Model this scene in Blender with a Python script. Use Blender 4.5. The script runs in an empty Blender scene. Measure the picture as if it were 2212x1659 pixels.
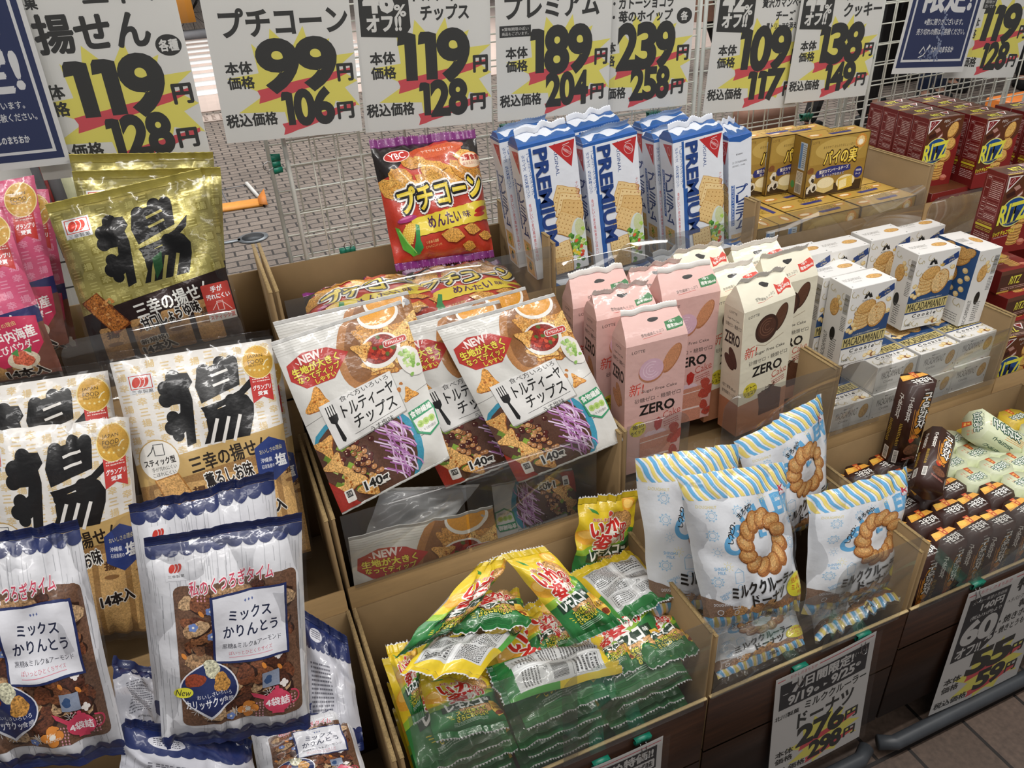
import bpy, math, random
import numpy as np
from mathutils import Vector, Matrix
from mathutils.geometry import tessellate_polygon

# ---------------------------------------------------------------- camera, world, lights, exposure
S = bpy.context.scene
COL = S.collection
H = 1.5                                   # the phone is held 1.5 m above the pavement
FOC, CX, CY = 1661.0, 1106.0, 829.5
def _n(v): return v / np.linalg.norm(v)
_vx = np.array([6100 - CX, -484 - CY, FOC]); _vz = np.array([1270 - CX, 3550 - CY, FOC])
_z = -_n(_vz); _x = _n(_vx); _x = _n(_x - _z * np.dot(_x, _z)); _y = np.cross(_z, _x)
RW = np.array([_x, _y, _z])               # camera axes (right, down, forward) -> world
cam_d = bpy.data.cameras.new('camera'); cam = bpy.data.objects.new('camera', cam_d); COL.objects.link(cam)
cam_d.sensor_width = 36; cam_d.lens = FOC * 36 / 2212; cam_d.clip_start = 0.02
_c = np.stack([RW[:, 0], -RW[:, 1], -RW[:, 2]], axis=1)
_m = Matrix([list(_c[i]) + [0] for i in range(3)] + [[0, 0, 0, 1]]); _m[2][3] = H
cam.matrix_world = _m
S.camera = cam
S.view_settings.view_transform = 'Standard'; S.view_settings.look = 'None'
S.view_settings.gamma = 1; S.view_settings.use_curve_mapping = False
S.view_settings.exposure = 0.0
S.cycles.transparent_max_bounces = 24; S.cycles.max_bounces = 6
w = bpy.data.worlds.new('sky'); S.world = w; w.use_nodes = True
w.node_tree.nodes['Background'].inputs[0].default_value = (0.95, 0.97, 1.0, 1)
w.node_tree.nodes['Background'].inputs[1].default_value = 0.23
def area(name, loc, size, sy, power, rot=(0, 0, 0), col=(1, 1, 1)):
    l = bpy.data.lights.new(name, 'AREA'); l.shape = 'RECTANGLE'; l.size = size; l.size_y = sy; l.energy = power; l.color = col
    o = bpy.data.objects.new(name, l); o.location = loc; o.rotation_euler = rot; COL.objects.link(o); return o
area('shop_ceiling_light', (0.1, 0.32, 2.75), 2.4, 0.10, 28, (math.radians(12), 0, 0), (1, .97, .93))
area('shop_ceiling_light', (1.9, 0.36, 2.75), 2.0, 0.10, 25, (math.radians(12), 0, 0), (1, .97, .93))
area('shop_ceiling_light', (0.6, -0.9, 2.75), 3.0, 0.25, 19, (math.radians(25), 0, 0), (1, .97, .94))
area('daylight_over_street', (2.5, 8.0, 7.5), 12, 8, 1350, (0, 0, 0), (1, .98, .96))

# ---------------------------------------------------------------- pixels to places
def ray(px, py): return RW @ np.array([(px - CX) / FOC, (py - CY) / FOC, 1.0])
def at(px, py, Y):
    d = ray(px, py); p = d * Y / d[1]; p[2] += H; return p
def atz(px, py, z):
    d = ray(px, py); p = d * (z - H) / d[2]; p[2] += H; return p
def quad(tl, tr, br, bl, yt, yb): return [at(*tl, yt), at(*tr, yt), at(*br, yb), at(*bl, yb)]

# ---------------------------------------------------------------- materials
def lin(c):
    if isinstance(c, str):
        c = [int(c[i:i + 2], 16) / 255 for i in (0, 2, 4)]
    return tuple(x / 12.92 if x <= .04045 else ((x + .055) / 1.055) ** 2.4 for x in c)
def newmat(name):
    m = bpy.data.materials.new(name); m.use_nodes = True
    return m, m.node_tree, m.node_tree.nodes['Principled BSDF']
def nd(t, kind, **kw):
    n = t.nodes.new(kind)
    for k, v in kw.items():
        if k in n.inputs: n.inputs[k].default_value = v
        else: setattr(n, k, v)
    return n
def print_mat(name, rough, coat=0, metal=0, bump=0, bscale=60, spec=.5, crough=.08):
    m, t, b = newmat(name)
    a = nd(t, 'ShaderNodeAttribute', attribute_name='Col')
    tc = nd(t, 'ShaderNodeTexCoord')
    nz = nd(t, 'ShaderNodeTexNoise', Scale=420.0, Detail=3.0, Roughness=.65); t.links.new(tc.outputs['Object'], nz.inputs['Vector'])
    s = nd(t, 'ShaderNodeMath', operation='SUBTRACT'); s.inputs[1].default_value = .5; t.links.new(nz.outputs['Fac'], s.inputs[0])
    k = nd(t, 'ShaderNodeMath', operation='MULTIPLY'); t.links.new(s.outputs[0], k.inputs[0]); t.links.new(a.outputs['Alpha'], k.inputs[1])
    k2 = nd(t, 'ShaderNodeMath', operation='MULTIPLY_ADD'); t.links.new(k.outputs[0], k2.inputs[0]); k2.inputs[1].default_value = 4.5; k2.inputs[2].default_value = 1
    v = nd(t, 'ShaderNodeVectorMath', operation='SCALE'); t.links.new(a.outputs['Color'], v.inputs[0]); t.links.new(k2.outputs[0], v.inputs['Scale'])
    t.links.new(v.outputs[0], b.inputs['Base Color'])
    b.inputs['Roughness'].default_value = rough; b.inputs['Metallic'].default_value = metal
    b.inputs['Coat Weight'].default_value = coat; b.inputs['Coat Roughness'].default_value = crough
    b.inputs['Specular IOR Level'].default_value = spec
    if bump:
        n2 = nd(t, 'ShaderNodeTexNoise', Scale=float(bscale), Detail=3.0); t.links.new(tc.outputs['Object'], n2.inputs['Vector'])
        bp = nd(t, 'ShaderNodeBump', Strength=bump, Distance=.004); t.links.new(n2.outputs['Fac'], bp.inputs['Height'])
        t.links.new(bp.outputs[0], b.inputs['Normal'])
        if coat: t.links.new(bp.outputs[0], b.inputs['Coat Normal'])
    return m
def plain(name, col, rough=.5, metal=0, noise=0, nscale=40, bump=0, stretch=None, spec=.5):
    m, t, b = newmat(name)
    c = lin(col); b.inputs['Roughness'].default_value = rough; b.inputs['Metallic'].default_value = metal
    b.inputs['Specular IOR Level'].default_value = spec
    tc = nd(t, 'ShaderNodeTexCoord'); mp = nd(t, 'ShaderNodeMapping'); t.links.new(tc.outputs['Object'], mp.inputs[0])
    if stretch: mp.inputs['Scale'].default_value = stretch
    nz = nd(t, 'ShaderNodeTexNoise', Scale=float(nscale), Detail=5.0, Roughness=.6); t.links.new(mp.outputs[0], nz.inputs['Vector'])
    r = nd(t, 'ShaderNodeMapRange'); r.inputs['To Min'].default_value = 1 - noise; r.inputs['To Max'].default_value = 1 + noise
    r.inputs['From Min'].default_value = .25; r.inputs['From Max'].default_value = .75
    t.links.new(nz.outputs['Fac'], r.inputs['Value'])
    v = nd(t, 'ShaderNodeVectorMath', operation='SCALE'); v.inputs[0].default_value = c; t.links.new(r.outputs[0], v.inputs['Scale'])
    t.links.new(v.outputs[0], b.inputs['Base Color'])
    if bump:
        bp = nd(t, 'ShaderNodeBump', Strength=bump, Distance=.002); t.links.new(nz.outputs['Fac'], bp.inputs['Height']); t.links.new(bp.outputs[0], b.inputs['Normal'])
    return m
def clear(name, tint=(.96, .97, .97), refl=.09, rough=.06, bump=0, haze=.03, bscale=30, k=.6):
    m, t, b = newmat(name); t.nodes.remove(b); out = t.nodes['Material Output']
    tr = nd(t, 'ShaderNodeBsdfTransparent'); tr.inputs[0].default_value = (*tint, 1)
    gl = nd(t, 'ShaderNodeBsdfGlossy', Roughness=rough); df = nd(t, 'ShaderNodeBsdfDiffuse'); df.inputs[0].default_value = (.8, .8, .8, 1)
    lw = nd(t, 'ShaderNodeLayerWeight', Blend=.25)
    ml = nd(t, 'ShaderNodeMath', operation='MULTIPLY_ADD'); t.links.new(lw.outputs['Fresnel'], ml.inputs[0]); ml.inputs[1].default_value = k; ml.inputs[2].default_value = refl * .5
    x1 = nd(t, 'ShaderNodeMixShader'); x1.inputs[0].default_value = haze; t.links.new(tr.outputs[0], x1.inputs[1]); t.links.new(df.outputs[0], x1.inputs[2])
    x2 = nd(t, 'ShaderNodeMixShader'); t.links.new(ml.outputs[0], x2.inputs[0]); t.links.new(x1.outputs[0], x2.inputs[1]); t.links.new(gl.outputs[0], x2.inputs[2])
    t.links.new(x2.outputs[0], out.inputs[0])
    if bump:
        tc = nd(t, 'ShaderNodeTexCoord'); nz = nd(t, 'ShaderNodeTexNoise', Scale=float(bscale), Detail=2.0); t.links.new(tc.outputs['Object'], nz.inputs['Vector'])
        bp = nd(t, 'ShaderNodeBump', Strength=bump, Distance=.004); t.links.new(nz.outputs['Fac'], bp.inputs['Height']); t.links.new(bp.outputs[0], gl.inputs['Normal']); t.links.new(bp.outputs[0], lw.inputs['Normal'])
    return m
M = dict(
    film=print_mat('printed_film', .33, .55, 0, .35, 45), card=print_mat('printed_card', .42, .15), paper=print_mat('printed_paper', .75),
    foil=print_mat('gold_foil', .30, .35, .45, .45, 40), matte=print_mat('matte_film', .45, .3, 0, .3, 40), sky=print_mat('painted', .8),
    acrylic=clear('acrylic', (.955, .955, .945), .07, .05, 0, .025, k=.26), wrap=clear('clear_wrap', (.985, .985, .985), .05, .12, .6, .006, 35, k=.45), sleeve=clear('clear_sleeve', (.985, .985, .985), .03, .14, .3, .008, 9, k=.35),
    kraft=plain('kraft_card', '8C7048', .8, 0, .12, 14, .15, (1, 1, 6)), kraft_in=plain('kraft_inside', '7E6644', .85, 0, .1, 12, .1), corr=plain('corrugated_edge', '9A8258', .9, 0, .35, 260, .6),
    wire=plain('white_wire', 'D6D6CC', .45, 0, .06, 60), post=plain('white_post', 'CACCC6', .45, 0, .06, 30), green=plain('green_clip', '12705A', .35, 0, .05, 30), steel=plain('steel_wire', 'A0A0A0', .25, 1, .05, 30),
    bumper=plain('grey_rubber', '3A3D41', .45, 0, .15, 30), black=plain('black', '161616', .6, 0, .1, 30), white=plain('white_panel', 'D8D6D0', .6, 0, .05, 8), grey=plain('grey_panel', '77777A', .6, 0, .1, 10),
)

# ---------------------------------------------------------------- meshes
def tag(o, label=None, cat=None, group=None, kind=None):
    if label: o['label'] = label
    if cat: o['category'] = cat
    if group: o['group'] = group
    if kind: o['kind'] = kind
    return o
def empty(name, loc, label=None, cat=None, group=None):
    o = bpy.data.objects.new(name, None); COL.objects.link(o); o.location = Vector([float(x) for x in loc]); o.empty_display_size = .02
    return tag(o, label, cat, group)
def raw_mesh(name, V, F, cols=None, normals=None, smooth=False):
    """V: n x 3, F: list of index lists, cols: per face rgba"""
    m = bpy.data.meshes.new(name)
    V = np.asarray(V, dtype=np.float32); lt = np.array([len(f) for f in F], dtype=np.int32)
    li = np.concatenate([np.asarray(f, dtype=np.int32) for f in F]) if len(F) else np.zeros(0, np.int32)
    m.vertices.add(len(V)); m.vertices.foreach_set('co', V.ravel())
    m.loops.add(len(li)); m.loops.foreach_set('vertex_index', li)
    m.polygons.add(len(lt)); m.polygons.foreach_set('loop_start', np.concatenate([[0], np.cumsum(lt)[:-1]]).astype(np.int32)); m.polygons.foreach_set('loop_total', lt)
    m.update(calc_edges=True)
    if cols is not None:
        a = m.attributes.new('Col', 'FLOAT_COLOR', 'FACE'); a.data.foreach_set('color', np.asarray(cols, dtype=np.float32).ravel())
    if smooth or normals is not None: m.polygons.foreach_set('use_smooth', [True] * len(lt))
    if normals is not None: m.normals_split_custom_set_from_vertices(np.asarray(normals, dtype=np.float32).tolist())
    return m
def mobj(name, mesh, mat, parent=None, loc=None, rel=True):
    o = bpy.data.objects.new(name, mesh); COL.objects.link(o)
    if mat is not None and not mesh.materials: mesh.materials.append(mat)
    if loc is not None: o.location = Vector([float(x) for x in loc])
    if parent is not None:
        o.parent = parent
    return o
class MB:
    """collects solids, in world coordinates or local ones, into ONE mesh"""
    def __init__(s): s.V = []; s.F = []; s.C = []
    def add(s, V, F, c=None):
        b = len(s.V); s.V += [tuple(map(float, v)) for v in V]; s.F += [[i + b for i in f] for f in F]; s.C += [c or (.5, .5, .5, 0)] * len(F); return s
    def box(s, lo, hi, c=None, R=None, o=(0, 0, 0)):
        x0, y0, z0 = lo; x1, y1, z1 = hi
        V = [(x0, y0, z0), (x1, y0, z0), (x1, y1, z0), (x0, y1, z0), (x0, y0, z1), (x1, y0, z1), (x1, y1, z1), (x0, y1, z1)]
        if R is not None: V = [tuple(np.array(R) @ np.array(v) + np.array(o)) for v in V]
        return s.add(V, [[0, 3, 2, 1], [4, 5, 6, 7], [0, 1, 5, 4], [1, 2, 6, 5], [2, 3, 7, 6], [3, 0, 4, 7]], c)
    def slab(s, q, t, c=None):
        """a quad (4 points, any plane) given thickness t along its normal"""
        q = [np.array(p, float) for p in q]; n = _n(np.cross(q[1] - q[0], q[3] - q[0])) * t
        V = q + [p - n for p in q]
        return s.add(V, [[0, 1, 2, 3], [7, 6, 5, 4], [0, 4, 5, 1], [1, 5, 6, 2], [2, 6, 7, 3], [3, 7, 4, 0]], c)
    def tube(s, pts, r, n=6, c=None, closed=False, rs=None):
        pts = [np.array(p, float) for p in pts]; V = []; F = []; N = len(pts); up = None
        for i, p in enumerate(pts):
            a = pts[i - 1] if (i or closed) else p; b = pts[(i + 1) % N] if (i < N - 1 or closed) else p
            d = _n(b - a)
            if up is None:
                up = np.cross(d, [0, 0, 1.0]); 
                if np.linalg.norm(up) < .1: up = np.cross(d, [0, 1.0, 0])
            up = _n(up - d * np.dot(up, d)); w2 = np.cross(d, up); rr = rs[i] if rs else r
            V += [p + rr * (math.cos(2 * math.pi * k / n) * up + math.sin(2 * math.pi * k / n) * w2) for k in range(n)]
        for i in range(N if closed else N - 1):
            for k in range(n):
                a, b = i * n + k, i * n + (k + 1) % n; c2, d2 = ((i + 1) % N) * n + k, ((i + 1) % N) * n + (k + 1) % n
                F.append([a, b, d2, c2])
        if not closed: F += [list(range(n))[::-1], [(N - 1) * n + k for k in range(n)]]
        return s.add(V, F, c)
    def build(s, name, mat, parent=None, origin=None, smooth=False, bevel=0):
        V = np.array(s.V); o0 = np.array(origin if origin is not None else ([0, 0, 0] if parent is None else list(parent.location)), float)
        m = raw_mesh(name, V - o0, s.F, s.C, smooth=smooth)
        o = mobj(name, m, mat, parent, None if parent is not None else o0)
        if bevel:
            b = o.modifiers.new('bevel', 'BEVEL'); b.width = bevel; b.segments = 2; b.limit_method = 'ANGLE'
        return o

# ---------------------------------------------------------------- flat artwork made of polygons
_tx = {}
def glyphs(s, b, res=2):
    """outline of a string as triangles: points, faces, copy number of each point"""
    k = (s, b, res)
    if k not in _tx and ((b > .012 and any(ord(c) > 0x4DFF for c in s)) or (b > .055 and any(ord(c) > 0x2FFF for c in s))):      # dense characters: several shifted copies read better than an offset outline
        V, T, _ = glyphs(s, 0.0, res); n = 12 if b > .09 else 8 if b > .05 else 6; P = []; Q = []
        for i in range(n):
            P.append(V + b * np.array([math.cos(6.2832 * i / n), math.sin(6.2832 * i / n)])); Q.append(T + len(V) * i)
        _tx[k] = (np.concatenate(P), np.concatenate(Q), np.repeat(np.arange(n), len(V)))
    if k not in _tx:
        c = bpy.data.curves.new('t', 'FONT'); c.body = s; c.size = 1; c.offset = b; c.resolution_u = res; c.fill_mode = 'FRONT'
        o = bpy.data.objects.new('t', c)
        m = bpy.data.meshes.new_from_object(o)
        V = np.zeros(len(m.vertices) * 3, np.float32); m.vertices.foreach_get('co', V); V = V.reshape(-1, 3)[:, :2].astype(float)
        m.calc_loop_triangles(); T = np.zeros(len(m.loop_triangles) * 3, np.int32); m.loop_triangles.foreach_get('vertices', T)
        V[:, 1] *= -1
        _tx[k] = (V, T.reshape(-1, 3), np.zeros(len(V))); bpy.data.meshes.remove(m); bpy.data.objects.remove(o); bpy.data.curves.remove(c)
    return _tx[k]
class Art:
    G = 110
    def __init__(s, W, Hh, bg, n=0): s.W, s.H = W, Hh; s.e = []; s.h = np.zeros((s.G, s.G), int); s.bg = (*lin(bg), n); s.rng = random.Random(5)
    def add(s, V, T, col, n=0, sub=None):
        V = np.asarray(V, float); T = np.asarray(T, int)
        if not len(T): return s
        V = np.clip(V, [0, 0], [s.W, s.H])
        P = V[T]; lo = np.clip((P.min(1) / [s.W, s.H] * s.G).astype(int), 0, s.G - 1); hi = np.clip((P.max(1) / [s.W, s.H] * s.G).astype(int), 0, s.G - 1)
        L = 0
        for a, b in zip(lo, hi): L = max(L, s.h[a[0]:b[0] + 1, a[1]:b[1] + 1].max())
        L += 1; Lv = np.full(len(V), float(L))
        if sub is not None and len(sub) and sub.max() > 0: Lv = L + .15 * sub; L += int(math.ceil(.15 * sub.max()))
        for a, b in zip(lo, hi): s.h[a[0]:b[0] + 1, a[1]:b[1] + 1] = L
        s.e.append((V, T, (*lin(col), n), Lv)); return s
    def poly(s, pts, col, n=0):
        T = tessellate_polygon([[Vector((p[0], p[1], 0)) for p in pts]])
        return s.add(pts, T, col, n)
    def rect(s, x0, y0, x1, y1, col, n=0, r=0):
        if r:
            P = []
            for cx, cy, a0 in ((x1 - r, y0 + r, -90), (x1 - r, y1 - r, 0), (x0 + r, y1 - r, 90), (x0 + r, y0 + r, 180)):
                for k in range(5):
                    a = math.radians(a0 + k * 22.5); P.append((cx + r * math.cos(a), cy + r * math.sin(a)))
            return s.poly(P, col, n)
        return s.poly([(x0, y0), (x1, y0), (x1, y1), (x0, y1)], col, n)
    def ell(s, cx, cy, rx, ry=None, col='000000', n=0, rot=0, k=28, a0=0, a1=360):
        ry = rx if ry is None else ry; c, d = math.cos(math.radians(rot)), math.sin(math.radians(rot)); P = []
        for i in range(k if a1 - a0 == 360 else k + 1):
            a = math.radians(a0 + (a1 - a0) * i / k); x, y = rx * math.cos(a), ry * math.sin(a); P.append((cx + x * c - y * d, cy + x * d + y * c))
        return s.poly(P, col, n)
    def ring(s, cx, cy, r0, r1, col, ay=1, k=26, n=0, a0=0, a1=360):
        V = []; T = []
        for i in range(k + 1):
            a = math.radians(a0 + (a1 - a0) * i / k); V += [(cx + r0 * math.cos(a), cy + ay * r0 * math.sin(a)), (cx + r1 * math.cos(a), cy + ay * r1 * math.sin(a))]
        for i in range(k): T += [(2 * i, 2 * i + 1, 2 * i + 2), (2 * i + 1, 2 * i + 3, 2 * i + 2)]
        return s.add(V, T, col, n)
    def line(s, pts, wd, col, n=0, w1=None):
        pts = [np.array(p, float) for p in pts]; L = []; R = []
        for i, p in enumerate(pts):
            d = (pts[min(i + 1, len(pts) - 1)] - pts[max(i - 1, 0)]); d = d / (np.hypot(*d) + 1e-9); nn = np.array([-d[1], d[0]])
            hw = (wd + ((w1 if w1 is not None else wd) - wd) * i / (len(pts) - 1)) / 2; L.append(p + nn * hw); R.append(p - nn * hw)
        V = L + R; N = len(pts); T = []
        for i in range(N - 1): T += [(i, i + 1, N + i), (i + 1, N + i + 1, N + i)]
        return s.add(V, T, col, n)
    def arctext(s, t, cx, cy, r, a0, a1, h, col, b=.02, ay=1, up=90):
        for i, ch in enumerate(t):
            a = math.radians(a0 + (a1 - a0) * (i + .5) / len(t)); x, y = cx + r * math.cos(a), cy + ay * r * math.sin(a)
            if ch in '、。': s.ell(x, y, h * .12, None, col); continue
            s.text(ch, x - h * .42, y - h / 2, x + h * .42, y + h / 2, col, b=b, rot=math.degrees(a) + up)
        return s
    def frame(s, x0, y0, x1, y1, wd, col):
        h = wd / 2
        for a in (((x0 - h, y0), (x1 + h, y0)), ((x0 - h, y1), (x1 + h, y1)), ((x0, y0), (x0, y1)), ((x1, y0), (x1, y1))): s.line(a, wd, col)
        return s
    def star(s, cx, cy, r0, r1, k, col, rot=0, ay=1, jit=0, n=0):
        P = []
        for i in range(2 * k):
            r = (r1 if i % 2 == 0 else r0) * (1 + jit * (s.rng.random() - .5)); a = math.radians(rot + 180 * i / k); P.append((cx + r * math.cos(a), cy + ay * r * math.sin(a)))
        return s.poly(P, col, n)
    def text(s, t, x0, y0, x1=None, y1=None, col='000000', b=.02, h=None, ol=(), rot=0, sh=0, vert=False, arc=0, gap=1.0):
        """fit t into the box; with h only (height), keep its own aspect from the left edge x0; ol: [(extra bold, colour)...] from the outside in"""
        if vert:
            n = len(t); hh = (y1 - y0) / n
            for i, ch in enumerate(t):
                if ch == ' ': continue
                if ch == 'ー': s.rect((x0 + x1) / 2 - (x1 - x0) * .07, y0 + hh * (i + .08), (x0 + x1) / 2 + (x1 - x0) * .07, y0 + hh * (i + .92), col)
                else: s.text(ch, x0, y0 + hh * (i + .05), x1, y0 + hh * (i + .95), col, b, ol=ol)
            return s
        V0, T, _ = glyphs(t, 0.0)
        if not len(T): return s
        lo, hi = V0.min(0), V0.max(0); d = np.maximum(hi - lo, 1e-6)
        if h is not None: y1 = y0 + h
        sy = (y1 - y0) / d[1]; sx = sy * gap if x1 is None else (x1 - x0) / d[0]
        w2 = d[0] * sx; cxy = np.array([x0 + w2 / 2, (y0 + y1) / 2])
        if abs(y1 - y0) < s.H * .035 and b <= .02: b = 0.0
        for bb, cc in list(ol) + [(b, col)]:
            V, T, sb = glyphs(t, round(bb, 3), 5 if abs(y1 - y0) > s.H * .11 else 2); P = (V - (lo + hi) / 2) * [sx, sy]
            if arc:
                R = w2 / math.radians(arc); th = P[:, 0] / R; rr = R - P[:, 1]
                P = np.stack([rr * np.sin(th), R - rr * np.cos(th)], 1)
            if sh: P[:, 0] -= sh * P[:, 1]
            if rot:
                a = math.radians(rot); P = P @ np.array([[math.cos(a), math.sin(a)], [-math.sin(a), math.cos(a)]])
            s.add(P + cxy, T, cc, 0, sb)
        return s
    def fine(s, x0, y0, x1, y1, rows, col, rot=0, frac=.45):
        """print too small to read in the photograph: rows of short dashes"""
        V = []; T = []; hh = (y1 - y0) / rows; r = s.rng
        for i in range(rows):
            x = x0; y = y0 + hh * i
            while x < x1 - hh * .4:
                wv = min(hh * (.35 + r.random() * .5), x1 - x); k = len(V)
                V += [(x, y), (x + wv, y), (x + wv, y + hh * frac), (x, y + hh * frac)]; T += [(k, k + 1, k + 2), (k, k + 2, k + 3)]; x += wv + hh * .18 * (1 + (r.random() < .1) * 2)
        V = np.array(V)
        if rot:
            c = np.array([(x0 + x1) / 2, (y0 + y1) / 2]); a = math.radians(rot); V = (V - c) @ np.array([[math.cos(a), math.sin(a)], [-math.sin(a), math.cos(a)]]) + c
        return s.add(V, T, col)
    def bars(s, x0, y0, x1, y1, col='101010', vert=True):
        V = []; T = []; r = s.rng; x = x0 if vert else y0; e = x1 if vert else y1; u = (e - x) / 45
        while x < e:
            wv = u * r.choice([.6, .6, 1.2]); k = len(V)
            V += [(x, y0), (x + wv, y0), (x + wv, y1), (x, y1)] if vert else [(x0, x), (x1, x), (x1, x + wv), (x0, x + wv)]
            T += [(k, k + 1, k + 2), (k, k + 2, k + 3)]; x += wv + u * r.choice([.5, .9, 1.1])
        return s.add(V, T, col)
    def blob(s, cx, cy, r, col, n=0, k=9, jit=.3, ay=1, rot=0):
        P = []; c, d = math.cos(math.radians(rot)), math.sin(math.radians(rot))
        ph = [s.rng.random() * 6.28 for _ in range(3)]
        for i in range(2 * k):
            a = math.pi * i / k; rr = r * (1 + jit * (.5 * math.sin(2 * a + ph[0]) + .3 * math.sin(3 * a + ph[1]) + .2 * math.sin(5 * a + ph[2]))); x, y = rr * math.cos(a), ay * rr * math.sin(a)
            P.append((cx + x * c - y * d, cy + x * d + y * c))
        return s.poly(P, col, n)
    # ---- mapped onto a flat rectangle: P0 corner of (0,0), U and Wd edge vectors, Nn outward normal
    def flat(s, P0, U, D, Nn, step=3.5e-5, base=5e-5):
        Vs = []; Fs = []; Cs = []; o = 0; P0, U, D, Nn = [np.array(x, float) for x in (P0, U, D, Nn)]
        for V, T, c, L in s.e:
            Vs.append(P0 + np.outer(V[:, 0] / s.W, U) + np.outer(V[:, 1] / s.H, D) + np.outer(base + step * L, Nn)); a, b, cc = T.T
            # orient along the normal
            e1 = U / s.W; e2 = D / s.H; k = Vs[-1][T]; nn = np.cross(k[:, 1] - k[:, 0], k[:, 2] - k[:, 0]) @ Nn; T2 = np.where((nn < 0)[:, None], T[:, ::-1], T)
            Fs.append(T2 + o); o += len(V); Cs.append(np.tile(c, (len(T), 1)))
        return (np.concatenate(Vs), np.concatenate(Fs), np.concatenate(Cs)) if Vs else (np.zeros((0, 3)), np.zeros((0, 3), int), np.zeros((0, 4)))
    # ---- cut along a grid so that it can lie on a curved surface; returns (x, y, layer), faces, colours in grid units
    def cut(s, nu, nv):
        key = (nu, nv)
        if getattr(s, '_cut', {}).get(key): return s._cut[key]
        X = []; F = []; C = []; n = 0
        def split(polys, f):
            out = []
            for p in polys:
                vals = [f(q) for q in p]; a, b = min(vals), max(vals); k0, k1 = math.floor(a + 1e-7) + 1, math.ceil(b - 1e-7) - 1
                if k1 < k0: out.append(p); continue
                rest = p
                for k in range(k0, k1 + 1):
                    lo = []; hi = []; m = len(rest); vv = [f(q) - k for q in rest]
                    for i in range(m):
                        q, r, fq, fr = rest[i], rest[(i + 1) % m], vv[i], vv[(i + 1) % m]
                        if fq <= 1e-9: lo.append(q)
                        if fq >= -1e-9: hi.append(q)
                        if (fq < -1e-9 and fr > 1e-9) or (fq > 1e-9 and fr < -1e-9):
                            t = fq / (fq - fr); z = (q[0] + (r[0] - q[0]) * t, q[1] + (r[1] - q[1]) * t); lo.append(z); hi.append(z)
                    if len(lo) > 2: out.append(lo)
                    rest = hi
                    if len(rest) < 3: break
                if len(rest) > 2: out.append(rest)
            return out
        for V, T, c, L in s.e:
            G = V / [s.W, s.H] * [nu, nv]
            for t in T:
                p = [tuple(G[i]) for i in t]
                ar = (p[1][0] - p[0][0]) * (p[2][1] - p[0][1]) - (p[2][0] - p[0][0]) * (p[1][1] - p[0][1])
                if abs(ar) < 1e-7: continue
                if ar > 0: p = p[::-1]      # y runs down: this is the side that faces out
                for q in split(split(split([p], lambda z: z[0]), lambda z: z[1]), lambda z: z[0] - z[1]):
                    F.append(list(range(n, n + len(q)))); n += len(q); X += [(a, b, L[t[0]]) for a, b in q]; C.append(c)
        r = (np.array(X).reshape(-1, 3), F, C)
        if not hasattr(s, '_cut'): s._cut = {}
        s._cut[key] = r; return r

# ---------------------------------------------------------------- bags
def field(nu, nv, T, seed, pleat=.003, crease=.0025, ncr=9, topflat=.0, botflat=.0, pw=2.6, lean=0, vp=3.2):
    r = np.random.RandomState(seed); u, v = np.meshgrid(np.linspace(0, 1, nu + 1), np.linspace(0, 1, nv + 1), indexing='ij')
    fu = np.clip(1 - np.abs(2 * u - 1) ** pw, 0, 1) ** .62; vv = np.clip((v - topflat) / (1 - topflat - botflat), 0, 1); fv = np.clip(1 - np.abs(2 * vv - 1) ** vp, 0, 1) ** .7
    h = T * fu * fv * (1 + .25 * lean * (2 * v - 1))
    for k in range(5):
        f = r.uniform(4, 13); p1, p2 = r.uniform(0, 6.28, 2); a, b = r.uniform(.3, 1, 2)
        h += pleat * a * np.sin(f * 6.28 * u + p1 + 3 * v) * np.exp(-v / .13) * .5 + pleat * b * np.sin(f * 6.28 * u + p2 - 3 * v) * np.exp(-(1 - v) / .13) * .5
    for k in range(ncr):
        u0, v0 = r.uniform(0, 1, 2); th = r.uniform(0, math.pi); du, dv = (u - u0) * math.cos(th) + (v - v0) * math.sin(th), -(u - u0) * math.sin(th) + (v - v0) * math.cos(th)
        wd = r.uniform(.025, .07); ln = r.uniform(.12, .4); h += crease * r.choice([-1, 1]) * r.uniform(.4, 1) * np.exp(-(dv / wd) ** 2 - (du / ln) ** 2)
    for k in range(3):
        f1, f2 = r.uniform(1, 3, 2); h += crease * .5 * np.sin(6.28 * f1 * u + r.uniform(0, 6)) * np.sin(6.28 * f2 * v + r.uniform(0, 6))
    return h
def surf(P, hgt, nu, nv, waist=.02, bow=0):
    TL, TR, BR, BL = [np.array(p, float) for p in P]
    u, v = np.meshgrid(np.linspace(0, 1, nu + 1), np.linspace(0, 1, nv + 1), indexing='ij'); u2 = .5 + (u - .5) * (1 - waist * np.sin(np.pi * v))
    a, b = u2[..., None], v[..., None]
    Q = TL * (1 - a) * (1 - b) + TR * a * (1 - b) + BR * a * b + BL * (1 - a) * b
    n = _n(np.cross((TR + BR) - (TL + BL), (TL + TR) - (BL + BR)))
    if bow: Q = Q + n * (bow * np.sin(np.pi * u) * (1 - v))[..., None]
    return Q + n * hgt[..., None], n
def vnorm(X):
    du = np.gradient(X, axis=0); dv = np.gradient(X, axis=1); n = np.cross(dv, du); return n / (np.linalg.norm(n, axis=2, keepdims=True) + 1e-12)
def tri_interp(A, x, y, nu, nv):
    i = np.clip(np.floor(x + 1e-6).astype(int), 0, nu - 1); j = np.clip(np.floor(y + 1e-6).astype(int), 0, nv - 1)
    fx = np.clip(x - i, 0, 1)[:, None]; fy = np.clip(y - j, 0, 1)[:, None]; a, b, c, d = A[i, j], A[i + 1, j], A[i + 1, j + 1], A[i, j + 1]
    return np.where(fx >= fy, a + (b - a) * fx + (c - b) * fy, a + (c - d) * fx + (d - a) * fy)
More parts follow.
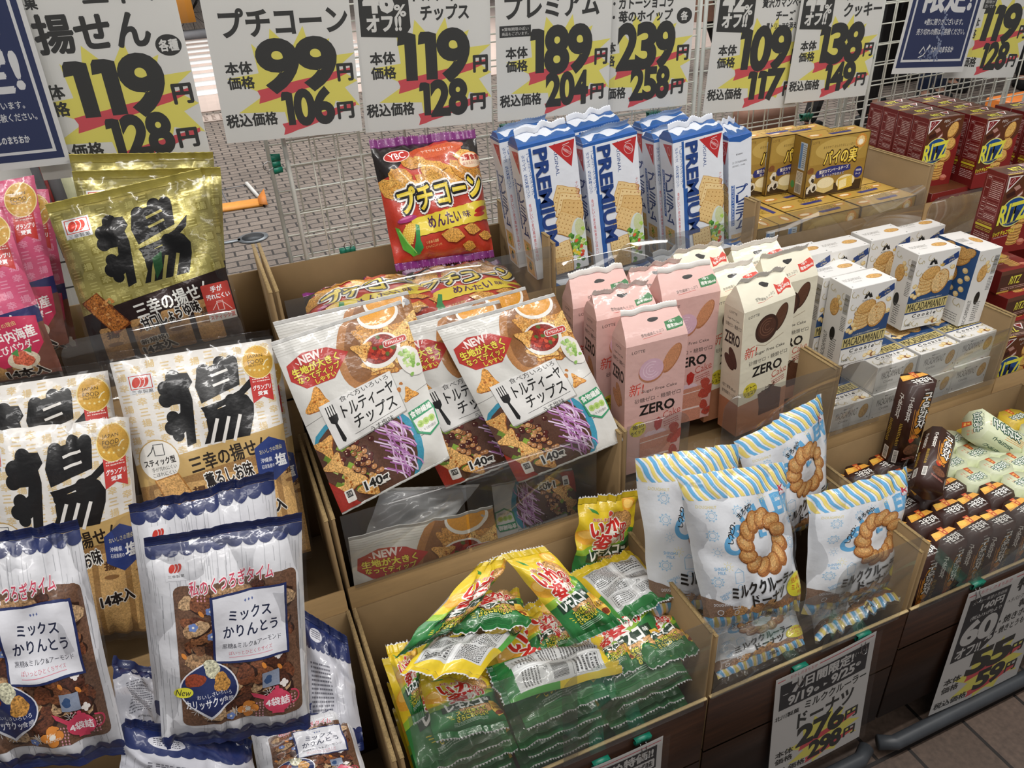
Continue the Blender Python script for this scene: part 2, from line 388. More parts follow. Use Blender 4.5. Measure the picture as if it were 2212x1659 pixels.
def shell_mesh(name, X, art, nu, nv, Xb=None, back='C8C8C8', origin=(0, 0, 0), step=4.5e-5):
    """front grid X with the artwork on it, back grid Xb, closed along the edges"""
    N = vnorm(X); V = [X.reshape(-1, 3)]; NN = [N.reshape(-1, 3)]; F = []; C = []; W1 = nv + 1
    bg = art.bg if art else (*lin(back), 0)
    idx = lambda i, j: i * W1 + j
    for i in range(nu):
        for j in range(nv):
            a, b, c, d = idx(i, j), idx(i + 1, j), idx(i + 1, j + 1), idx(i, j + 1); F += [[a, c, b], [a, d, c]]; C += [bg, bg]
    o = (nu + 1) * W1
    if Xb is not None:
        V.append(Xb.reshape(-1, 3)); NN.append(-vnorm(Xb).reshape(-1, 3)); bc = (*lin(back), 0)
        for i in range(nu):
            for j in range(nv): F.append([o + idx(i, j), o + idx(i + 1, j), o + idx(i + 1, j + 1), o + idx(i, j + 1)]); C.append(bc)
        for i in range(nu):
            for j, r in ((0, 1), (nv, 0)):
                q = [idx(i, j), idx(i + 1, j), o + idx(i + 1, j), o + idx(i, j)]; F.append(q if r else q[::-1]); C.append(bg)
        for j in range(nv):
            for i, r in ((0, 0), (nu, 1)):
                q = [idx(i, j), idx(i, j + 1), o + idx(i, j + 1), o + idx(i, j)]; F.append(q[::-1] if r == 0 else q); C.append(bg)
        o *= 2
    if art and art.e:
        A, AF, AC = art.cut(nu, nv); p = tri_interp(X, A[:, 0], A[:, 1], nu, nv); n = tri_interp(N, A[:, 0], A[:, 1], nu, nv)
        n = n / (np.linalg.norm(n, axis=1, keepdims=True) + 1e-12)
        V.append(p + n * (6e-5 + step * A[:, 2])[:, None]); NN.append(n); F += [[k + o for k in f] for f in AF]; C += AC
    V = np.concatenate(V) - np.array(origin); NN = np.concatenate(NN)
    return raw_mesh(name, V, F, C, NN)
def seal_mesh(name, E, out, hs, col, zig=.0015, nz=None, ribs=5, n=None, dots=None, origin=(0, 0, 0), bend=0, colb=None):
    """a crimped seal strip that grows from the edge polyline E in direction out"""
    K = len(E) - 1; V = []; F = []; C = []; rows = ribs * 2; n = np.array(n)
    for j in range(rows + 1):
        t = j / rows
        for i in range(K + 1):
            z = zig * (1 if i % 2 else -1) if j == rows else 0
            V.append(E[i] + out * (hs * t + z) + n * (.0006 * (1 if j % 2 else -1) + bend * t * t))
    for j in range(rows):
        for i in range(K):
            a, b, c, d = j * (K + 1) + i, j * (K + 1) + i + 1, (j + 1) * (K + 1) + i + 1, (j + 1) * (K + 1) + i
            F.append([a, b, c, d]); cc = col
            if colb and j >= rows - 1: cc = colb
            if dots and (i // 2 + (j // 3) * 3) % dots[1] == 0 and j % 3 == 1 and i % 2: cc = dots[0]
            C.append((*lin(cc), 0))
    m = raw_mesh(name, np.array(V) - np.array(origin), F, C); return m
def resample(E, K):
    d = np.concatenate([[0], np.cumsum(np.linalg.norm(np.diff(E, axis=0), axis=1))]); t = np.linspace(0, d[-1], K + 1)
    return np.stack([np.interp(t, d, E[:, k]) for k in range(3)], 1)
def bag(name, art, P, T, label, cat, group=None, mat='film', nu=22, nv=28, seed=1, top=(.012, 'C0C0C0'), bot=(.012, 'C0C0C0'), back='BDBDBD', zig=.0015, dots=None,
        pleat=.003, crease=.0025, ncr=9, tf=0, bf=0, lean=0, backT=.5, tbend=0, wrap=None, bow=0, pw=2.6, vp=3.2, pouch='printed_pouch', ztop=None, zbot=None, edge=None, waist=.02):
    hgt = field(nu, nv, T, seed, pleat, crease, ncr, tf, bf, pw, lean, vp); X, n = surf(P, hgt, nu, nv, waist, bow)
    hb = -backT * field(nu, nv, T, seed + 7, 0, crease * .6, 5, tf, bf, pw, lean, vp)
    hb[:, 0] = hgt[:, 0] - .0003; hb[:, -1] = hgt[:, -1] - .0003; hb[0, :] = hgt[0, :] - .0003; hb[-1, :] = hgt[-1, :] - .0003
    Xb, _ = surf(P, hb, nu, nv, waist, bow)
    base = (np.array(P[2]) + np.array(P[3])) / 2
    o = empty(name, base, label, cat, group)
    mobj(pouch, shell_mesh(pouch, X, art, nu, nv, Xb, back, base), M[mat], o)
    up = _n(np.array(P[0]) + np.array(P[1]) - np.array(P[2]) - np.array(P[3])); wd = np.linalg.norm(np.array(P[1]) - np.array(P[0]))
    K = max(16, int(wd / (zig if zig > .001 else .004) / 1.4)); K = min(K, 110)
    if top: mobj('top_seal', seal_mesh('top_seal', resample(X[:, 0], K), up, top[0], top[1], zig, n=n, dots=dots, origin=base, bend=tbend, ribs=top[2] if len(top) > 2 else 5, colb=edge), M[ztop or mat], o)
    if bot: mobj('bottom_seal', seal_mesh('bottom_seal', resample(X[:, -1], K), -up, bot[0], bot[1], zig, n=n, dots=dots, origin=base, ribs=bot[2] if len(bot) > 2 else 5, colb=edge), M[zbot or mat], o)
    if wrap:                                   # an outer layer of clear film, loose around the print
        e = wrap; c0 = (np.array(P[0]) + P[1] + P[2] + P[3]) / 4; P2 = [c0 + (np.array(p) - c0) * (1 + e) for p in P]
        h2 = field(12, 14, T * .55, seed + 31, pleat * 1.2, crease * 1.6, 12); X2, _ = surf(P2, h2 + .004, 12, 14, 0)
        mobj('clear_wrapper', shell_mesh('clear_wrapper', X2, None, 12, 14, None, origin=base), M['wrap'], o)
    return o
def copy_tree(o, parent=None):
    c = o.copy(); COL.objects.link(c)
    if parent is not None: c.parent = parent
    for ch in list(o.children): copy_tree(ch, c)
    return c

# ---------------------------------------------------------------- cartons
def box_mesh(name, w, d, h, arts, cols, step=3.5e-5):
    """origin at the middle of the base; arts/cols by face: front left right top back bottom"""
    x, y = w / 2, d / 2; e = .0006
    fr = dict(front=((-x, -y, h), (w, 0, 0), (0, 0, -h), (0, -1, 0)), right=((x, -y, h), (0, d, 0), (0, 0, -h), (1, 0, 0)), left=((-x, y, h), (0, -d, 0), (0, 0, -h), (-1, 0, 0)),
              back=((x, y, h), (-w, 0, 0), (0, 0, -h), (0, 1, 0)), top=((-x, y, h), (w, 0, 0), (0, -d, 0), (0, 0, 1)), bottom=((-x, -y, 0), (w, 0, 0), (0, d, 0), (0, 0, -1)))
    Vs = []; Fs = []; Cs = []; o = 0
    for k, (p, U, D, N) in fr.items():
        p, U, D, N = [np.array(a, float) for a in (p, U, D, N)]; uu, dd = _n(U) * e, _n(D) * e
        q = [p + uu + dd, p + U - uu + dd, p + U + D - uu - dd, p + D + uu - dd]
        Vs.append(np.array(q)); Fs += [[o + 3, o + 2, o + 1, o]]; a = arts.get(k); c = a.bg if a else (*lin(cols.get(k, cols.get('all', 'FFFFFF'))), 0); Cs.append(c); o += 4
    # rounded (chamfered) edges: a slightly smaller dark-free inner box closes the gaps
    base = len(Fs)
    ib = MB().box((-x + e * .45, -y + e * .45, e * .45), (x - e * .45, y - e * .45, h - e * .45)); ec = (*lin(cols.get('edge', cols.get('all', 'E8E8E8'))), 0)
    Vs.append(np.array(ib.V)); Fs += [[i + o for i in f] for f in ib.F]; Cs += [ec] * 6; o += 8
    for k, (p, U, D, N) in fr.items():
        if arts.get(k) is not None and arts[k].e:
            V, F, C = arts[k].flat(p, U, D, N, step); Vs.append(V); Fs += (F + o).tolist(); Cs += C.tolist(); o += len(V)
    return raw_mesh(name, np.concatenate(Vs), Fs, [tuple(c) for c in Cs])
def put_box(mesh, name, base, yaw, label, cat, group, mat='card', tilt=0, roll=0):
    o = mobj(name, mesh, M[mat]); o.location = Vector([float(a) for a in base]); o.rotation_euler = (math.radians(tilt), math.radians(roll), math.radians(yaw))
    return tag(o, label, cat, group)

# ---------------------------------------------------------------- the setting
def plane(name, x0, y0, x1, y1, z, mat, kind='structure'):
    m = raw_mesh(name, [(x0, y0, z), (x1, y0, z), (x1, y1, z), (x0, y1, z)], [[0, 1, 2, 3]]); o = mobj(name, m, mat); return tag(o, kind=kind)
def brick_mat(name, c1, c2, mortar, bw, bh, ms, off=.5, rough=.7, nz=.2):
    m, t, b = newmat(name); tc = nd(t, 'ShaderNodeTexCoord'); br = nd(t, 'ShaderNodeTexBrick')
    br.offset = off; br.inputs['Scale'].default_value = 1; br.inputs['Brick Width'].default_value = bw; br.inputs['Row Height'].default_value = bh
    br.inputs['Mortar Size'].default_value = ms; br.inputs['Mortar Smooth'].default_value = .1
    for k, c in (('Color1', c1), ('Color2', c2), ('Mortar', mortar)): br.inputs[k].default_value = (*lin(c), 1)
    t.links.new(tc.outputs['Object'], br.inputs['Vector'])
    n = nd(t, 'ShaderNodeTexNoise', Scale=3.0, Detail=6.0); n3 = nd(t, 'ShaderNodeTexNoise', Scale=90.0, Detail=4.0); t.links.new(tc.outputs['Object'], n.inputs['Vector']); t.links.new(tc.outputs['Object'], n3.inputs['Vector'])
    ad = nd(t, 'ShaderNodeMath', operation='ADD'); t.links.new(n.outputs['Fac'], ad.inputs[0]); t.links.new(n3.outputs['Fac'], ad.inputs[1])
    r = nd(t, 'ShaderNodeMapRange'); r.inputs['From Min'].default_value = .7; r.inputs['From Max'].default_value = 1.3; r.inputs['To Min'].default_value = 1 - nz; r.inputs['To Max'].default_value = 1 + nz; t.links.new(ad.outputs[0], r.inputs['Value'])
    v = nd(t, 'ShaderNodeVectorMath', operation='SCALE'); t.links.new(br.outputs['Color'], v.inputs[0]); t.links.new(r.outputs[0], v.inputs['Scale']); t.links.new(v.outputs[0], b.inputs['Base Color'])
    b.inputs['Roughness'].default_value = rough
    bp = nd(t, 'ShaderNodeBump', Strength=.5, Distance=.004); bp.invert = True; t.links.new(br.outputs['Fac'], bp.inputs['Height']); t.links.new(bp.outputs[0], b.inputs['Normal'])
    return m
M['brick'] = brick_mat('street_brick', '7E7268', '74685E', '2A231F', .128, .078, .006, nz=.28)
M['tile'] = brick_mat('shop_tile', '5E4E44', '524339', '1C1613', .15, .15, .004, .5, .5, .35)
plane('floor_street', -14, 1.9, 30, 60, 0, M['brick'])
plane('floor', -4, -3, 12, 1.9, .0, M['tile'])
# crosswalk and pale paving seen between the hanging signs
M['paint'] = plain('road_paint', 'F4F2EE', .6, 0, .04, 6); M['palepave'] = plain('pale_paving', 'D9C4B8', .7, 0, .06, 5); M['tactile'] = plain('tactile_paving', 'B8A79C', .7, 0, .1, 60)
t1 = MB(); t1.box((-3.5, 8.4, .001), (8.0, 16, .012)); t1.build('trim_pale_crossing', M['palepave'])['kind'] = 'structure'
for i in range(9):
    y = 9.3 + i * .62
    o = MB().box((-2.5, y, .012), (2.6, y + .34, .018)).build('crosswalk_stripe', M['paint'])
    tag(o, 'white painted crosswalk bar, %s from the stand' % ('nearest', 'second nearest', 'third nearest', 'fourth nearest', 'fifth nearest', 'sixth nearest', 'third farthest', 'second farthest', 'farthest')[i], 'road marking', 'white crosswalk bars across the street')
o = MB()
for i in range(24):
    for j in range(4): o.tube([(-2 + i * .07 + .7, 7.95 + j * .07, .012), (-2 + i * .07 + .7, 7.95 + j * .07, .019)], .017, 8)
o.box((-1.4, 7.9, .0), (.6, 8.2, .012)); o.build('trim_tactile_strip', M['tactile'])['kind'] = 'structure'
# round metal cover set in the bricks, and the litter lying on them
pc = atz(547, 515, 0); E0 = empty('drain_cover', pc, 'round grey metal drain cover set in the brick street', 'drain cover')
mb = MB(); mb.tube([pc + (0, 0, .0), pc + (0, 0, .008)], .085, 28); mb.box(pc + (-.20, -.018, 0), pc + (-.07, .018, .008)); mb.build('rim', plain('cover_metal', '8F9498', .4, .6, .1, 40), E0)
mb = MB(); mb.tube([pc + (0, 0, .008), pc + (0, 0, .011)], .062, 24); mb.build('lid', plain('cover_dark', '3C3F42', .5, .5, .4, 120), E0)
a0, a1 = atz(372, 468, 0), atz(577, 437, 0); E0 = empty('folded_banner', (a0 + a1) / 2, 'long orange paper banner folded on the brick street', 'banner')
dv = _n(a1 - a0); pv = np.array([-dv[1], dv[0], 0]); mb = MB(); mb.box((-.34, -.075, .002), (.26, .075, .014), R=np.stack([dv, pv, [0, 0, 1]], 1), o=(a0 + a1) / 2); mb.build('folded_sheet', plain('orange_paper', 'E79A3C', .6, 0, .12, 30), E0)
mb = MB(); mb.slab([(a0 + a1) / 2 + dv * .24 + pv * -.08 + (0, 0, .02), a1 + pv * -.10 + (0, 0, .015), a1 + pv * .11 + (0, 0, .06), (a0 + a1) / 2 + dv * .24 + pv * .08 + (0, 0, .02)], .003); mb.build('turned_end', plain('orange_edge', 'C97720', .6, 0, .12, 30), E0)
b0, b1 = atz(534, 400, 0), atz(560, 430, 0); mb = MB(); mb.tube([b0 + (0, 0, .012), b1 + (0, 0, .012)], .014, 6); tag(mb.build('white_strip', M['white']), 'thin white rod lying on the bricks past the orange banner', 'rod')
fr_ = MB(); q = [atz(*p, .002) for p in ((478, 410), (533, 400), (560, 430), (492, 440))]
for i in range(4): fr_.tube([q[i], q[(i + 1) % 4]], .004, 4)
tag(fr_.build('hatch_outline', M['grey']), 'thin square hatch frame set flush in the brick street', 'hatch')

# orange advertising sign and a bicycle wheel far off, between the two leftmost signs
def pt(px, py, Y): return at(px, py, Y)
sg = pt(372, 20, 15.0); E0 = empty('street_sign', (sg[0], 15, 0), 'orange freestanding street sign beyond the crosswalk', 'sign')
mb = MB(); mb.box((sg[0] - .55, 14.97, .25), (sg[0] + .32, 15.03, 1.7)); mb.build('panel', plain('orange_panel', 'E39A3E', .5, 0, .05, 3), E0)
mb = MB(); mb.box((sg[0] - .5, 14.955, .45), (sg[0] + .02, 14.968, 1.6)); mb.build('poster', plain('cream_poster', 'F0DCC0', .6, 0, .3, 14), E0)
mb = MB(); mb.box((sg[0] - .7, 14.8, 0), (sg[0] + .5, 15.2, .12)); mb.build('base', M['grey'], E0)
wc = pt(412, 24, 15.2); wc[2] = max(wc[2], .35); E0 = empty('bicycle', (wc[0], 15.4, 0), 'dark parked bicycle beyond the orange street sign', 'bicycle')
def circ(c, r, n=28): return [(c[0] + r * math.cos(6.2832 * k / n), c[1], c[2] + r * math.sin(6.2832 * k / n)) for k in range(n)]
for dx in (0, 1.0):
    c = (wc[0] + dx, 15.4, .36); mb = MB().tube(circ(c, .33), .022, 6, closed=True)
    for k in range(8): mb.tube([c, circ(c, .33, 8)[k]], .004, 4)
    mb.build('wheel', M['black'], E0)
c0 = (wc[0], 15.4, .36); mb = MB().tube([c0, (wc[0] + .35, 15.4, .8), (wc[0] + .85, 15.4, .8), (wc[0] + 1, 15.4, .36), (wc[0] + .5, 15.4, .35), (wc[0] + .35, 15.4, .8)], .02); mb.tube([(wc[0] + .5, 15.4, .35), (wc[0] + .85, 15.4, .85)], .018); mb.tube([(wc[0] + .35, 15.4, .8), (wc[0] + .3, 15.4, 1.0), (wc[0] + .15, 15.4, 1.02)], .015)
mb.build('frame', M['black'], E0); MB().box((wc[0] + .78, 15.33, .86), (wc[0] + 1.0, 15.47, .92)).build('saddle', M['black'], E0)

# building line across the street and the dark shop at the far right
M['facade'] = plain('facade', 'C9BDB2', .8, 0, .08, 3); M['darkshop'] = plain('dark_interior', '1B1714', .8, 0, .4, 2)
o = MB().box((-14, 30, 0), (30, 30.4, 7)).build('wall_far', M['facade']); o['kind'] = 'structure'

# pale tiled column with dark joints behind the left end of the stand
M['slat'] = brick_mat('white_wall_tile', 'D6D3CC', 'CFCBC3', '2A2624', .30, .10, .004, 0, .3, .05)
o = raw_mesh('wall_left', [(-.9, 1.95, 0), (-.155, 1.95, 0), (-.155, 1.95, 1.6), (-.9, 1.95, 1.6), (-.9, 2.1, 0), (-.155, 2.1, 0), (-.155, 2.1, 1.6), (-.9, 2.1, 1.6)], [[0, 1, 2, 3], [1, 5, 6, 2], [5, 4, 7, 6], [4, 0, 3, 7], [3, 2, 6, 7]]); 
m2, t2, b2 = newmat('wall_tile_vertical'); tc = nd(t2, 'ShaderNodeTexCoord'); mp = nd(t2, 'ShaderNodeMapping'); mp.inputs['Rotation'].default_value = (math.radians(-90), 0, 0); br = nd(t2, 'ShaderNodeTexBrick'); br.offset = 0
for k, v in (('Scale', 1), ('Brick Width', .6), ('Row Height', .062), ('Mortar Size', .0022)): br.inputs[k].default_value = v
for k, c in (('Color1', 'D6D3CC'), ('Color2', 'CDC9C2'), ('Mortar', '24201E')): br.inputs[k].default_value = (*lin(c), 1)
t2.links.new(tc.outputs['Object'], mp.inputs[0]); t2.links.new(mp.outputs[0], br.inputs['Vector']); t2.links.new(br.outputs['Color'], b2.inputs['Base Color']); b2.inputs['Roughness'].default_value = .4
mobj('wall_left', o, m2)['kind'] = 'structure'
gp = at(112, 400, 1.85); E0 = empty('leaflet_rack', (gp[0], 1.9, 1.0), 'small grey leaflet rack glimpsed between pink and gold bags', 'rack')
MB().box((gp[0] - .03, 1.86, gp[2] - .16), (gp[0] + .09, 1.93, gp[2] + .12)).build('back_panel', M['grey'], E0)
MB().box((gp[0] + .02, 1.85, gp[2] - .14), (gp[0] + .055, 1.859, gp[2] + .02)).build('leaflet', plain('pale_leaflet', 'D8D8B0', .6, 0, .15, 50), E0)
MB().box((gp[0] - .012, 1.852, gp[2] - .16), (gp[0] - .006, 1.859, gp[2] + .12)).build('red_edge', plain('red_strip', '8E2A2A', .5), E0)

# ---------------------------------------------------------------- wire display panels
YG = 1.46; PX, PZP = .0448, .0455
def wire_panel(x0, x1, z0, z1, y, label, r=.0016, rp=.0042, group='white wire mesh panels', ph=0, yaw=0):
    E = empty('wire_mesh_panel', (x0, y, z0), label, 'wire panel', group); W = x1 - x0; fr = MB(); wv = MB(); wh = MB(); R = (math.cos(yaw), math.sin(yaw))
    P = lambda a, z, dy=0: (a * R[0] - dy * R[1], a * R[1] + dy * R[0], z - z0)
    fr.tube([P(0, z0), P(0, z1)], rp, 8); fr.tube([P(W, z0), P(W, z1)], rp, 8); fr.tube([P(0, z1), P(W, z1)], rp, 8); fr.tube([P(0, z0), P(W, z0)], rp, 8)
    n = int(W / PX); 
    for i in range(1, n + 1):
        a = i * PX + ph
        if a < W - .008: wv.tube([P(a, z0, -.0015), P(a, z1, -.0015)], r, 6)
    z = z1 - .03
    while z > z0: wh.tube([P(0, z, .0015), P(W, z, .0015)], r, 6); z -= PZP
    o = fr.build('outer_frame', M['post'], E, (0, 0, 0), True); o = wv.build('upright_wires', M['wire'], E, (0, 0, 0), True); o = wh.build('cross_wires', M['wire'], E, (0, 0, 0), True); return E
ZT = 1.86
wire_panel(.150, 1.022, .5, ZT - .018, YG, 'white wire mesh panel behind the corn snack bag and cracker packs')
wire_panel(.128, 1.03, .5, ZT, YG + .10, 'white wire mesh panel one step behind the panel over the cracker packs')
wire_panel(1.036, 1.515, .5, ZT, YG, 'white wire mesh panel behind the gold pie boxes')
wire_panel(1.04, 1.55, .5, ZT - .02, YG + .10, 'white wire mesh panel in the rear layer behind the gold pie boxes')
wire_panel(1.535, 2.13, .5, ZT, YG + .02, 'white wire mesh panel directly behind the tall red cracker boxes', yaw=.03)
wire_panel(1.56, 2.2, .5, ZT - .02, YG + .13, 'white wire mesh panel in the rear layer behind the red cracker boxes', yaw=.03)
wire_panel(2.16, 2.9, .5, ZT, YG + .06, 'white wire mesh panel farthest along the stand, past a doubled post', yaw=-.05)

# ---------------------------------------------------------------- binder clips
def clip(p, ax, up, out, label, s=1.0, group=None, two=False):
    """p: middle of the spine, ax: along the spine, up: from the mouth to the spine, out: towards the viewer"""
    ax, up, out = _n(np.array(ax, float)), _n(np.array(up, float)), _n(np.array(out, float)); p = np.array(p, float)
    E = empty('binder_clip', p, label, 'binder clip', group); w, h, d = .0125 * s, .0125 * s, .006 * s
    mb = MB(); t = .0006
    for sg in (1, -1):
        for a, b in ((-w, -w * .35), (-w * .35, w * .35), (w * .35, w)):
            hh = h if abs(a + b) > 1e-6 else h * .9
            q = [p + ax * a + out * sg * d, p + ax * b + out * sg * d, p + ax * b - up * hh + out * sg * .0012, p + ax * a - up * hh + out * sg * .0012]; mb.slab(q if sg > 0 else q[::-1], t)
    mb.slab([p - ax * w + out * d, p + ax * w + out * d, p + ax * w - out * d, p - ax * w - out * d], t); mb.build('spring_body', M['green'], E)
    for sg in ((1, -1) if two else (1,)):
        c = p - up * h * .9 + out * sg * .002; L = h * 1.9
        dr = _n(up * 1.0 + out * .32 * sg) if sg > 0 or not two else _n(-up + out * -.1)
        if two and sg > 0: dr = _n(-up * 1.0 + out * .12)
        if two and sg < 0: dr = _n(up * 1.0 - out * .15)
        pts = [c - ax * w * .35, c - ax * w * .28 + dr * L * .5, c - ax * w * .48 + dr * L * .8, c - ax * w * .3 + dr * L * 1.02, c + dr * L * 1.1, c + ax * w * .3 + dr * L * 1.02, c + ax * w * .48 + dr * L * .8, c + ax * w * .28 + dr * L * .5, c + ax * w * .35]
        MB().tube(pts, .0007 * s, 6).build('wire_handle', M['steel'], E, None, True)
    return E

# ---------------------------------------------------------------- cardboard trays and clear guards
def tray(x0, x1, y0, y1, zb, zl, zs, label, wood=False, zback=None, lipcol='corr', zf=None, slant=0):
    """zl: top of the front, zs: top of the sides; zf: how far down the outer front runs"""
    E = empty('cardboard_tray', ((x0 + x1) / 2, (y0 + y1) / 2, zb), label, 'tray', 'cardboard trays on the stepped stand'); t = .0045; zf = zb if zf is None else zf
    MB().box((x0, y0, zb), (x1, y1, zb + t)).build('bottom_panel', M['kraft_in'], E)
    MB().box((x0, y0 + t, zf), (x0 + t, y1, zs)).build('side_panel', M['kraft_in'], E)
    MB().box((x1 - t, y0 + t, zf), (x1, y1, zs)).build('side_panel', M['kraft_in'], E)
    MB().box((x0, y1 - t, zb), (x1, y1, zback or zs)).build('back_panel', M['kraft_in'], E)
    if wood: 
        MB().box((x0, y0, zf), (x1, y0 + t, zl)).build('front_panel', M['wood'], E); MB().box((x0, y0 - .0003, zl), (x1, y0 + t, zl + .0035)).build('front_edge', M['edge'], E)
    else: MB().box((x0, y0, zf), (x1, y0 + t, zl)).build('front_panel', M['kraft'], E)
    for x in (x0, x1 - t): MB().box((x - .0008, y0 + t, zs), (x + t + .0008, y1, zs + .0012)).build('cut_edge', M['corr'], E)
    return E
M['wood'] = plain('wood_print', '2E190C', .42, 0, .55, 7, .08, (1, 1, 12)); M['edge'] = plain('torn_edge', 'D9BF8C', .8, 0, .12, 200, .5)
def guard(x0, x1, y, z0, z1, label, r=.03, tl=True, tr=True, t=.0012):
    P = [(x0, z0), (x1, z0)]
    P += [(x1 - r + r * math.cos(a), z1 - r + r * math.sin(a)) for a in np.linspace(0, math.pi / 2, 7)] if tr else [(x1, z1)]
    P += [(x0 + r + r * math.cos(a), z1 - r + r * math.sin(a)) for a in np.linspace(math.pi / 2, math.pi, 7)] if tl else [(x0, z1)]
    n = len(P); V = [(a, y, b) for a, b in P] + [(a, y + t, b) for a, b in P]; F = [list(range(n)), list(range(2 * n - 1, n - 1, -1))] + [[i, i + n, (i + 1) % n + n, (i + 1) % n] for i in range(n)]
    o = mobj('clear_guard', raw_mesh('clear_guard', np.array(V) - np.array([x0, y, z0]), F), M['acrylic'], None, (x0, y, z0)); return tag(o, label, 'guard', 'clear plastic guards on the tray fronts')
# corrugated double walls between the trays
R1, R2, R3 = .63, .93, 1.20
X3 = [-.46, .062, .556, 1.012, 1.475, 2.02]; X2 = [-.46, .052, .557, 1.022, 1.483, 1.98]; X1 = [-.44, .052, .548, .973, 1.56, 1.83]
n3 = ['holding the gold and pink cracker bags', 'with the corn snack bags, clipped to the wire panel', 'with the blue and white cracker packs', 'with the gold pie boxes', 'with the tall red cracker boxes at the back']
n2 = ['with the white cracker bags', 'with the tortilla chip pouches', 'with the pink and cream cake packs', 'with the white cookie boxes', 'with the red cracker boxes in the middle step']
n1 = ['with the nut and karinto bags', 'heaped with green and yellow squid snack bags', 'with the milk doughnut bags', 'with the octagonal potato stick boxes', 'past the potato stick boxes']
for i in range(5):
    g = .003
    tray(X3[i] + g, X3[i + 1] - g, R3, YG - .008, (.80, .80, .63, .785, .80)[i], .90, .985 if i > 1 else 1.0, 'brown cardboard tray ' + n3[i], zf=.60, zback=.95)

    tray(X2[i] + g, X2[i + 1] - g, R2, R3 - .012, (.50, .32, .585, .495, .50)[i], .585 if i > 1 else .592, .735, 'brown cardboard tray ' + n2[i], zf=.30, zback=.70)
for i in range(4):
    g = .003
    tray(X1[i] + g, X1[i + 1] - g, R1, R2 - .012, (.20, .24, .26, .30)[i], .405, .545 if i == 2 else .56, 'dark wood printed cardboard tray ' + n1[i], wood=True, zf=.10)
guard(X3[0] + .2, X3[1] - .06, R3 - .002, .88, .993, 'clear plastic guard in front of the gold rice cracker bag')
guard(X3[1] + .012, X3[2] - .004, R3 - .002, .88, .985, 'clear plastic guard in front of the lying corn snack bags', tl=False, tr=False)
guard(X3[2] + .004, X3[2] + .30, R3 - .002, .75, .95, 'clear plastic guard in front of the blue and white cracker packs', tl=False)
guard(X3[2] + .13, X3[3] - .01, R3 - .005, .75, .96, 'second clear plastic guard overlapping the first at the cracker packs', tr=False)
guard(X3[3] + .004, X3[4] - .004, R3 - .002, .75, .95, 'clear plastic guard in front of the flat lying gold pie boxes', tl=False)
guard(X3[4] + .012, X3[5] - .1, R3 - .002, .8, .91, 'clear plastic guard in front of the rear red cracker boxes')
guard(X2[1] + .015, X2[1] + .21, R2 - .002, .592, .742, 'clear plastic guard before the fallen tortilla pouch', tl=False)
guard(X2[1] + .215, X2[2] - .055, R2 - .002, .592, .755, 'clear plastic guard before the dark space below the right tortilla pouch')
guard(X2[2] + .003, X2[2] + .13, R2 - .002, .58, .75, 'clear plastic guard in front of the pink cake packs', tl=False, tr=True)
guard(X2[2] + .20, X2[3] - .004, R2 - .004, .58, .75, 'clear plastic guard in front of the cream cake packs', tr=False)
guard(X2[3] + .004, X2[3] + .13, R2 - .002, .58, .745, 'clear plastic guard at the near corner of the cookie boxes', tl=False)
guard(X2[3] + .16, X2[4] - .012, R2 - .004, .58, .715, 'clear plastic guard in front of the lying white cookie boxes', tr=False)
guard(X1[1] + .022, X1[1] + .26, R1 - .002, .40, .645, 'tall clear plastic guard at the left of the green snack tray', tl=False, tr=False)
guard(X1[1] + .235, X1[2] - .012, R1 - .004, .40, .60, 'clear plastic guard at the right of the green snack tray', tr=False)
guard(X1[2] + .004, X1[2] + .26, R1 - .002, .405, .556, 'clear plastic guard before the standing doughnut bag', tl=False, tr=False)
guard(X1[2] + .225, X1[3] - .03, R1 - .004, .405, .60, 'clear plastic guard at the right of the doughnut tray', tr=False)
guard(X1[3] + .02, X1[4] - .01, R1 - .002, .40, .575, 'clear plastic guard before the potato stick boxes', tl=False)
# carts under the trays
for i, (x0, x1) in enumerate(((-.5, .955), (.985, 2.3))):
    E = empty('display_cart', ((x0 + x1) / 2, .95, 0), 'low dark cart under the %s part of the snack stand' % ('near', 'far')[i], 'cart', 'carts under the snack stand')
    MB().box((x0, .66, .06), (x1, 1.44, .098)).build('deck', M['bumper'], E)
    MB().tube([(x0, .62, .03), (x0 + .03, .605, .03), (x1 - .03, .605, .03), (x1, .62, .03)], .015, 10).build('bumper_rail', M['bumper'], E, None, True)
    #MB().box((x0 + .01, 1.0, .10), (x1 - .01, 1.455, .30)).build('low_step', M['kraft_in'], E); MB().box((x0 + .01, 1.23, .30), (x1 - .01, 1.455, .60)).build('rear_step', M['kraft_in'], E)
    for x in (x0 + .08, x1 - .08):
        for y in (.72, 1.38): MB().tube([(x - .012, y, .03), (x + .012, y, .03)], .03, 14).build('wheel', M['black'], E)

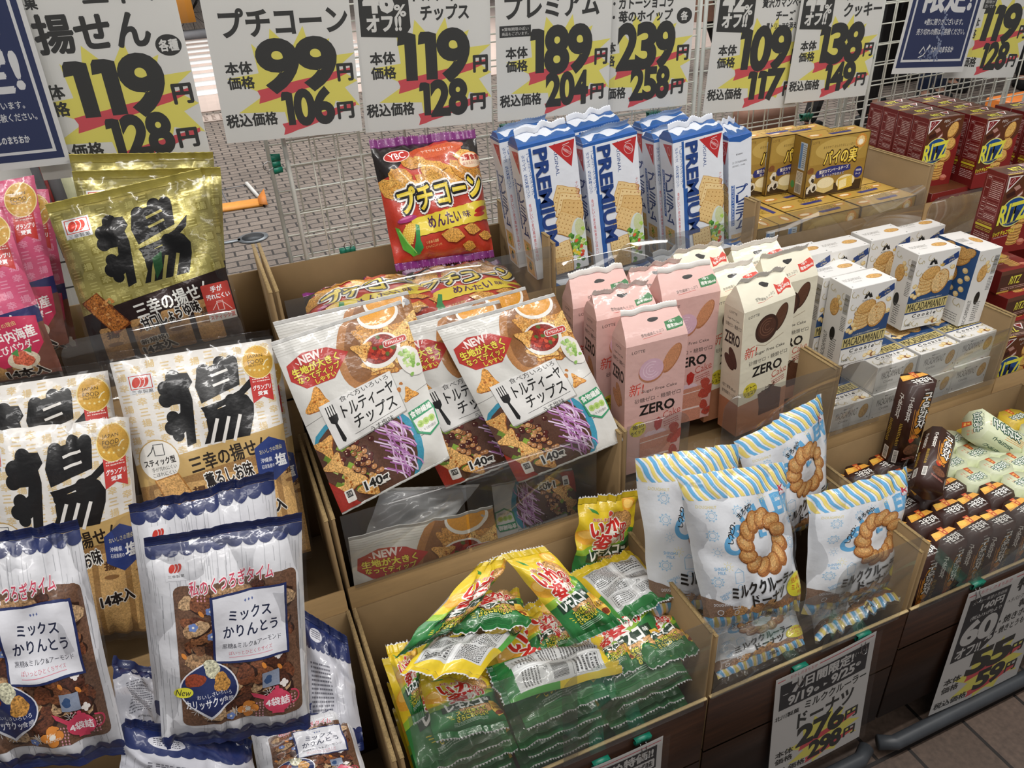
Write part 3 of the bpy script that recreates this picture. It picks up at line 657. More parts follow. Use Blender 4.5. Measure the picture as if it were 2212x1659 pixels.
# ---------------------------------------------------------------- artwork of the packages
def cookie(a, cx, cy, rx, ry=None, rot=0, col='D2A562', edge='B07E3C', n=.5, dots=8):
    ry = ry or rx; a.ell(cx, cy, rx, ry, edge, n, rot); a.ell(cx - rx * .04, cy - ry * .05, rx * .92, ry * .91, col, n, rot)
    for k in range(dots):
        t, r = a.rng.random() * 6.28, a.rng.random() ** .5 * .7; a.blob(cx + rx * r * math.cos(t), cy + ry * r * math.sin(t), min(rx, ry) * .09, 'C08A48', 0, 4)
def chip3(a, cx, cy, r, rot=0, col='D99A4A', n=.8):
    P = []
    for k in range(3):
        t0 = math.radians(rot + 120 * k)
        for dt, rr in ((-.16, .95), (.0, 1.06), (.16, .95)): P.append((cx + r * rr * math.cos(t0 + dt), cy + r * rr * math.sin(t0 + dt)))
        t1 = math.radians(rot + 120 * k + 60); P.append((cx + r * .5 * math.cos(t1), cy + r * .5 * math.sin(t1)))
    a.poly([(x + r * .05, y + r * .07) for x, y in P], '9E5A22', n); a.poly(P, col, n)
    for k in range(4): a.blob(cx + a.rng.uniform(-.35, .35) * r, cy + a.rng.uniform(-.35, .35) * r, r * .09, a.rng.choice(['A8601E', 'E8B872']), 0, 4)
def nut(a, cx, cy, r): a.ell(cx, cy, r, r * .9, 'D9B878', .3); a.ell(cx - r * .15, cy - r * .2, r * .7, r * .6, 'EFD9A4', .2)
def logo3(a, x, y, s, frame=True):
    if frame: a.rect(x - s * .1, y - s * .1, x + s * 1.1, y + s * 1.0, 'DADADA'); a.frame(x, y, x + s, y + s * .72, s * .04, 'B8402E')
    for k in (2, 1, 0): a.ell(x + s * (.3 + .2 * k), y + s * .36, s * .2, s * .30, 'DADADA', 0, 20, 16); a.ell(x + s * (.28 + .2 * k), y + s * .36, s * .18, s * .29, 'C0392B', 0, 20, 16)
    a.text('三幸製菓', x, y + s * .78, x + s, y + s * .98, '222222', b=.02)
def age_art(kind):
    gold, white, pink = kind == 'gold', kind == 'white', kind == 'pink'
    bg = dict(gold='9A9050', white='E4E0DA', pink='D0587C')[kind]; pt_ = dict(gold='B9AF6A', white='D9C193', pink='E08CA6')[kind]
    a = Art(100, 152 if white else 122, bg); r = random.Random(3)
    for i in range(11):
        for j in range(11):
            x, y = 2 + i * 9, 2 + j * 7.6 + (i % 2) * 3
            if y < 80: 
                if gold and (i + j) % 3 == 0: a.rect(x - 1, y - .5, x + 6.5, y + 6, '8A7F3C')
                a.text('三幸揚'[(i + 2 * j) % 3], x, y, x + 5.6, y + 5.2, pt_, b=.03, rot=-2)
    band = dict(gold='24100C', white='C5A468', pink='2A2A60')[kind]
    y0 = 70 if not white else 64
    a.poly([(0, y0 + 12)] + [(x, y0 + 12 - 14 * (x / 100) ** .9 * (1 if not pink else .8)) for x in range(5, 101, 5)] + [(100, y0 + 14), (100, y0 + 16)] + [(x, y0 + 30 - 14 * (x / 100)) for x in range(95, -1, -5)], band)
    if gold or pink: a.poly([(0, y0 + 28), (100, y0 + 13), (100, 122), (0, 122)], '24100C' if gold else '7A4A3C')
    else: a.poly([(0, y0 + 28), (100, y0 + 13), (100, 152), (0, 152)], '9A7444', .3)
    # crackers inside, seen through the clear lower part
    for k in range(4 if not white else 5):
        x = 16 + k * 21; a.rect(x - 8, 94 - k * 2, x + 9, 121 if not white else 150, ('B98E5A' if not white else 'C9A066'), .4, r=2); a.text('揚', x - 4, 97 - k, x + 4, 103 - k, '5A3A20', b=.04); a.ell(x, 108 - k, 5, 1.6, '8A6238')
    a.text('三幸の揚せん', 34, y0 + 7, 88, y0 + 19, 'F0EEE6' if not white else '23180E', b=.025, rot=-8)
    if gold: logo3(a, 8, 9, 14)
    if white: logo3(a, 9, 12, 13)
    # the large brushed character with its fat rounded strokes
    def brushed(D, Bc, dx=0):
        f = lambda P: [(x + dx, y) for x, y in P]
        for (x, y, r_) in ((35, 17, 4.6), (29, 24, 4.6), (28, 32, 4.4), (30, 45, 4), (28, 52, 4.4), (31, 58, 3.6), (65, 12, 4.4), (72, 12, 4), (54, 16, 4.6), (54, 46, 4.6), (68, 40, 4.6), (76, 41, 4)): a.ell(x + dx, y, r_, r_ * 1.2, D)
        a.poly(f([(30, 18), (36, 14), (44, 15), (46, 22), (43, 26), (44, 34), (41, 65), (35, 67), (36, 56), (30, 60), (27, 48), (35, 42), (36, 36), (27, 36), (26, 24)]), D)
        a.poly(f([(47, 26), (50, 14), (62, 12), (66, 9), (74, 10), (76, 14), (75, 29), (60, 34), (49, 38)]), D); a.line(f([(58, 20), (69, 17)]), 1.8, Bc); a.line(f([(58, 27), (69, 24)]), 1.8, Bc)
        a.poly(f([(48, 41), (62, 38), (74, 33), (84, 24), (82, 32), (76, 37), (62, 42), (50, 46)]), D)
        a.poly(f([(50, 50), (56, 44), (66, 42), (72, 38), (79, 38), (82, 44), (81, 52), (76, 66), (46, 67), (50, 58)]), D)
        for x in (57, 64.5, 72): a.line(f([(x, 50), (x - 6.5, 68)]), 2.2, Bc)
    brushed('0E0C0C' if not pink else '26204A', bg, 0 if not pink else -14)
    if gold: a.poly([(55, 50), (62, 46), (60, 58), (54, 66)], '1E4A26')
    if not gold:
        for k, (x, y) in enumerate(((79, 6),)):
            a.poly([(x + 3, y + 14), (x + 17, y + 14), (x + 17, y + 38), (x + 10, y + 34), (x + 3, y + 38)], 'C8403C'); a.ell(x + 10, y + 9, 10.5, 12, 'EFDDA0'); a.ell(x + 10, y + 9, 9.8, 11.4, 'D2A23E', .15)
            a.text('JAPAN', x + 3.5, y + 3.5, x + 13.5, y + 6.3, '3A2408', b=.0); a.text('FOOD', x + 3.5, y + 7, x + 13.5, y + 9.8, '3A2408', b=.0); a.text('SELECTION', x + 3.5, y + 10.3, x + 13.5, y + 11.6, '3A2408', b=.0)
            for q in range(5): a.star(x + 4 + q * 3, y + 15 - abs(q - 2) * .6, .5, 1.1, 5, 'F0DC98')
            a.line([(x + 13, y + 12), (x + 15, y + 9), (x + 17, y + 8)], .8, 'F0E4B8'); a.fine(x + 4.5, y + 20.5, x + 16, y + 24, 2, 'F4D8D0'); a.text('グランプリ', x + 4.2, y + 25.5, x + 16, y + 29, 'FFFFFF', b=.03); a.text('受賞', x + 7, y + 30, x + 13.5, y + 33, 'FFFFFF', b=.03)
            for q in range(5): a.line([(x + 6 + 2 * q, y - 1), (x + 6 + 2 * q, y - 2.5 - (q == 2))], .5, 'D9B878')
    if gold:
        a.poly([(2, 72), (14, 66), (30, 94), (18, 101)], '7A3E16', .9); a.poly([(3, 72.5), (13.5, 67), (28.5, 93), (18, 99.5)], 'B06A2C', .95)
        for k in range(26): a.blob(8 + a.rng.random() * 15, 72 + a.rng.random() * 20, 1.1, a.rng.choice(['C98444', '8A4A1C', 'D79A5A']), .6, 5)
        a.text('甘口しょうゆ味', 36, 90, 76, 99, '1A1210', b=.04, ol=[(.14, 'E8E4DC')], rot=-8)
        a.rect(80, 78, 99, 106, 'C8463C', r=1); a.rect(80, 101, 99, 107, 'E4DED8'); a.text('手が', 86, 80, 94, 84.5, 'FFFFFF', b=.03, ol=()); a.text('汚れにくい', 82, 86, 98, 90, 'FFFFFF', b=.03); a.line([(84, 98), (88, 93), (92, 93), (95, 97), (97, 100)], .5, 'F6D0C8'); a.frame(88, 92, 92, 99, .5, 'F6D0C8'); a.text('スティック型', 81, 102, 98, 105.5, 'C8463C', b=.03)
        a.text('新規格!', 32, 108, 50, 112, '1A1210', b=.03, ol=[(.14, 'D8D0C4')], rot=-6); a.text('14本入', 32, 113, 54, 120, '1A1210', b=.05, ol=[(.14, 'D8D0C4')], rot=-6)
    if white:
        a.ell(16, 74, 13, 15.5, 'F0EDE6'); a.ring(16, 74, 12.3, 13, 'C5A468', 1.2); a.text('スティック型', 6, 72, 26, 77, '1A1210', b=.03, rot=-6); a.text('手が汚れにくい', 10, 78, 26, 81, '1A1210', rot=-6); a.text('こぼれにくい', 10, 82, 25, 85, '1A1210', rot=-6); a.line([(9, 70), (12, 67), (14, 63)], .7, '555555'); a.frame(14, 62, 20, 70, .5, '555555')
        a.poly([(10, 88), (26, 84), (34, 104), (36, 120), (20, 122)], 'B07838', .5); a.poly([(11, 88.5), (25.5, 85), (33, 104), (35, 119), (21, 121)], 'D8A868', .6)
        a.text('薫るしお味', 42, 86, 74, 97, '1A1210', b=.03, ol=[(.11, 'EEEAE2')], rot=-8)
        a.poly([(77, 76), (88, 69), (99, 75), (100, 94), (88, 102), (77, 95)], '2C3E7C'); a.text('おいしさの理由', 80, 77, 96, 80.5, 'E4D9A8', rot=-6); a.text('塩', 90, 83, 98, 92, 'FFFFFF', b=.03); a.text('沖縄県', 80, 84, 88, 87.5, 'FFFFFF'); a.text('石垣島産の', 80, 89, 89, 92, 'FFFFFF')
        a.text('14本入', 70, 116, 92, 125, '1A1210', b=.05, ol=[(.12, 'D8D0C4')], rot=-4)
    if pink:
        a.poly([(52, 82), (74, 74), (97, 78), (96, 98), (86, 110), (66, 112), (54, 98)], 'C8365A'); a.text('おいしさの理由', 62, 80, 84, 83.5, 'E8D08A', rot=-8); a.text('瀬戸内海産', 60, 85.5, 94, 94, 'F6EEEA', b=.03, rot=-8); a.text('えびパウダー', 64, 95, 94, 101, 'F6EEEA', b=.02, rot=-8)
        a.ell(80, 108, 10, 7, 'E0D2B8', .2); a.blob(80, 107, 6, 'C8644A', .8); a.poly([(74, 102), (79, 99), (78, 105)], '4A8A48'); a.poly([(82, 101), (88, 99), (86, 104)], '4A8A48'); a.text('14本入', 66, 114, 92, 121, '1A1210', b=.05, ol=[(.12, 'D8D0C4')])
        a.text('味', 44, 92, 52, 100, '1A1210', b=.04, ol=[(.13, 'EEEAE2')])
    return a
def corn_art():
    a = Art(100, 118, 'BE3A28', .12); a.poly([(0, 0), (60, 0), (30, 12), (12, 30), (0, 34)], '1E1614'); a.poly([(70, 0), (100, 0), (100, 22), (92, 26)], '1E1614'); a.ell(52, 14, 30, 10, 'C04A26', .3, -8); a.ell(60, 10, 26, 6, 'D0603A', .3, -12)
    r = a.rng
    for k in range(46):
        x, y = 4 + r.random() * 92, 18 + r.random() * 30; 
        if y < 30 and x < 26: continue
        rr = 6 + r.random() * 4; ro = r.random() * 90; c = r.choice(['D9A048', 'E2AE58', 'C98C38'])
        P = [(x + rr * math.cos(math.radians(ro + t)) * (1.25 if t % 180 == 0 else .85), y + rr * math.sin(math.radians(ro + t)) * (1.1 if t % 180 == 0 else .8)) for t in range(0, 360, 60)]
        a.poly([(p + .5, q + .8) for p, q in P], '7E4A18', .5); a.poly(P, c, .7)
        for i in range(-1, 2):
            for j in range(-1, 2): a.ell(x + i * rr * .42, y + j * rr * .36, .55, .4, '9C6424', 0, 0, 6)
    a.ell(20, 12, 12, 6.2, 'EED2CC', 0, -8); a.ell(20, 12, 11.2, 5.5, 'C03026', 0, -8); a.text('YBC', 12.5, 8.6, 27.5, 15.4, 'FFFFFF', b=.01, rot=-8)
    a.text('ヤマザキビスケット', 42, 8, 74, 11.5, 'F4E4DA', b=.02, rot=-5)
    a.ell(88, 24, 13, 9, 'E08A3A', 0, -5); a.ell(88, 24, 11.6, 7.8, 'F2D8B8', 0, -5); a.text('3層食感', 79, 18, 98, 24, 'B02820', b=.04, rot=-5); a.text('重なるおいしさ', 79, 25.5, 98, 28.5, 'B02820', b=.02, rot=-5)
    s = 'プチコーン'; a.text(s, 13, 42, 95, 66, 'E8CC3A', b=.03, ol=[(.20, 'F2EEEA'), (.125, '14100C')], rot=-7, sh=.05); a.text(s, 14.5, 43.5, 93, 64, 'F2DC64', b=-.005, rot=-7, sh=.05)
    a.poly([(20, 77)] + [(20 + 4 * k, 76.5 - 1.7 * (k * .35) + .7 * (k % 2)) for k in range(1, 21)] + [(101, 82)] + [(100 - 4 * k, 84.5 + 1.7 * (k * .32) + .7 * (k % 2)) for k in range(0, 20)], 'E8CF3E')
    a.text('めんたい', 36, 75, 68, 87, '4A1C4E', b=.03, rot=-6); a.text('味', 71, 75, 78, 82, '4A1C4E', b=.02, rot=-6)
    a.ell(90, 75, 8, 2.6, 'B8281E', 0, -20); a.ell(88, 80, 7, 2.2, 'C8382A', 0, -12); a.line([(96, 71), (99, 68)], 1, '3A8A38'); a.ell(17, 76, 9, 3, 'B03A7A', 0, -12); a.ell(16, 75, 6, 1, 'D87AA8', 0, -12)
    a.ell(16, 92, 5.6, 13, 'E2B23E', .2, 20)
    for i in range(5):
        for j in range(9): a.ell(12 + i * 2.1 + j * -.6 + 3, 82 + j * 2.3, .8, .9, 'F0CE62', 0, 0, 6)
    a.poly([(6, 82), (9, 84), (14, 98), (20, 108), (26, 111), (18, 113), (10, 105)], '5AA83A'); a.poly([(24, 82), (27, 84), (26, 98), (28, 106), (24, 112), (19, 109), (22, 98)], '2E8C4A'); a.line([(9, 86), (15, 100), (22, 110)], .9, 'A8D86A')
    a.text('つまめる濃厚', 31, 100, 44, 103, 'F2D890', b=.02, rot=-6); a.text('とうもろこしスナック!', 31, 104.5, 47, 107, 'F2D890', b=.01, rot=-6)
    for (x, y, rr) in ((58, 98, 9), (78, 94, 7), (92, 102, 6), (74, 110, 6)):
        P = [(x + rr * math.cos(math.radians(15 + t)) * (1.3 if t % 180 == 0 else .8), y + rr * math.sin(math.radians(15 + t)) * (1.1 if t % 180 == 0 else .85)) for t in range(0, 360, 60)]; a.poly([(p + .5, q + .8) for p, q in P], '7A2A14'); a.poly(P, 'DCA24C', .7)
        for i in range(-2, 3):
            for j in range(-1, 2): a.ell(x + i * rr * .33, y + j * rr * .36, .5, .4, 'A06828', 0, 0, 6)
    return a
def salad(a, x, y, s):
    for k in range(34): a.blob(x + a.rng.gauss(0, s * .32), y + a.rng.gauss(0, s * .5), s * .15, a.rng.choice(['5E9A3A', '7CB848', '3E7A2C', 'A8CC5A', 'C8D88A']), .4, 5)
    for k in range(7): a.blob(x + a.rng.gauss(0, s * .25), y + a.rng.gauss(0, s * .4), s * .13, a.rng.choice(['C8402E', 'D85A3A', 'E8C83A']), .2, 5)
def cracker_sq(a, cx, cy, s, rot, col='E2C184'):
    P = [(-1, -1), (-.5, -1.04), (0, -1), (.5, -1.04), (1, -1), (1.04, 0), (1, 1), (.5, 1.04), (0, 1), (-.5, 1.04), (-1, 1), (-1.04, 0)]; c, d = math.cos(math.radians(rot)), math.sin(math.radians(rot))
    f = lambda x, y: (cx + s * (x * c - y * d), cy + s * (x * d + y * c))
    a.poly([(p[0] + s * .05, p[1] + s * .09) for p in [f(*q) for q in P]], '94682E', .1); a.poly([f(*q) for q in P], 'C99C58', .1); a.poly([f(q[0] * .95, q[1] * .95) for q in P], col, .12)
    for i in range(-2, 3):
        for j in range(-2, 3): a.ell(*f(i * .38, j * .38), s * .06, None, 'A87838', 0, 0, 6)
def premium_front():
    a = Art(100, 235, 'DFE3EA'); B = '2458A0'; a.rect(0, 0, 100, 5, B)
    a.rect(17, 6, 21.5, 230, B); a.text('プレミアムクラッカー', 12.5, 12, 20.5, 90, B, b=.02, vert=True); a.rect(17.5, 92, 26, 232, B)
    a.text('Wサイズ', 3.5, 14, 9.5, 40, '3A5C98', b=.01, vert=True); a.text('5枚×8パック', 3.5, 46, 9.5, 86, '3A5C98', b=.01, vert=True); a.text('香ばしい小麦の風味豊かな味わい', 4.5, 96, 9, 200, 'C8383A', b=.0, vert=True)
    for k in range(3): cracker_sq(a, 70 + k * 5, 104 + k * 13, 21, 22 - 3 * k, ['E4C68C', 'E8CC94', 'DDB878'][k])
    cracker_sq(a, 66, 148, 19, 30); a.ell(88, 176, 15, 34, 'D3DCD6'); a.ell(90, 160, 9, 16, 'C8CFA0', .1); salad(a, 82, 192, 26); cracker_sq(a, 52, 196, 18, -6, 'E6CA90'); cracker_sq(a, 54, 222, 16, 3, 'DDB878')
    for k in range(30): a.ell(60 + a.rng.random() * 22, 205 + a.rng.random() * 15, .7, None, 'F2F2F0', 0, 0, 5)
    a.text('PREMIUM', -49, 85, 121, 107, '1B3C7C', b=.04, rot=90); a.text('ORIGINAL', 36, 32, 89, 38, '1B3C7C', b=.01, rot=90)
    a.poly([(52, 10), (98, 8), (88, 52)], 'B82A2C'); a.ell(82, 25, 8, 10, 'D8B0B0', 0, -30); a.ell(82, 25, 7, 9, 'B82A2C', 0, -30); a.text('NABISCO', 73, 22.5, 92, 27, 'E8D8D8', b=.01, rot=40); a.line([(76, 14), (88, 12)], 1, 'E8D8D8'); a.text('ナビスコ', 91, 78, 96, 106, 'C06A6C', vert=True)
    a.ell(30, 222, 7, 9, '24457E', 0); a.text('PLUS', 25, 219, 35, 224, 'E8ECF4', b=.02); return a
def premium_side():
    a = Art(50, 235, 'DCE0E8'); B = '2458A0'; a.rect(0, 0, 50, 5, B); a.poly([(14, 12), (46, 9), (42, 48)], 'B82A2C'); a.ell(34, 22, 5, 8, 'D8B0B0', 0, -20); a.ell(34, 22, 4.2, 7, 'B82A2C', 0, -20)
    a.rect(6, 60, 14, 150, B); a.text('PREMIUM CRACKERS', -33, 100, 53, 104.5, 'DCE0E8', b=.0, rot=90); a.text('プレミアム', 17, 62, 42, 160, '1B3C7C', b=.03, vert=True); a.text('オリジナル', 43, 62, 48, 86, '1B3C7C', vert=True)
    a.rect(6, 170, 42, 198, 'D8B47A', .3); salad(a, 24, 184, 9); a.rect(6, 203, 42, 232, 'D8B47A', .3); a.blob(24, 216, 8, '3A4A6A', .3); salad(a, 26, 214, 5); return a
def premium_end():
    a = Art(50, 235, 'DADEE6'); B = '2458A0'; a.poly([(0, 0), (50, 0), (50, 6), (25, 12), (0, 6)], B); a.text('賞味期限', 16, 32, 30, 35, '444444'); a.text('21 OCA0034402', 8, 46, 40, 49.5, '333333', b=.01); a.text('2023/12  16:46', 8, 53, 36, 56, '333333', b=.01)
    a.rect(6, 90, 13, 170, B); a.text('PREMIUM CRACKERS', -30, 127.5, 49, 132, 'DCE0E8', b=.0, rot=90); a.text('プレミアム', 17, 92, 42, 180, '1B3C7C', b=.03, vert=True); a.rect(6, 188, 40, 205, 'D0B080', .3); a.rect(6, 210, 40, 230, 'D0B080', .3); return a
def pie_front():
    a = Art(150, 112, '9A7A34', .05); a.rect(4, 2, 146, 50, 'A8893F', .05, r=3); a.ell(75, 24, 60, 20, 'BDA055', .05); a.frame(0.8, .8, 149.2, 111.2, 1.4, '4A3514')
    a.text('LOTTE', 6, 6, 22, 10.5, '5A3A10', b=.0); a.text('まろやかで ほんのり甘じょっぱい', 34, 17, 112, 22, '5A4010', b=.0)
    a.ell(128, 16, 14, 13, 'C98A3A', .5); a.ell(127, 16, 10, 9, 'E8C888', .4); a.ell(127, 18, 6, 5, 'F4ECD8')
    a.text('パイの実', 40, 27, 122, 53, 'E8C63C', b=.03, ol=[(.12, '3A2408')]); a.text('パイの実', 41, 28, 121, 51, 'F4DE78', b=-.01)
    a.poly([(26, 62), (60, 56), (110, 58), (112, 68), (72, 72), (28, 76), (22, 70)], '2A2F74'); a.text('贅沢カマンベールチーズ', 32, 60, 106, 67, 'F0E8D8', b=.02, rot=-3); a.text('黒トリュフを添えて', 40, 70, 96, 75, 'F0E8D8', b=.0, ol=[(.1, '2A2F74')])
    a.rect(4, 90, 146, 110, '3A2812', .3); a.ell(52, 88, 22, 12, 'D9C890', .15); a.poly([(30, 88), (74, 88), (74, 102), (52, 107), (30, 100)], 'CDB878', .15); a.ell(52, 87, 21, 10, 'E8DCB4', .1)
    a.ell(104, 90, 24, 13, 'E6D9B0', .15); a.poly([(84, 84), (120, 80), (124, 102), (88, 106)], 'D8B848', .2); a.poly([(88, 88), (106, 84), (108, 100), (90, 104)], 'EDE0A8', .1)
    for (x, y, rr) in ((16, 76, 8), (22, 92, 9), (12, 96, 7)): a.blob(x, y, rr, 'D9D2C0', .5); a.blob(x + 2, y + 3, rr * .5, '2A2018', .4)
    a.ell(134, 76, 11, None, '2A2F74'); a.text('北海道産', 127, 70, 141, 74, 'F0E8D8'); a.text('チーズ', 128, 77, 140, 81, 'F0E8D8'); a.blob(10, 60, 7, '7A4A22', .3); return a
def pie_side():
    a = Art(60, 112, '8E702E', .05); a.frame(.8, .8, 59.2, 111.2, 1.2, '4A3514'); a.rect(26, 10, 50, 60, 'C4D4E4'); a.rect(27, 12, 36, 58, '5A88C4'); a.fine(38, 14, 49, 58, 12, '555555'); a.rect(24, 64, 48, 106, 'D8D2C4'); a.bars(26, 88, 46, 104); a.fine(26, 66, 46, 86, 8, '555555'); a.ell(14, 92, 7, None, '3A8A48'); return a
def pie_top():
    a = Art(150, 60, 'BF9A48', .05); a.frame(.8, .8, 149.2, 59.2, 1.2, '6A4A1C'); a.ell(24, 36, 18, 10, 'D08A3C', .5); a.ell(24, 35, 12, 6, 'F0DCB4', .2); a.text('パイの実', 66, 10, 112, 30, 'D8B040', b=.02, ol=[(.1, '4A3010')]); a.poly([(58, 34), (116, 32), (112, 44), (62, 46)], '2A2F74'); a.ell(126, 20, 14, 7, 'D08A3C', .5); a.ell(126, 20, 9, 4, 'F0DCB4', .2); return a
def ritz_front():
    a = Art(88, 158, '5A3018', .1); a.poly([(88, 40), (88, 158), (0, 158), (0, 120), (40, 100), (70, 60)], '82201E', .05)
    a.poly([(2, 4), (32, 4), (4, 34)], 'E8E0DC'); a.poly([(5.5, 6), (27, 6), (6.5, 28)], '7E1C1E'); a.ell(12, 13, 3.2, 6.5, 'D8B8B4', 0, 35); a.ell(12, 13, 2.4, 5.6, '7E1C1E', 0, 35)
    a.text('ナビスコ', 38, 6, 52, 11.5, 'E8E0D8', b=.03); a.text('チョコクリームの味わい', 42, 9, 80, 14, 'E8E0D8', b=.02, rot=-22, arc=40)
    a.poly([(16, 26), (30, 20), (40, 32), (28, 42)], '5E2A18'); a.poly([(18, 26), (28, 21), (34, 28), (25, 33)], 'B08478'); a.poly([(6, 38), (22, 32), (26, 40), (10, 46)], '3A160C'); a.poly([(28, 44), (40, 32), (42, 42), (34, 50)], '8A5242'); a.poly([(30, 44), (40, 36), (40, 40), (33, 47)], 'D8C0B8')
    for (x, y, rx, ry, ro) in ((65, 30, 11, 18, 22), (66, 61, 13, 13, 0), (58, 87, 15, 13, 0)):
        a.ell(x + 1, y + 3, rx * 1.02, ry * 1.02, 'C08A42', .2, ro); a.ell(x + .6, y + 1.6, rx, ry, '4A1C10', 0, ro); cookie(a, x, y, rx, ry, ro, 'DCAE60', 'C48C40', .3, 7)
    for k in range(6): a.ell(48 + (k % 2), 139 - k * 6, 13, 5, 'C89048', .2); a.ell(48 + (k % 2), 137.6 - k * 6, 12.4, 4, '4A1C10'); a.ell(48 + (k % 2), 136 - k * 6, 13, 4.6, 'DCAE60', .3)
    a.ell(31, 74, 28, 30, 'D8D67A', 0, 18); a.ell(31, 74, 25.5, 27.5, '1C4A86', 0, 18); a.ell(31, 84, 22, 15, '182C5A', 0, 10)
    a.text('RITZ', 3, 57, 60, 93, 'E2DC4A', b=.03, rot=-7, sh=.12); a.text('CRACKERS', 20, 94, 42, 97.5, 'C8C88A', b=.0, rot=-7); a.text('リッツ チョコサンド', -2 + 3, 110, 46, 119, 'E6D83C', b=.035, rot=-6, sh=.1); a.text('Chocolate Sandwich', 4, 121, 34, 124, 'D8C8C0', b=0, rot=-5)
    a.blob(68, 140, 10, 'B85A44', .3, ay=.6); a.blob(68, 137, 7, 'D88A74', .3, ay=.6); return a
def ritz_side():
    a = Art(52, 158, '701A1A', .03); c = 'C88A84'; a.frame(5, 10, 47, 92, .6, c)
    for y in (17, 52, 58, 66, 74, 80): a.line([(5, y), (47, y)], .5, c)
    a.line([(17, 10), (17, 92)], .5, c)
    for y0, y1, n in ((18, 51, 9), (60, 65, 1), (67, 73, 2), (81, 91, 3)): a.fine(19, y0 + .8, 46, y1, n, 'DDBBB4')
    for y in (12, 33, 54, 61, 69, 76, 85): a.fine(7, y, 15, y + 3, 1, 'E8CEC8')
    a.text('名 称', 7, 11.8, 15, 15, 'E8CEC8'); a.fine(8, 97, 45, 102, 2, 'D8B84A'); a.rect(5, 103, 47, 107.5, 'D8C832'); a.fine(7, 110, 46, 116, 2, 'D8C84A'); a.fine(7, 119, 46, 138, 5, 'DDBBB4'); return a
def ritz_lie():
    a = Art(158, 52, '7C1F1C', .03); a.poly([(4, 44), (16, 20), (34, 20), (16, 46)], 'E8E0DC'); a.poly([(8, 41), (17, 23), (29, 23), (15, 42)], '7C1F1C'); a.ell(66, 32, 15, 15, 'D8D67A'); a.ell(66, 32, 13, 13, '1C4A86'); a.text('RITZ', 54, 24, 79, 39, 'E2DC4A', b=.02, rot=-6, sh=.1)
    a.text('リッツ', 88, 18, 104, 25, 'E6D83C', b=.03); a.text('チョコサンド', 86, 28, 112, 35, 'E6D83C', b=.03); a.poly([(128, 20), (150, 20), (134, 46)], 'E8E0DC'); a.poly([(131, 22), (146, 22), (134, 41)], '7C1F1C'); return a
def ritz_top():
    a = Art(88, 52, '4E3226', .1); a.rect(0, 0, 88, 10, '6A4434'); a.text('RITZ', 26, 16, 52, 34, 'E2DC4A', b=.02, sh=.1); a.poly([(58, 6), (80, 6), (64, 30)], 'E8E0DC'); a.poly([(61, 8), (76, 8), (65, 25)], '7C1F1C'); a.fine(8, 40, 80, 48, 2, 'C8A898'); a.rect(0, 48, 30, 52, 'C9A94A'); return a
def swirl(a, x, y, s, col='BDB08A', m=1):
    s *= 1.35
    a.ring(x, y, s * .75, s * .95, col, a0=0, a1=250 * m); a.ring(x + s * .9, y + s * .7, s * .3, s * .48, col, a0=120, a1=400)
def mac_front():
    a = Art(94, 150, 'E6E4E0'); 
    for (x, y, s) in ((8, 12, 5), (30, 10, 5), (10, 36, 5), (84, 34, 4), (82, 118, 6), (12, 134, 6), (86, 140, 6), (30, 140, 5)): swirl(a, x, y, s)
    a.poly([(0, 80), (94, 62), (94, 98), (0, 98)], '1F4474', .1); a.ell(36, 80, 34, 16, '1F4474', .1)
    a.poly([(32, 20), (38, 12), (44, 20), (41, 23), (38, 19), (35, 23)], '1A1A1A'); a.poly([(29, 24), (33, 14), (36, 24)], '1A1A1A'); a.poly([(41, 24), (43, 14), (48, 24)], '1A1A1A'); a.text('MORINAGA', 27, 26, 49, 29.5, '1A1A1A', b=.01)
    a.poly([(60, 21), (70, 16), (91, 6), (94, 19), (74, 28), (61, 32)], '23407A'); a.text('King', 70, 12, 82, 18, 'E4D8A8', b=.0, rot=-18); a.text('of Nuts', 73, 19, 86, 23, 'E4D8A8', b=.0, rot=-18); a.poly([(56, 30), (55, 24), (58, 27), (60, 22), (62, 27), (66, 25), (64, 31)], 'CFA950')
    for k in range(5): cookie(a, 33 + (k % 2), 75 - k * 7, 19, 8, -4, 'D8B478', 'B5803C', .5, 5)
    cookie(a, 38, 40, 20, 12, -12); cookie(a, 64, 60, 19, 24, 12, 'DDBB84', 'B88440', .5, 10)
    for (x, y) in ((8, 62), (16, 70), (7, 80), (22, 80), (86, 36), (88, 58), (14, 84)): nut(a, x, y, 5)
    a.text('この季節だけの特別な味わい', 20, 90, 78, 93.5, 'E8E4C8', b=.0, rot=-2)
    a.poly([(0, 96), (94, 94), (94, 114), (0, 116)], 'C8B878', .1); a.rect(0, 114.5, 94, 117.5, '23407A'); a.text('MACADAMIANUT', 3, 97, 91, 113, '14100C', b=.0); a.text('MACADAMIANUT', 3.4, 97, 91.4, 113, '14100C', b=.0)
    a.text('C o o k i e', 20, 120, 74, 127, '1A1A1A', b=.03, sh=.15); a.text('[マカダミアナッツクッキー]', 22, 129, 72, 133, '2A2A2A', b=.0); nut(a, 58, 141, 5); nut(a, 68, 138, 6); a.ell(74, 142, 5, None, '8A5A34'); nut(a, 78, 142, 4.6); a.text('12枚', 6, 138, 20, 144, '1A1A1A', b=.01); return a
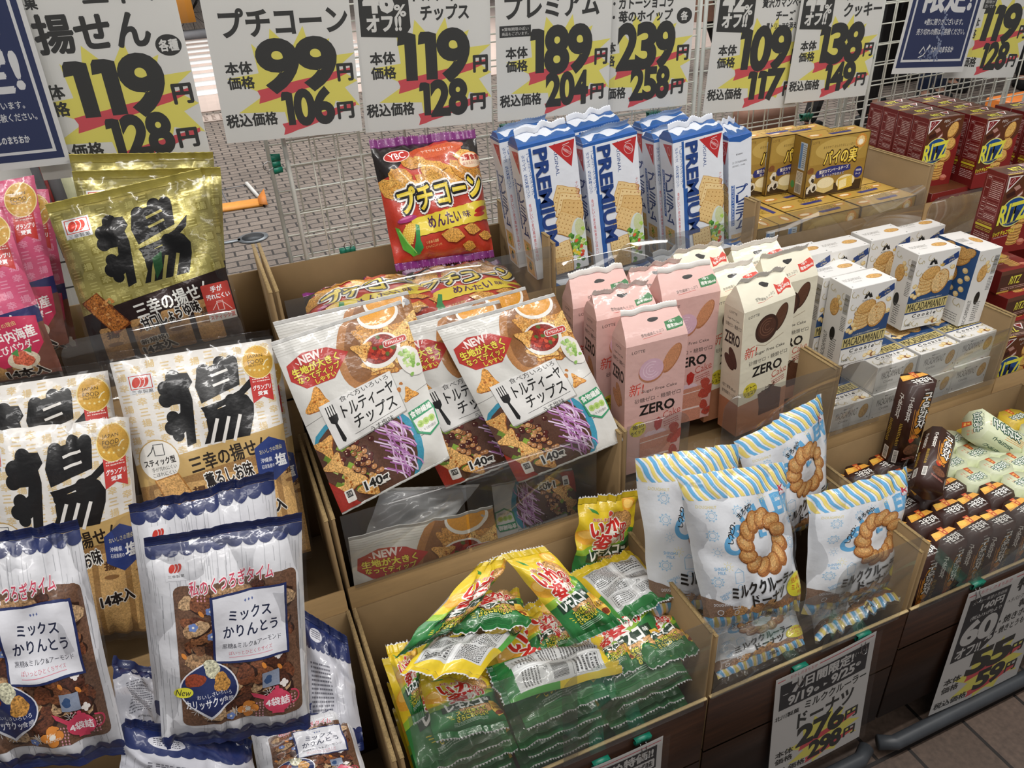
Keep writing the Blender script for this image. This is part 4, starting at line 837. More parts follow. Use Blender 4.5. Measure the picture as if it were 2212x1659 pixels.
def mac_side():
    a = Art(60, 150, 'E2E0DC'); 
    for (x, y, s) in ((12, 14, 5), (44, 20, 5), (50, 40, 4)): swirl(a, x, y, s)
    cookie(a, 24, 46, 12, 17, 6); nut(a, 30, 26, 5); nut(a, 36, 34, 5); nut(a, 40, 44, 4); a.bars(46, 14, 58, 50, vert=False); a.fine(46, 56, 57, 84, 9, '555555'); a.ell(30, 96, 7, 13, '1A1A1A'); a.text('MACADAMIANUT', -14, 120, 40, 130, '2A2A2A', b=.0, rot=-90); a.fine(28, 104, 44, 146, 10, '6A6A6A'); return a
def mac_back():
    a = Art(94, 150, 'E6E4E0'); a.rect(0, 0, 94, 108, '244E82', .1); 
    for (x, y) in ((24, 14), (34, 22), (44, 30), (50, 16), (62, 28), (70, 14)): cookie(a, x, y, 20, 10, -30)
    cookie(a, 36, 56, 26, 22, 10)
    for (x, y) in ((76, 44), (84, 56), (72, 66), (56, 84), (70, 92), (78, 80)): nut(a, x, y, 6)
    a.poly([(0, 104), (94, 96), (94, 150), (0, 150)], 'E6E4E0'); swirl(a, 20, 116, 7); swirl(a, 76, 106, 6); a.text('12枚', 10, 132, 34, 142, '1A1A1A', b=.01); a.fine(40, 128, 86, 146, 4, '8A8A8A'); return a
def mac_top():
    a = Art(94, 60, 'E8E6E3'); cookie(a, 70, 30, 16, 9, 0); a.text('MACADAMIANUT', 8, 20, 46, 30, '9A9690', b=.0); a.text('Cookie', 20, 34, 38, 38, '9A9690', b=.0)
    for (x, y) in ((6, 8), (88, 8), (6, 52), (88, 52)): a.ell(x, y, 1.3, None, '2A2A2A')
    return a
def mac_end():
    a = Art(94, 60, 'D8D6D2'); a.text('厳選クッキー', 28, 8, 46, 11, '4A4A4A', b=.02); a.text('MACADAMIANUT', 12, 14, 62, 30, '5A5652', b=.0); a.text('Cookie', 20, 34, 42, 40, '6A6662', b=.0); cookie(a, 76, 26, 10, 16, 14, 'C09A5C', 'A88248', .5)
    for (x, y) in ((8, 54), (88, 44)): a.ell(x, y, 1.3, None, '3A3A3A')
    a.line([(0, 47), (94, 47)], .5, 'B8B6B2'); return a
def zero_art(pink):
    bg = 'DDB2AA' if pink else 'E6DFC8'; a = Art(85, 165, bg); D = '2A2624'
    a.text('LOTTE', 8, 8, 26, 12, D, b=.0)
    if pink:
        cookie(a, 64, 30, 10, 22, 28, 'C98A62', 'B0724C', .3, 0); a.ell(36, 42, 18, 17, 'B87A58', .2); a.ell(36, 40, 17, 16, 'D8B0C0'); 
        for r_ in (12, 8, 4): a.ring(36, 40, r_ - 1.2, r_, 'E8C8D4', a0=30, a1=300)
    else:
        cookie(a, 62, 26, 10, 21, 22, '5E3A28', '3E2418', .3, 0); a.ell(40, 36, 19, 21, '3A2018', .1, 10); a.ell(40, 35, 15, 16, '4E2C20', .1, 10)
        for r_ in (13, 9, 5): a.ring(41, 34, r_ - 1.2, r_, '75503E', a0=30, a1=300)
        a.line([(24, 56), (40, 62), (70, 52)], 1.0, 'B8A890')
    a.text('新!', 6, 56, 26, 74, 'C8402E', b=.0, sh=.1); a.text('Sugar Free Cake', 24, 68, 74, 74, '4A4440', b=.0); a.text('砂糖ゼロ・糖類ゼロ', 14, 80, 80, 87, '3A3430', b=.0); a.text('ZERO', 22, 92, 72, 107, '1A1614', b=.03); a.text('Cake', 56, 108, 82, 119, 'B8483A', b=-.005, rot=-12, sh=.15); a.line([(56, 122), (82, 116)], .6, 'B8483A')
    a.ell(20, 128, 12, None, 'D8C83A'); a.text('苺の' if pink else 'ガトー', 12, 120, 29, 127, '2A2010', b=.02, rot=-8); a.text('ホイップ' if pink else 'ショコラ', 10, 129, 30, 136, '2A2010', b=.02, rot=-8); a.fine(58, 124, 80, 134, 3, 'B8605A', rot=-12)
    if pink:
        for k in range(9): a.ell(34 + k * 3, 141 - 2 * (k % 2), 4, 3, 'E4C8D0')
        a.poly([(44, 120), (50, 116), (56, 122), (54, 134), (48, 138), (44, 130)], 'B83028', .3); a.poly([(24, 144), (70, 142), (70, 165), (24, 165)], 'D09078', .2); a.line([(24, 152), (70, 150)], 1.5, 'EED8D0')
        for (x, y) in ((74, 140), (80, 152), (72, 158)): a.blob(x, y, 8, 'B84A3C', .3)
    else:
        a.poly([(0, 148), (85, 144), (85, 165), (0, 165)], 'B07A5A', .05); a.poly([(34, 140), (58, 134), (76, 144), (76, 162), (38, 162)], '5A3626', .3)
        for k in range(14): a.line([(40 + a.rng.random() * 24, 128 + a.rng.random() * 12), (44 + a.rng.random() * 20, 130 + a.rng.random() * 14)], 1.4, a.rng.choice(['3A2016', '5A3626']))
    return a
def zero_side(pink):
    bg = 'D8ACA4' if pink else 'E0D9C2'; a = Art(48, 165, bg); D = '3A3430'; a.text('LOTTE', 14, 6, 32, 9.5, D, b=.0); a.text('Sugar Free Cake', 10, 16, 38, 20, D, b=.0); a.text('砂糖ゼロ・糖類ゼロ', 6, 24, 44, 30, D, b=.0); a.text('ZERO', 6, 38, 42, 55, '1A1614', b=.03)
    c = ('C98A62', 'B0724C') if pink else ('4E2C20', '35190F'); cookie(a, 28, 76, 8, 17, -30, *c, .3, 0); cookie(a, 20, 84, 8, 15, -50, *c, .3, 0)
    a.text('1個で標準38kcal', 6, 122, 40, 128, D, b=.0); a.text('食物繊維たっぷり', 6, 132, 40, 138, D, b=.0)
    if not pink: a.rect(0, 146, 48, 165, 'B07A5A')
    return a
def zero_top(pink):
    a = Art(85, 48, 'E0B8B0' if pink else 'E9E3CE'); c = '3A7A48' if pink else 'D04030'; a.poly([(58, 24), (82, 18), (85, 26), (82, 36), (58, 38)], c); a.text('標準38kcal', 60, 28, 82, 34, 'F0EEE6', b=.02, rot=-5); a.text('1個で', 64, 22, 74, 26, 'F0EEE6', b=.02, rot=-5); a.text('食物繊維たっぷり', 22, 34, 54, 39, '4A4440', b=.0, rot=-4); a.line([(24, 42), (50, 40)], .5, 'C8402E'); a.ell(44, 14, 8, 4, '1E1A18'); return a
def tort_art():
    a = Art(100, 138, 'D8D6D0'); r = a.rng
    for k in range(5): a.line([(0, 1.5 + k * 2), (100, 1.5 + k * 2)], .35, 'BDBAB2')
    a.rect(56, 0, 100, 52, '9A6A3C', .3); a.ell(60, 22, 18, 34, 'B07844', .2, 20); a.ell(62, 22, 14, 30, '8A5A30', .2, 20)
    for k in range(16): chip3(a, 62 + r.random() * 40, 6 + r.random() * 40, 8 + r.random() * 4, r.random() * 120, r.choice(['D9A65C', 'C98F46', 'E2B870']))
    a.ell(80, 2, 16, 12, 'E6E2DA'); a.ell(80, 1, 14, 10, 'D8952E', .2)
    a.ell(73, 31, 16, 14, 'E6E2DA', 0, -10); a.ell(73, 30, 13.5, 11.5, '8A2418', .6, -10)
    for k in range(30): t = r.random() * 6.28; q = r.random() ** .5; a.blob(73 + 11 * q * math.cos(t), 29 + 9 * q * math.sin(t), 1.7, r.choice(['C23A24', 'A82A1C', 'D8583A', '5A6A2A']), .2, 5)
    chip3(a, 60, 26, 9, 95, 'DBA458'); a.ell(93, 48, 9, 14, 'E6E2DA', 0, -20)
    for k in range(26): a.blob(92 + r.gauss(0, 3), 48 + r.gauss(0, 5), 1.6, r.choice(['A8C878', '8AB45A', 'C8DC98']), .2, 5)
    a.rect(76, 25, 95, 31, 'D8D0C8', r=2); a.rect(76.6, 25.6, 94.4, 30.4, 'B83A34', r=2); a.text('FritoLay', 78, 26.2, 93, 30, 'F2EAE4', b=.02)
    a.poly([(4, 18), (18, 12), (36, 14), (50, 23), (40, 33), (34, 39), (12, 39), (3, 30)], 'B8342C'); a.text('NEW', 14, 14, 30, 20, 'F4E6E0', b=.04, rot=-4); a.line([(11, 18), (13, 20)], .6, 'F4E6E0'); a.line([(33, 14), (31, 17)], .6, 'F4E6E0')
    a.text('生地が大きく', 6, 21, 42, 27.5, 'E4D448', b=.04, rot=-4, ol=[(.10, '8A1C18')]); a.text('なってディップ', 8, 28, 41, 33.5, 'E4D448', b=.03, rot=-4, ol=[(.10, '8A1C18')]); a.text('しやすい', 20, 34, 36, 38, 'E4D448', b=.03, rot=-4)
    chip3(a, 16, 52, 12, 40, 'DB9A48'); a.line([(0, 66), (20, 62)], .3, '4A4A48'); a.line([(70, 78), (100, 72)], .3, '4A4A48'); a.line([(70, 112), (100, 108)], .4, '2A2A2A')
    # bowl of salad
    a.ell(34, 112, 48, 46, '3E93AE', .15); a.ell(33, 112, 43.5, 42, '5A3A2C', .3)
    for k in range(26): a.blob(6 + r.random() * 30, 80 + r.random() * 50, 4.0, r.choice(['A6BE5A', '8AAA3E', 'C2D27A', '6E8A30']), .2, 2, .1)
    for k in range(60):
        x, y = 24 + r.gauss(8, 7), 104 + r.gauss(0, 15); c = r.choice(['B88050', 'C89460', '9A623A', '5A2018', '4A1812']); a.ell(x, y, 2.5, 2.2, '3A1A12'); a.ell(x - .2, y - .3, 2.3, 2.0, c, .1); a.ell(x - .8, y - .9, .6, .5, 'E8CFB0', 0, 0, 6)
    for k in range(52):
        x, y = 48 + r.random() * 18, 78 + r.random() * 46; q = r.uniform(-1, 1); a.line([(x + 4 * math.sin(q * 2 + t) + 3 * t, y + 5 * t) for t in (0, .8, 1.6, 2.4, 3.2)], 1.2, r.choice(['C898C8', 'B47EB8', 'DDB8DC', 'E8D0E8', 'A868A4']))
    for (x, y, q, ro) in ((8, 86, 10, 80), (10, 102, 10, 60), (18, 118, 12, 20), (30, 130, 11, 70), (6, 124, 10, 100)): chip3(a, x, y, q, ro, r.choice(['D9A25A', 'E0AE68']))
    a.poly([(0, 112), (0, 138), (18, 138), (6, 120)], '9A2A1E', .2); a.text('140g', 26, 124, 46, 133, '1C1814', b=.03, ol=[(.12, 'E8E4DC')]); a.rect(8, 124, 16, 134, 'E0DCD4', r=1); a.rect(9.5, 125, 14.5, 130, '3A3A3A'); a.text('159', 10, 126, 14, 129, 'E0DCD4', b=.02)
    # white name plate with fork
    a.poly([(15, 56), (75, 50), (78, 86), (18, 93)], 'A8A6A0'); a.poly([(14.5, 55.5), (74.5, 49.5), (77.2, 85), (17.2, 92)], 'E2E0DC')
    for k in range(4): a.line([(19 + k * 1.9, 58 - k * .2), (19.4 + k * 1.9, 67)], .8, '161412')
    a.poly([(18.6, 66), (26, 65.2), (25.6, 70), (23.6, 72.5), (26, 86), (24.5, 88.5), (22.6, 87), (21.6, 72.5), (19.2, 71)], '161412')
    a.text('食べ方いろいろ', 31, 52.5, 72, 57, '1C1A18', b=.0, rot=-5); a.text('トルティーヤ', 30, 58.5, 74, 69, '1C1A18', b=.015, rot=-6, sh=.12); a.text('チップス', 36, 70, 72, 81, '1C1A18', b=.015, rot=-6, sh=.12); a.line([(33, 86), (74, 80.5)], .35, '1C1A18'); a.text('うす塩味', 46, 84.5, 66, 89.5, '1C1A18', b=.0, rot=-6)
    chip3(a, 84, 74, 7, 20); a.blob(77, 67, 1.8, 'B8763A'); a.blob(80, 63, 1.4, 'B8763A')
    a.poly([(78, 88), (97, 85), (100, 92), (100, 108), (90, 113), (80, 107)], '3C9668'); a.poly([(80, 96), (99, 93), (99, 107), (90, 111), (82, 106)], 'E4E2DC'); a.text('食物繊維', 79, 87.5, 98, 93, 'F0F0EA', b=.03, rot=-6)
    for k in range(3): a.ell(85 + k * 5, 101 - k * .5, 2.8, 3, 'B8D078', .2); a.ell(85 + k * 5, 101 - k * .5, 1.4, 1.6, '98BC54')
    a.text('レタス約3個分', 84, 105, 97, 107.5, '3A3A38', b=.0, rot=-6); return a
def ika_front():
    a = Art(100, 128, '2F7A3E', .05); r = a.rng
    a.poly([(0, 0), (100, 0), (100, 44), (60, 62), (0, 74)], 'E0C22A', .03); a.poly([(0, 74), (60, 62), (100, 44), (100, 52), (60, 72), (0, 84)], '8FB83A')
    for k in range(10): a.rect(0, k * 1.4, 100, k * 1.4 + .5, 'CDAE20')
    a.ell(82, 8, 14, 9, 'E8A838', .1); a.ell(82, 8, 9, 6, 'F2C868', .1); a.poly([(14, 4), (26, 10), (30, 16), (20, 12)], '3E8A3A'); a.ell(16, 52, 17, 14, 'E8A836', .1); a.ell(12, 48, 9, 7, 'F0C060', .05)
    a.ell(66, 34, 24, 20, 'B5824A', .8); a.ell(66, 34, 22, 18, 'C8985C', .9); a.ell(62, 90, 27, 16, 'B5824A', .8); a.ell(62, 90, 25, 14, 'CB9A60', .9)
    a.poly([(86, 44), (96, 48), (94, 56), (84, 52)], '3E8A3A'); a.ell(50, 18, 5, None, 'D2D2CE'); a.ell(50, 18, 4, None, 'C8483A')
    a.text('おおしまの', 22, 22, 46, 27, 'C02A22', b=.03, ol=[(.1, 'F0E8C8')]); a.text('いか', 18, 26, 66, 50, 'C82820', b=.05, ol=[(.12, 'F4F0E4')], rot=-6); a.text('の', 66, 34, 78, 46, 'C82820', b=.045, ol=[(.11, 'F4F0E4')]); a.text('姿', 26, 50, 54, 74, 'C82820', b=.04, ol=[(.10, 'F4F0E4')], rot=-4); a.text('あげ', 54, 46, 80, 64, 'C82820', b=.045, ol=[(.11, 'F4F0E4')], rot=-8)
    a.poly([(14, 80), (84, 68), (86, 82), (14, 94)], '1E3A26'); a.text('レモスコ', 20, 72, 70, 88, 'F0F0EA', b=.045, rot=-8); a.text('味', 73, 72, 80, 78, 'F0F0EA', b=.02, rot=-8)
    a.text('スッぱ辛くて', 30, 92, 72, 101, 'E4D43C', b=.03, rot=-8, ol=[(.12, '2A5A2E')]); a.text('さらにおいしい!', 30, 102, 74, 112, 'E4D43C', b=.03, rot=-8, ol=[(.12, '2A5A2E')])
    for k in range(3): a.line([(18 + 2 * k, 102 + k * 4), (24 + 1.5 * k, 103 + k * 3)], 1.2, 'E4D43C')
    a.poly([(80, 78), (90, 76), (98, 88), (100, 112), (88, 118), (80, 100)], 'E8C050', .1); a.ell(90, 84, 6, 5, 'D8A02E'); a.rect(82, 92, 99, 101, 'C8942A'); a.text('レモスコ', 83, 93.5, 98, 99.5, '1E3A26', b=.03); a.ell(90, 110, 6, 5, '8A3A16')
    a.fine(26, 114, 74, 121, 3, 'B8D0B8', rot=-6); a.line([(30, 125), (66, 121)], .4, '1E5A2E')
    for k in range(4): a.rect(0, 122 + k * 1.5, 100, 122.5 + k * 1.5, '1F6A32')
    return a
def ika_back():
    a = Art(100, 128, 'C8C9C8'); a.rect(0, 0, 100, 12, 'DCC02C'); a.rect(0, 116, 100, 128, '2F7A3E'); a.rect(0, 12, 7, 128, 'DCC02C'); a.rect(0, 70, 7, 128, '4E9A42'); a.rect(93, 12, 100, 128, 'DCC02C'); a.rect(93, 70, 100, 128, '4E9A42')
    a.fine(11, 15, 46, 58, 13, '4A4A4A', frac=.55); a.rect(48.5, 12, 52, 116, 'D9DAD9'); a.line([(48.5, 12), (48.5, 116)], .4, 'AEAEAE'); a.frame(55, 17, 89, 52, .5, '5A5A5A')
    for y in (23, 29, 35, 41, 47): a.line([(55, y), (89, y)], .4, '5A5A5A')
    a.fine(57, 19, 87, 51, 6, '4A4A4A', frac=.5); a.fine(11, 62, 46, 84, 7, '4A4A4A', frac=.5); a.frame(13, 88, 45, 110, .5, '5A5A5A'); a.fine(15, 90, 43, 109, 5, '4A4A4A'); a.bars(56, 58, 88, 76); a.text('プラ', 60, 80, 68, 85, '3A3A3A'); a.fine(56, 90, 88, 110, 6, '4A4A4A', frac=.5); return a
def flower(a, x, y, s, c, k=5, n=0):
    for i in range(k): a.ell(x + s * .5 * math.cos(6.283 * i / k), y + s * .5 * math.sin(6.283 * i / k), s * .42, None, c, n, 0, 10)
    a.ell(x, y, s * .25, None, 'E8E4DC', 0, 0, 8)
def kar_art():
    a = Art(100, 146, 'D6D6DA'); r = a.rng; N = '202C5C'
    for k in range(190): x = r.random() * 100; y = r.random() * 125; a.line([(x, y), (x + r.uniform(-.3, .3), y + 6 + r.random() * 22)], .3, r.choice(['9C9CA2', 'B4B4B8', 'AAAAB0']))
    def scal(y0, d):
        a.rect(0, min(y0, y0 - 8 * d), 100, max(y0, y0 - 8 * d), N)
        for k in range(10): a.ell(5 + k * 10, y0, 5.2, 4.2, N, 0, 0, 16)
    scal(4, 1); scal(143, -1)
    a.rect(14, 28, 94, 132, '6A4C3A', .5, r=5)
    for k in range(90):
        s = 4 + r.random() * 4.5; x, y = 15.5 + s * 1.1 + r.random() * (77 - 2.2 * s), 29.5 + s * 1.1 + r.random() * (101 - 2.2 * s); c = r.choice(['5C3322', '7A4A30', '4A281C', 'A88460', 'B49470', '6A3C26', '8A5A3A']); a.blob(x + .6, y + .8, s, '2E1810', .2, 6); a.blob(x, y, s, c, .9, 6)
    a.rect(40, 60, 60, 80, '8A6A4A', .3)
    for k in range(44):
        x, y = 17 + r.random() * 74, 32 + r.random() * 97; q = r.random()
        if q < .22: flower(a, x, y, 3.4, '6C84BC')
        elif q < .4: flower(a, x, y, 3.4, 'E6DEDA', 4)
        elif q < .6:
            for i in range(9): t = 6.283 * i / 9; a.line([(x + .8 * math.cos(t), y + .8 * math.sin(t)), (x + 4 * math.cos(t), y + 4 * math.sin(t))], .35, 'D8D4D0')
        elif q < .8:
            for i in range(3):
                for j in range(3): a.star(x + i * 2.2, y + j * 2.2, .9, .6, 2, 'D898A4')
        else: a.ell(x, y, 2.6, 1.3, r.choice(['C89A5C', 'D8883A']), 0, r.random() * 90, 10)
    a.rect(36, 36, 86, 86, N); a.rect(37.6, 37.6, 84.4, 84.4, 'DCDCE2')
    a.text('ミックス', 47, 48, 75, 56, '1C2340', b=.02); a.text('かりんとう', 43, 59, 79, 67, '1C2340', b=.02); a.text('黒糖&ミルク&アーモンド', 42, 71, 81, 75, '2A2A3A', b=.0); a.text('ぽいっとひとくちサイズ', 46, 77, 74, 80, 'C86878', b=.0); a.line([(46, 81.5), (74, 81.5)], .4, 'D88898')
    for k in range(3): a.star(58 + k * 2.4, 43, 1.2, .7, 2, '5A6AA0')
    a.rect(10.5, 10.5, 23.5, 24, 'DCDCE0'); logo3(a, 12, 12, 10, False)
    a.text('私のくつろぎタイム', 24, 23, 78, 33, 'C8405A', b=.01, rot=-5, ol=[(.09, 'E8E0E2')], sh=.1)
    a.ell(32, 102, 18.5, 17.5, 'DCDCE2'); a.poly([(20, 115), (44, 115), (32, 126)], 'DCDCE2'); a.ell(32, 102, 17.5, 16.5, N); a.poly([(20.5, 113.5), (43.5, 113.5), (32, 123.5)], N)
    a.blob(23, 95, 5.5, '8A3A1E', .6); a.blob(34, 89, 6, 'C2BFA4', .8); a.blob(40, 99, 6.2, 'B8843E', .9); a.ell(16, 104, 6, 4, 'E0DC3E', 0, -8); a.text('New', 11.5, 101.5, 20.5, 106.5, '2A2A2A', b=.0, sh=.2)
    a.text('おいしさいろいろ', 24, 105, 46, 108, 'E8E8F0', b=.0, rot=-4); a.text('カリッサクッ', 17, 109.5, 40, 116, 'F0F0F6', b=.02, rot=-4); a.text('食感', 40, 109, 47, 113, 'E8E8F0', b=.0, rot=-4)
    a.ell(76, 120, 9.5, 8, 'C8405C'); a.ell(76, 112.4, 4, 1.6, 'C8405C'); a.ell(76, 110, 1.5, None, 'C8405C'); a.poly([(68, 118), (60, 114), (58, 110), (61, 111), (69, 115)], 'C8405C'); a.ring(86.5, 119, 4.2, 5.3, 'C8405C', a0=-100, a1=100); a.rect(72, 127, 80, 129, 'C8405C'); a.text('4袋詰', 68, 117, 84, 123, 'F4E8EA', b=.03, rot=-3)
    flower(a, 56, 124, 8, 'D8883A', 4); a.text('Mix', 53, 121, 58, 123.5, 'F0DCC0', b=0); a.text('Karinto', 52, 124.5, 61, 127, 'F0DCC0', b=0); a.rect(66, 96, 78, 108, '8A94A8', .1); a.blob(70, 102, 3, '34507A'); return a
def kar_back():
    a = Art(100, 146, 'C4C4CC'); N = '202C5C'; a.rect(0, 0, 100, 26, N); 
    for k in range(10): a.ell(5 + k * 10, 26, 5.2, 4.2, N, 0, 0, 16)
    a.ell(30, 12, 14, 8, 'C4C4CC'); a.fine(20, 7, 40, 17, 4, '3A3A4A'); a.rect(0, 128, 100, 146, N)
    for k in range(10): a.ell(5 + k * 10, 128, 5.2, 4.2, N, 0, 0, 16)
    for k in range(40): x = a.rng.random() * 100; y = 34 + a.rng.random() * 60; a.line([(x, y), (x, y + 8 + a.rng.random() * 26)], .28, 'A0A0A8')
    a.fine(16, 44, 60, 110, 14, '6A6A74'); a.text('賞味期限(未開封)', 30, 116, 60, 119, '3A3A3A'); return a
def cruller(a, cx, cy, R, col=('9C6232', 'C08A50', 'D2A468')):
    n = 12; a.ring(cx, cy, R * .48, R * .94, col[1], 1.07, 40, .35)
    for k in range(n):
        t = 6.283 * k / n + .1; x, y = cx + R * .72 * math.cos(t), cy + R * .78 * math.sin(t); a.ell(x + .8, y + 1.2, R * .36, R * .26, col[0], .3, math.degrees(t) + 38, 18)
    for k in range(n):
        t = 6.283 * k / n + .1; x, y = cx + R * .72 * math.cos(t), cy + R * .78 * math.sin(t); a.ell(x, y, R * .35, R * .25, col[0], .4, math.degrees(t) + 38, 18); a.ell(x - .3, y - .6, R * .30, R * .20, col[1], .5, math.degrees(t) + 38, 18); a.ell(x + .6 * math.cos(t), y - 1 + .4 * math.sin(t), R * .19, R * .09, col[2], .5, math.degrees(t) + 38, 12)
def dough_art():
    a = Art(100, 128, 'DADCE0'); B, Y = '63A6D2', 'DCC870'; r = a.rng
    def stripes(y0, y1, sl, ph=0):
        for k in range(-2, 11):
            for c, dx in ((B, 0), (Y, 5.2)):
                x = k * 10.4 + dx + ph; a.poly([(x + sl * (y - y0) / (y1 - y0) + 1.1 * math.sin(y * .35 + k * .9) * (1 if y1 < 60 else 0) + s_, y) for s_, ys in ((0, np.linspace(y0, y1, 6)), (3.3, np.linspace(y1, y0, 6))) for y in ys], c)
    stripes(0, 18, 9); stripes(114, 128, 5)
    a.text('CRULLER', 14, 26, 96, 41, B, b=.05, arc=75, rot=-24)
    ic = '9CC0DA'
    for (x, y) in ((14, 46), (16, 30), (88, 62), (12, 84), (38, 28)): a.ring(x, y, 2.0, 2.5, ic); a.ring(x, y, 3.4, 3.8, ic); [a.ell(x + 4.3 * math.cos(q), y + 4.3 * math.sin(q), .6, None, ic, 0, 0, 6) for q in np.linspace(0, 5.7, 9)]
    for (x, y, c) in ((16, 60, ic), (50, 25, ic), (22, 72, 'E4D89A'), (64, 21, 'E4D89A')): a.ring(x, y, 1.6, 2.0, c, k=12); [a.line([(x + 2.8 * math.cos(q), y + 2.8 * math.sin(q)), (x + 4.2 * math.cos(q), y + 4.2 * math.sin(q))], .4, c) for q in np.linspace(0, 5.5, 8)]
    for (x, y) in ((76, 24), (88, 30)): a.ring(x, y, 2.6, 3.0, ic, .7); a.ring(x + 3.5, y - 1, 2.4, 2.8, ic, .7); a.ring(x + 6, y + .6, 2, 2.4, ic, .7)
    for (x, y) in ((30, 82), (92, 72)): a.frame(x - 4, y - 5, x + 4, y + 4, .5, ic); a.ring(x, y + 8, 2.2, 2.7, ic, k=12); a.line([(x - 4, y - 5), (x, y - 8), (x + 4, y - 5)], .5, ic)
    for (x, y, ro) in ((16, 72, 0), (94, 42, 0), (17, 94, -30)): a.text('SHINSHU', x - 5, y, x + 5, y + 2.6, B, b=.02, rot=ro); a.text('MILK', x - 3, y + 3.2, x + 3, y + 5.8, B, b=.02, rot=ro)
    a.text('DOUGHNUT', 6, 22, 22, 24.4, 'E0D08A', b=.01, rot=6)
    cruller(a, 57, 56, 25.5); a.rect(54, 48, 62, 51, B); a.rect(54, 45.5, 57, 51, B)
    for k in range(60): t = r.random() * 6.28; q = 13 + r.random() * 10; a.ell(57 + q * math.cos(t), 56 + q * math.sin(t) * 1.05, .28, None, 'F0E4CC', 0, 0, 5)
    a.arctext('しっとり、', 57, 56, 31, 186, 222, 4.6, '1A1A1A'); a.arctext('まろやか', 57, 56, 31, 228, 262, 4.6, '1A1A1A')
    a.poly([(84, 16), (91, 15), (92, 22), (85, 23)], 'DADCE0'); a.text('K', 85, 15.5, 90, 20, 'B83A44', b=.04); a.text('KITAGAWA', 84, 21, 92, 22.6, 'B83A44', b=.0)
    a.poly([(0, 97), (8, 99), (22, 106), (40, 112), (60, 112), (78, 107), (92, 99), (100, 95), (100, 115), (0, 115)], '7A6252', .3)
    for k in range(16): t = r.random(); a.blob(4 + t * 94, 108 + r.random() * 6, 5, r.choice(['A87A4C', '8A6242', 'B88C5A']), .8, 6, ay=.7)
    a.text('ミルククルーラー', 22, 86, 88, 97, '181818', b=.035, rot=-6); a.text('ドーナツ', 42, 98, 76, 108, '181818', b=.035, rot=-6)
    a.ell(91, 100, 11.5, 11, 'E2D83A'); a.text('信州産', 84, 92, 99, 97, 'C0442A', b=.01, rot=-6); a.text('ミルク', 85, 98.5, 99, 103.5, 'C0442A', b=.01, rot=-6); a.text('使用', 91, 105, 97, 108, 'C0442A', b=.0)
    a.text('DOUGHNUT', 7, 103, 21, 105.4, 'E0E4EA', b=.02)
    for (x, y) in ((12, 111), (27, 113)): a.ring(x, y, 2.0, 2.5, 'D8DCE2', k=12)
    a.frame(23, 104, 30, 109, .6, 'D8DCE2'); a.text('7個入', 57, 119, 68, 124, '181818', b=.03); return a
def gam_text(a, x0, y0, x1, y1, col, ol, rot=0): a.text('구운감자', x0, y0, x1, y1, col, b=.03, ol=[(.14, ol)], rot=rot)
def gam_art(kind):
    bg = dict(dark='3A1E16', pale='D6DCB8', gold='D2B43A')[kind]; fg, ol = ('F4F0EA', '1A0E0A') if kind == 'dark' else (('F4F6EC', '2E5A4A') if kind == 'pale' else ('F4F0E0', '5A3A10'))
    a = Art(40, 172, bg); a.text('해태', 15, 5, 26, 9, fg if kind == 'dark' else 'B84A34', b=.02)
    if kind != 'pale':
        a.ell(26, 60, 14, 44, 'D8902E', .3); a.ell(26, 56, 10, 34, 'E8B850', .2); a.blob(16, 112, 8, 'B8381E', .3); a.text('BBQ', 17, 106, 32, 113, 'E8902E', b=.03); a.ell(20, 136, 18, 12, '6A4028', .8); a.fine(4, 154, 36, 160, 2, 'D88A7A')
    for k in range(5): a.line([(4 + k * 6, 46 + 4 * k), (10 + k * 3, 112)], 1.4, 'D8913E', .2)
    for i, ch in enumerate('구운감자'): a.text(ch, 17, 14 + i * 19, 37, 33 + i * 19, fg, b=.03, ol=[(.13, ol)], sh=.1)
    return a
def gam_side(kind):
    bg = dict(dark='34190F', pale='CDD4AE', gold='C8AA34')[kind]; a = Art(30, 172, bg); fg = 'F0ECE4' if kind == 'dark' else '2E5A4A'
    for i, ch in enumerate('구운감자'): a.text(ch, 14, 22 + i * 13, 26, 34 + i * 13, fg, b=.03)
    a.fine(4, 80, 12, 130, 14, 'C8A43A'); a.rect(6, 138, 20, 166, 'E0DCD4'); a.bars(8, 140, 18, 164, vert=False); return a
def gam_top(kind):
    bg = dict(dark='3A1E16', pale='D9DFBE', gold='D8BA3E')[kind]; fg, ol = ('F4F0EA', '1A0E0A') if kind == 'dark' else ('F2F4EA', '2E5A4A')
    a = Art(60, 42, bg)
    if kind == 'dark': a.poly([(0, 0), (60, 0), (60, 13), (0, 19)], 'E0A040', .2); a.ell(14, 10, 9, 5, 'E8B84E', .1)
    a.poly([(28, 0), (40, 0), (38, 15), (30, 16)], 'B84A24'); a.text('80', 31, 3, 37, 7, 'F0C060', b=.02); a.text('g', 32, 9, 36, 13, 'F0C060', b=.02)
    if kind != 'dark': a.text('ㅎㅐ', 10, 8, 20, 14, 'C87A5A', b=.01); a.text('5개', 12, 16, 20, 21, 'C87A5A', b=.01)
    gam_text(a, 14, 19, 54, 31, fg, ol, -4); a.text('오븐에 구운 감자스틱', 24, 33, 50, 36, fg if kind == 'dark' else '5A6A50', b=.0, rot=-3); return a

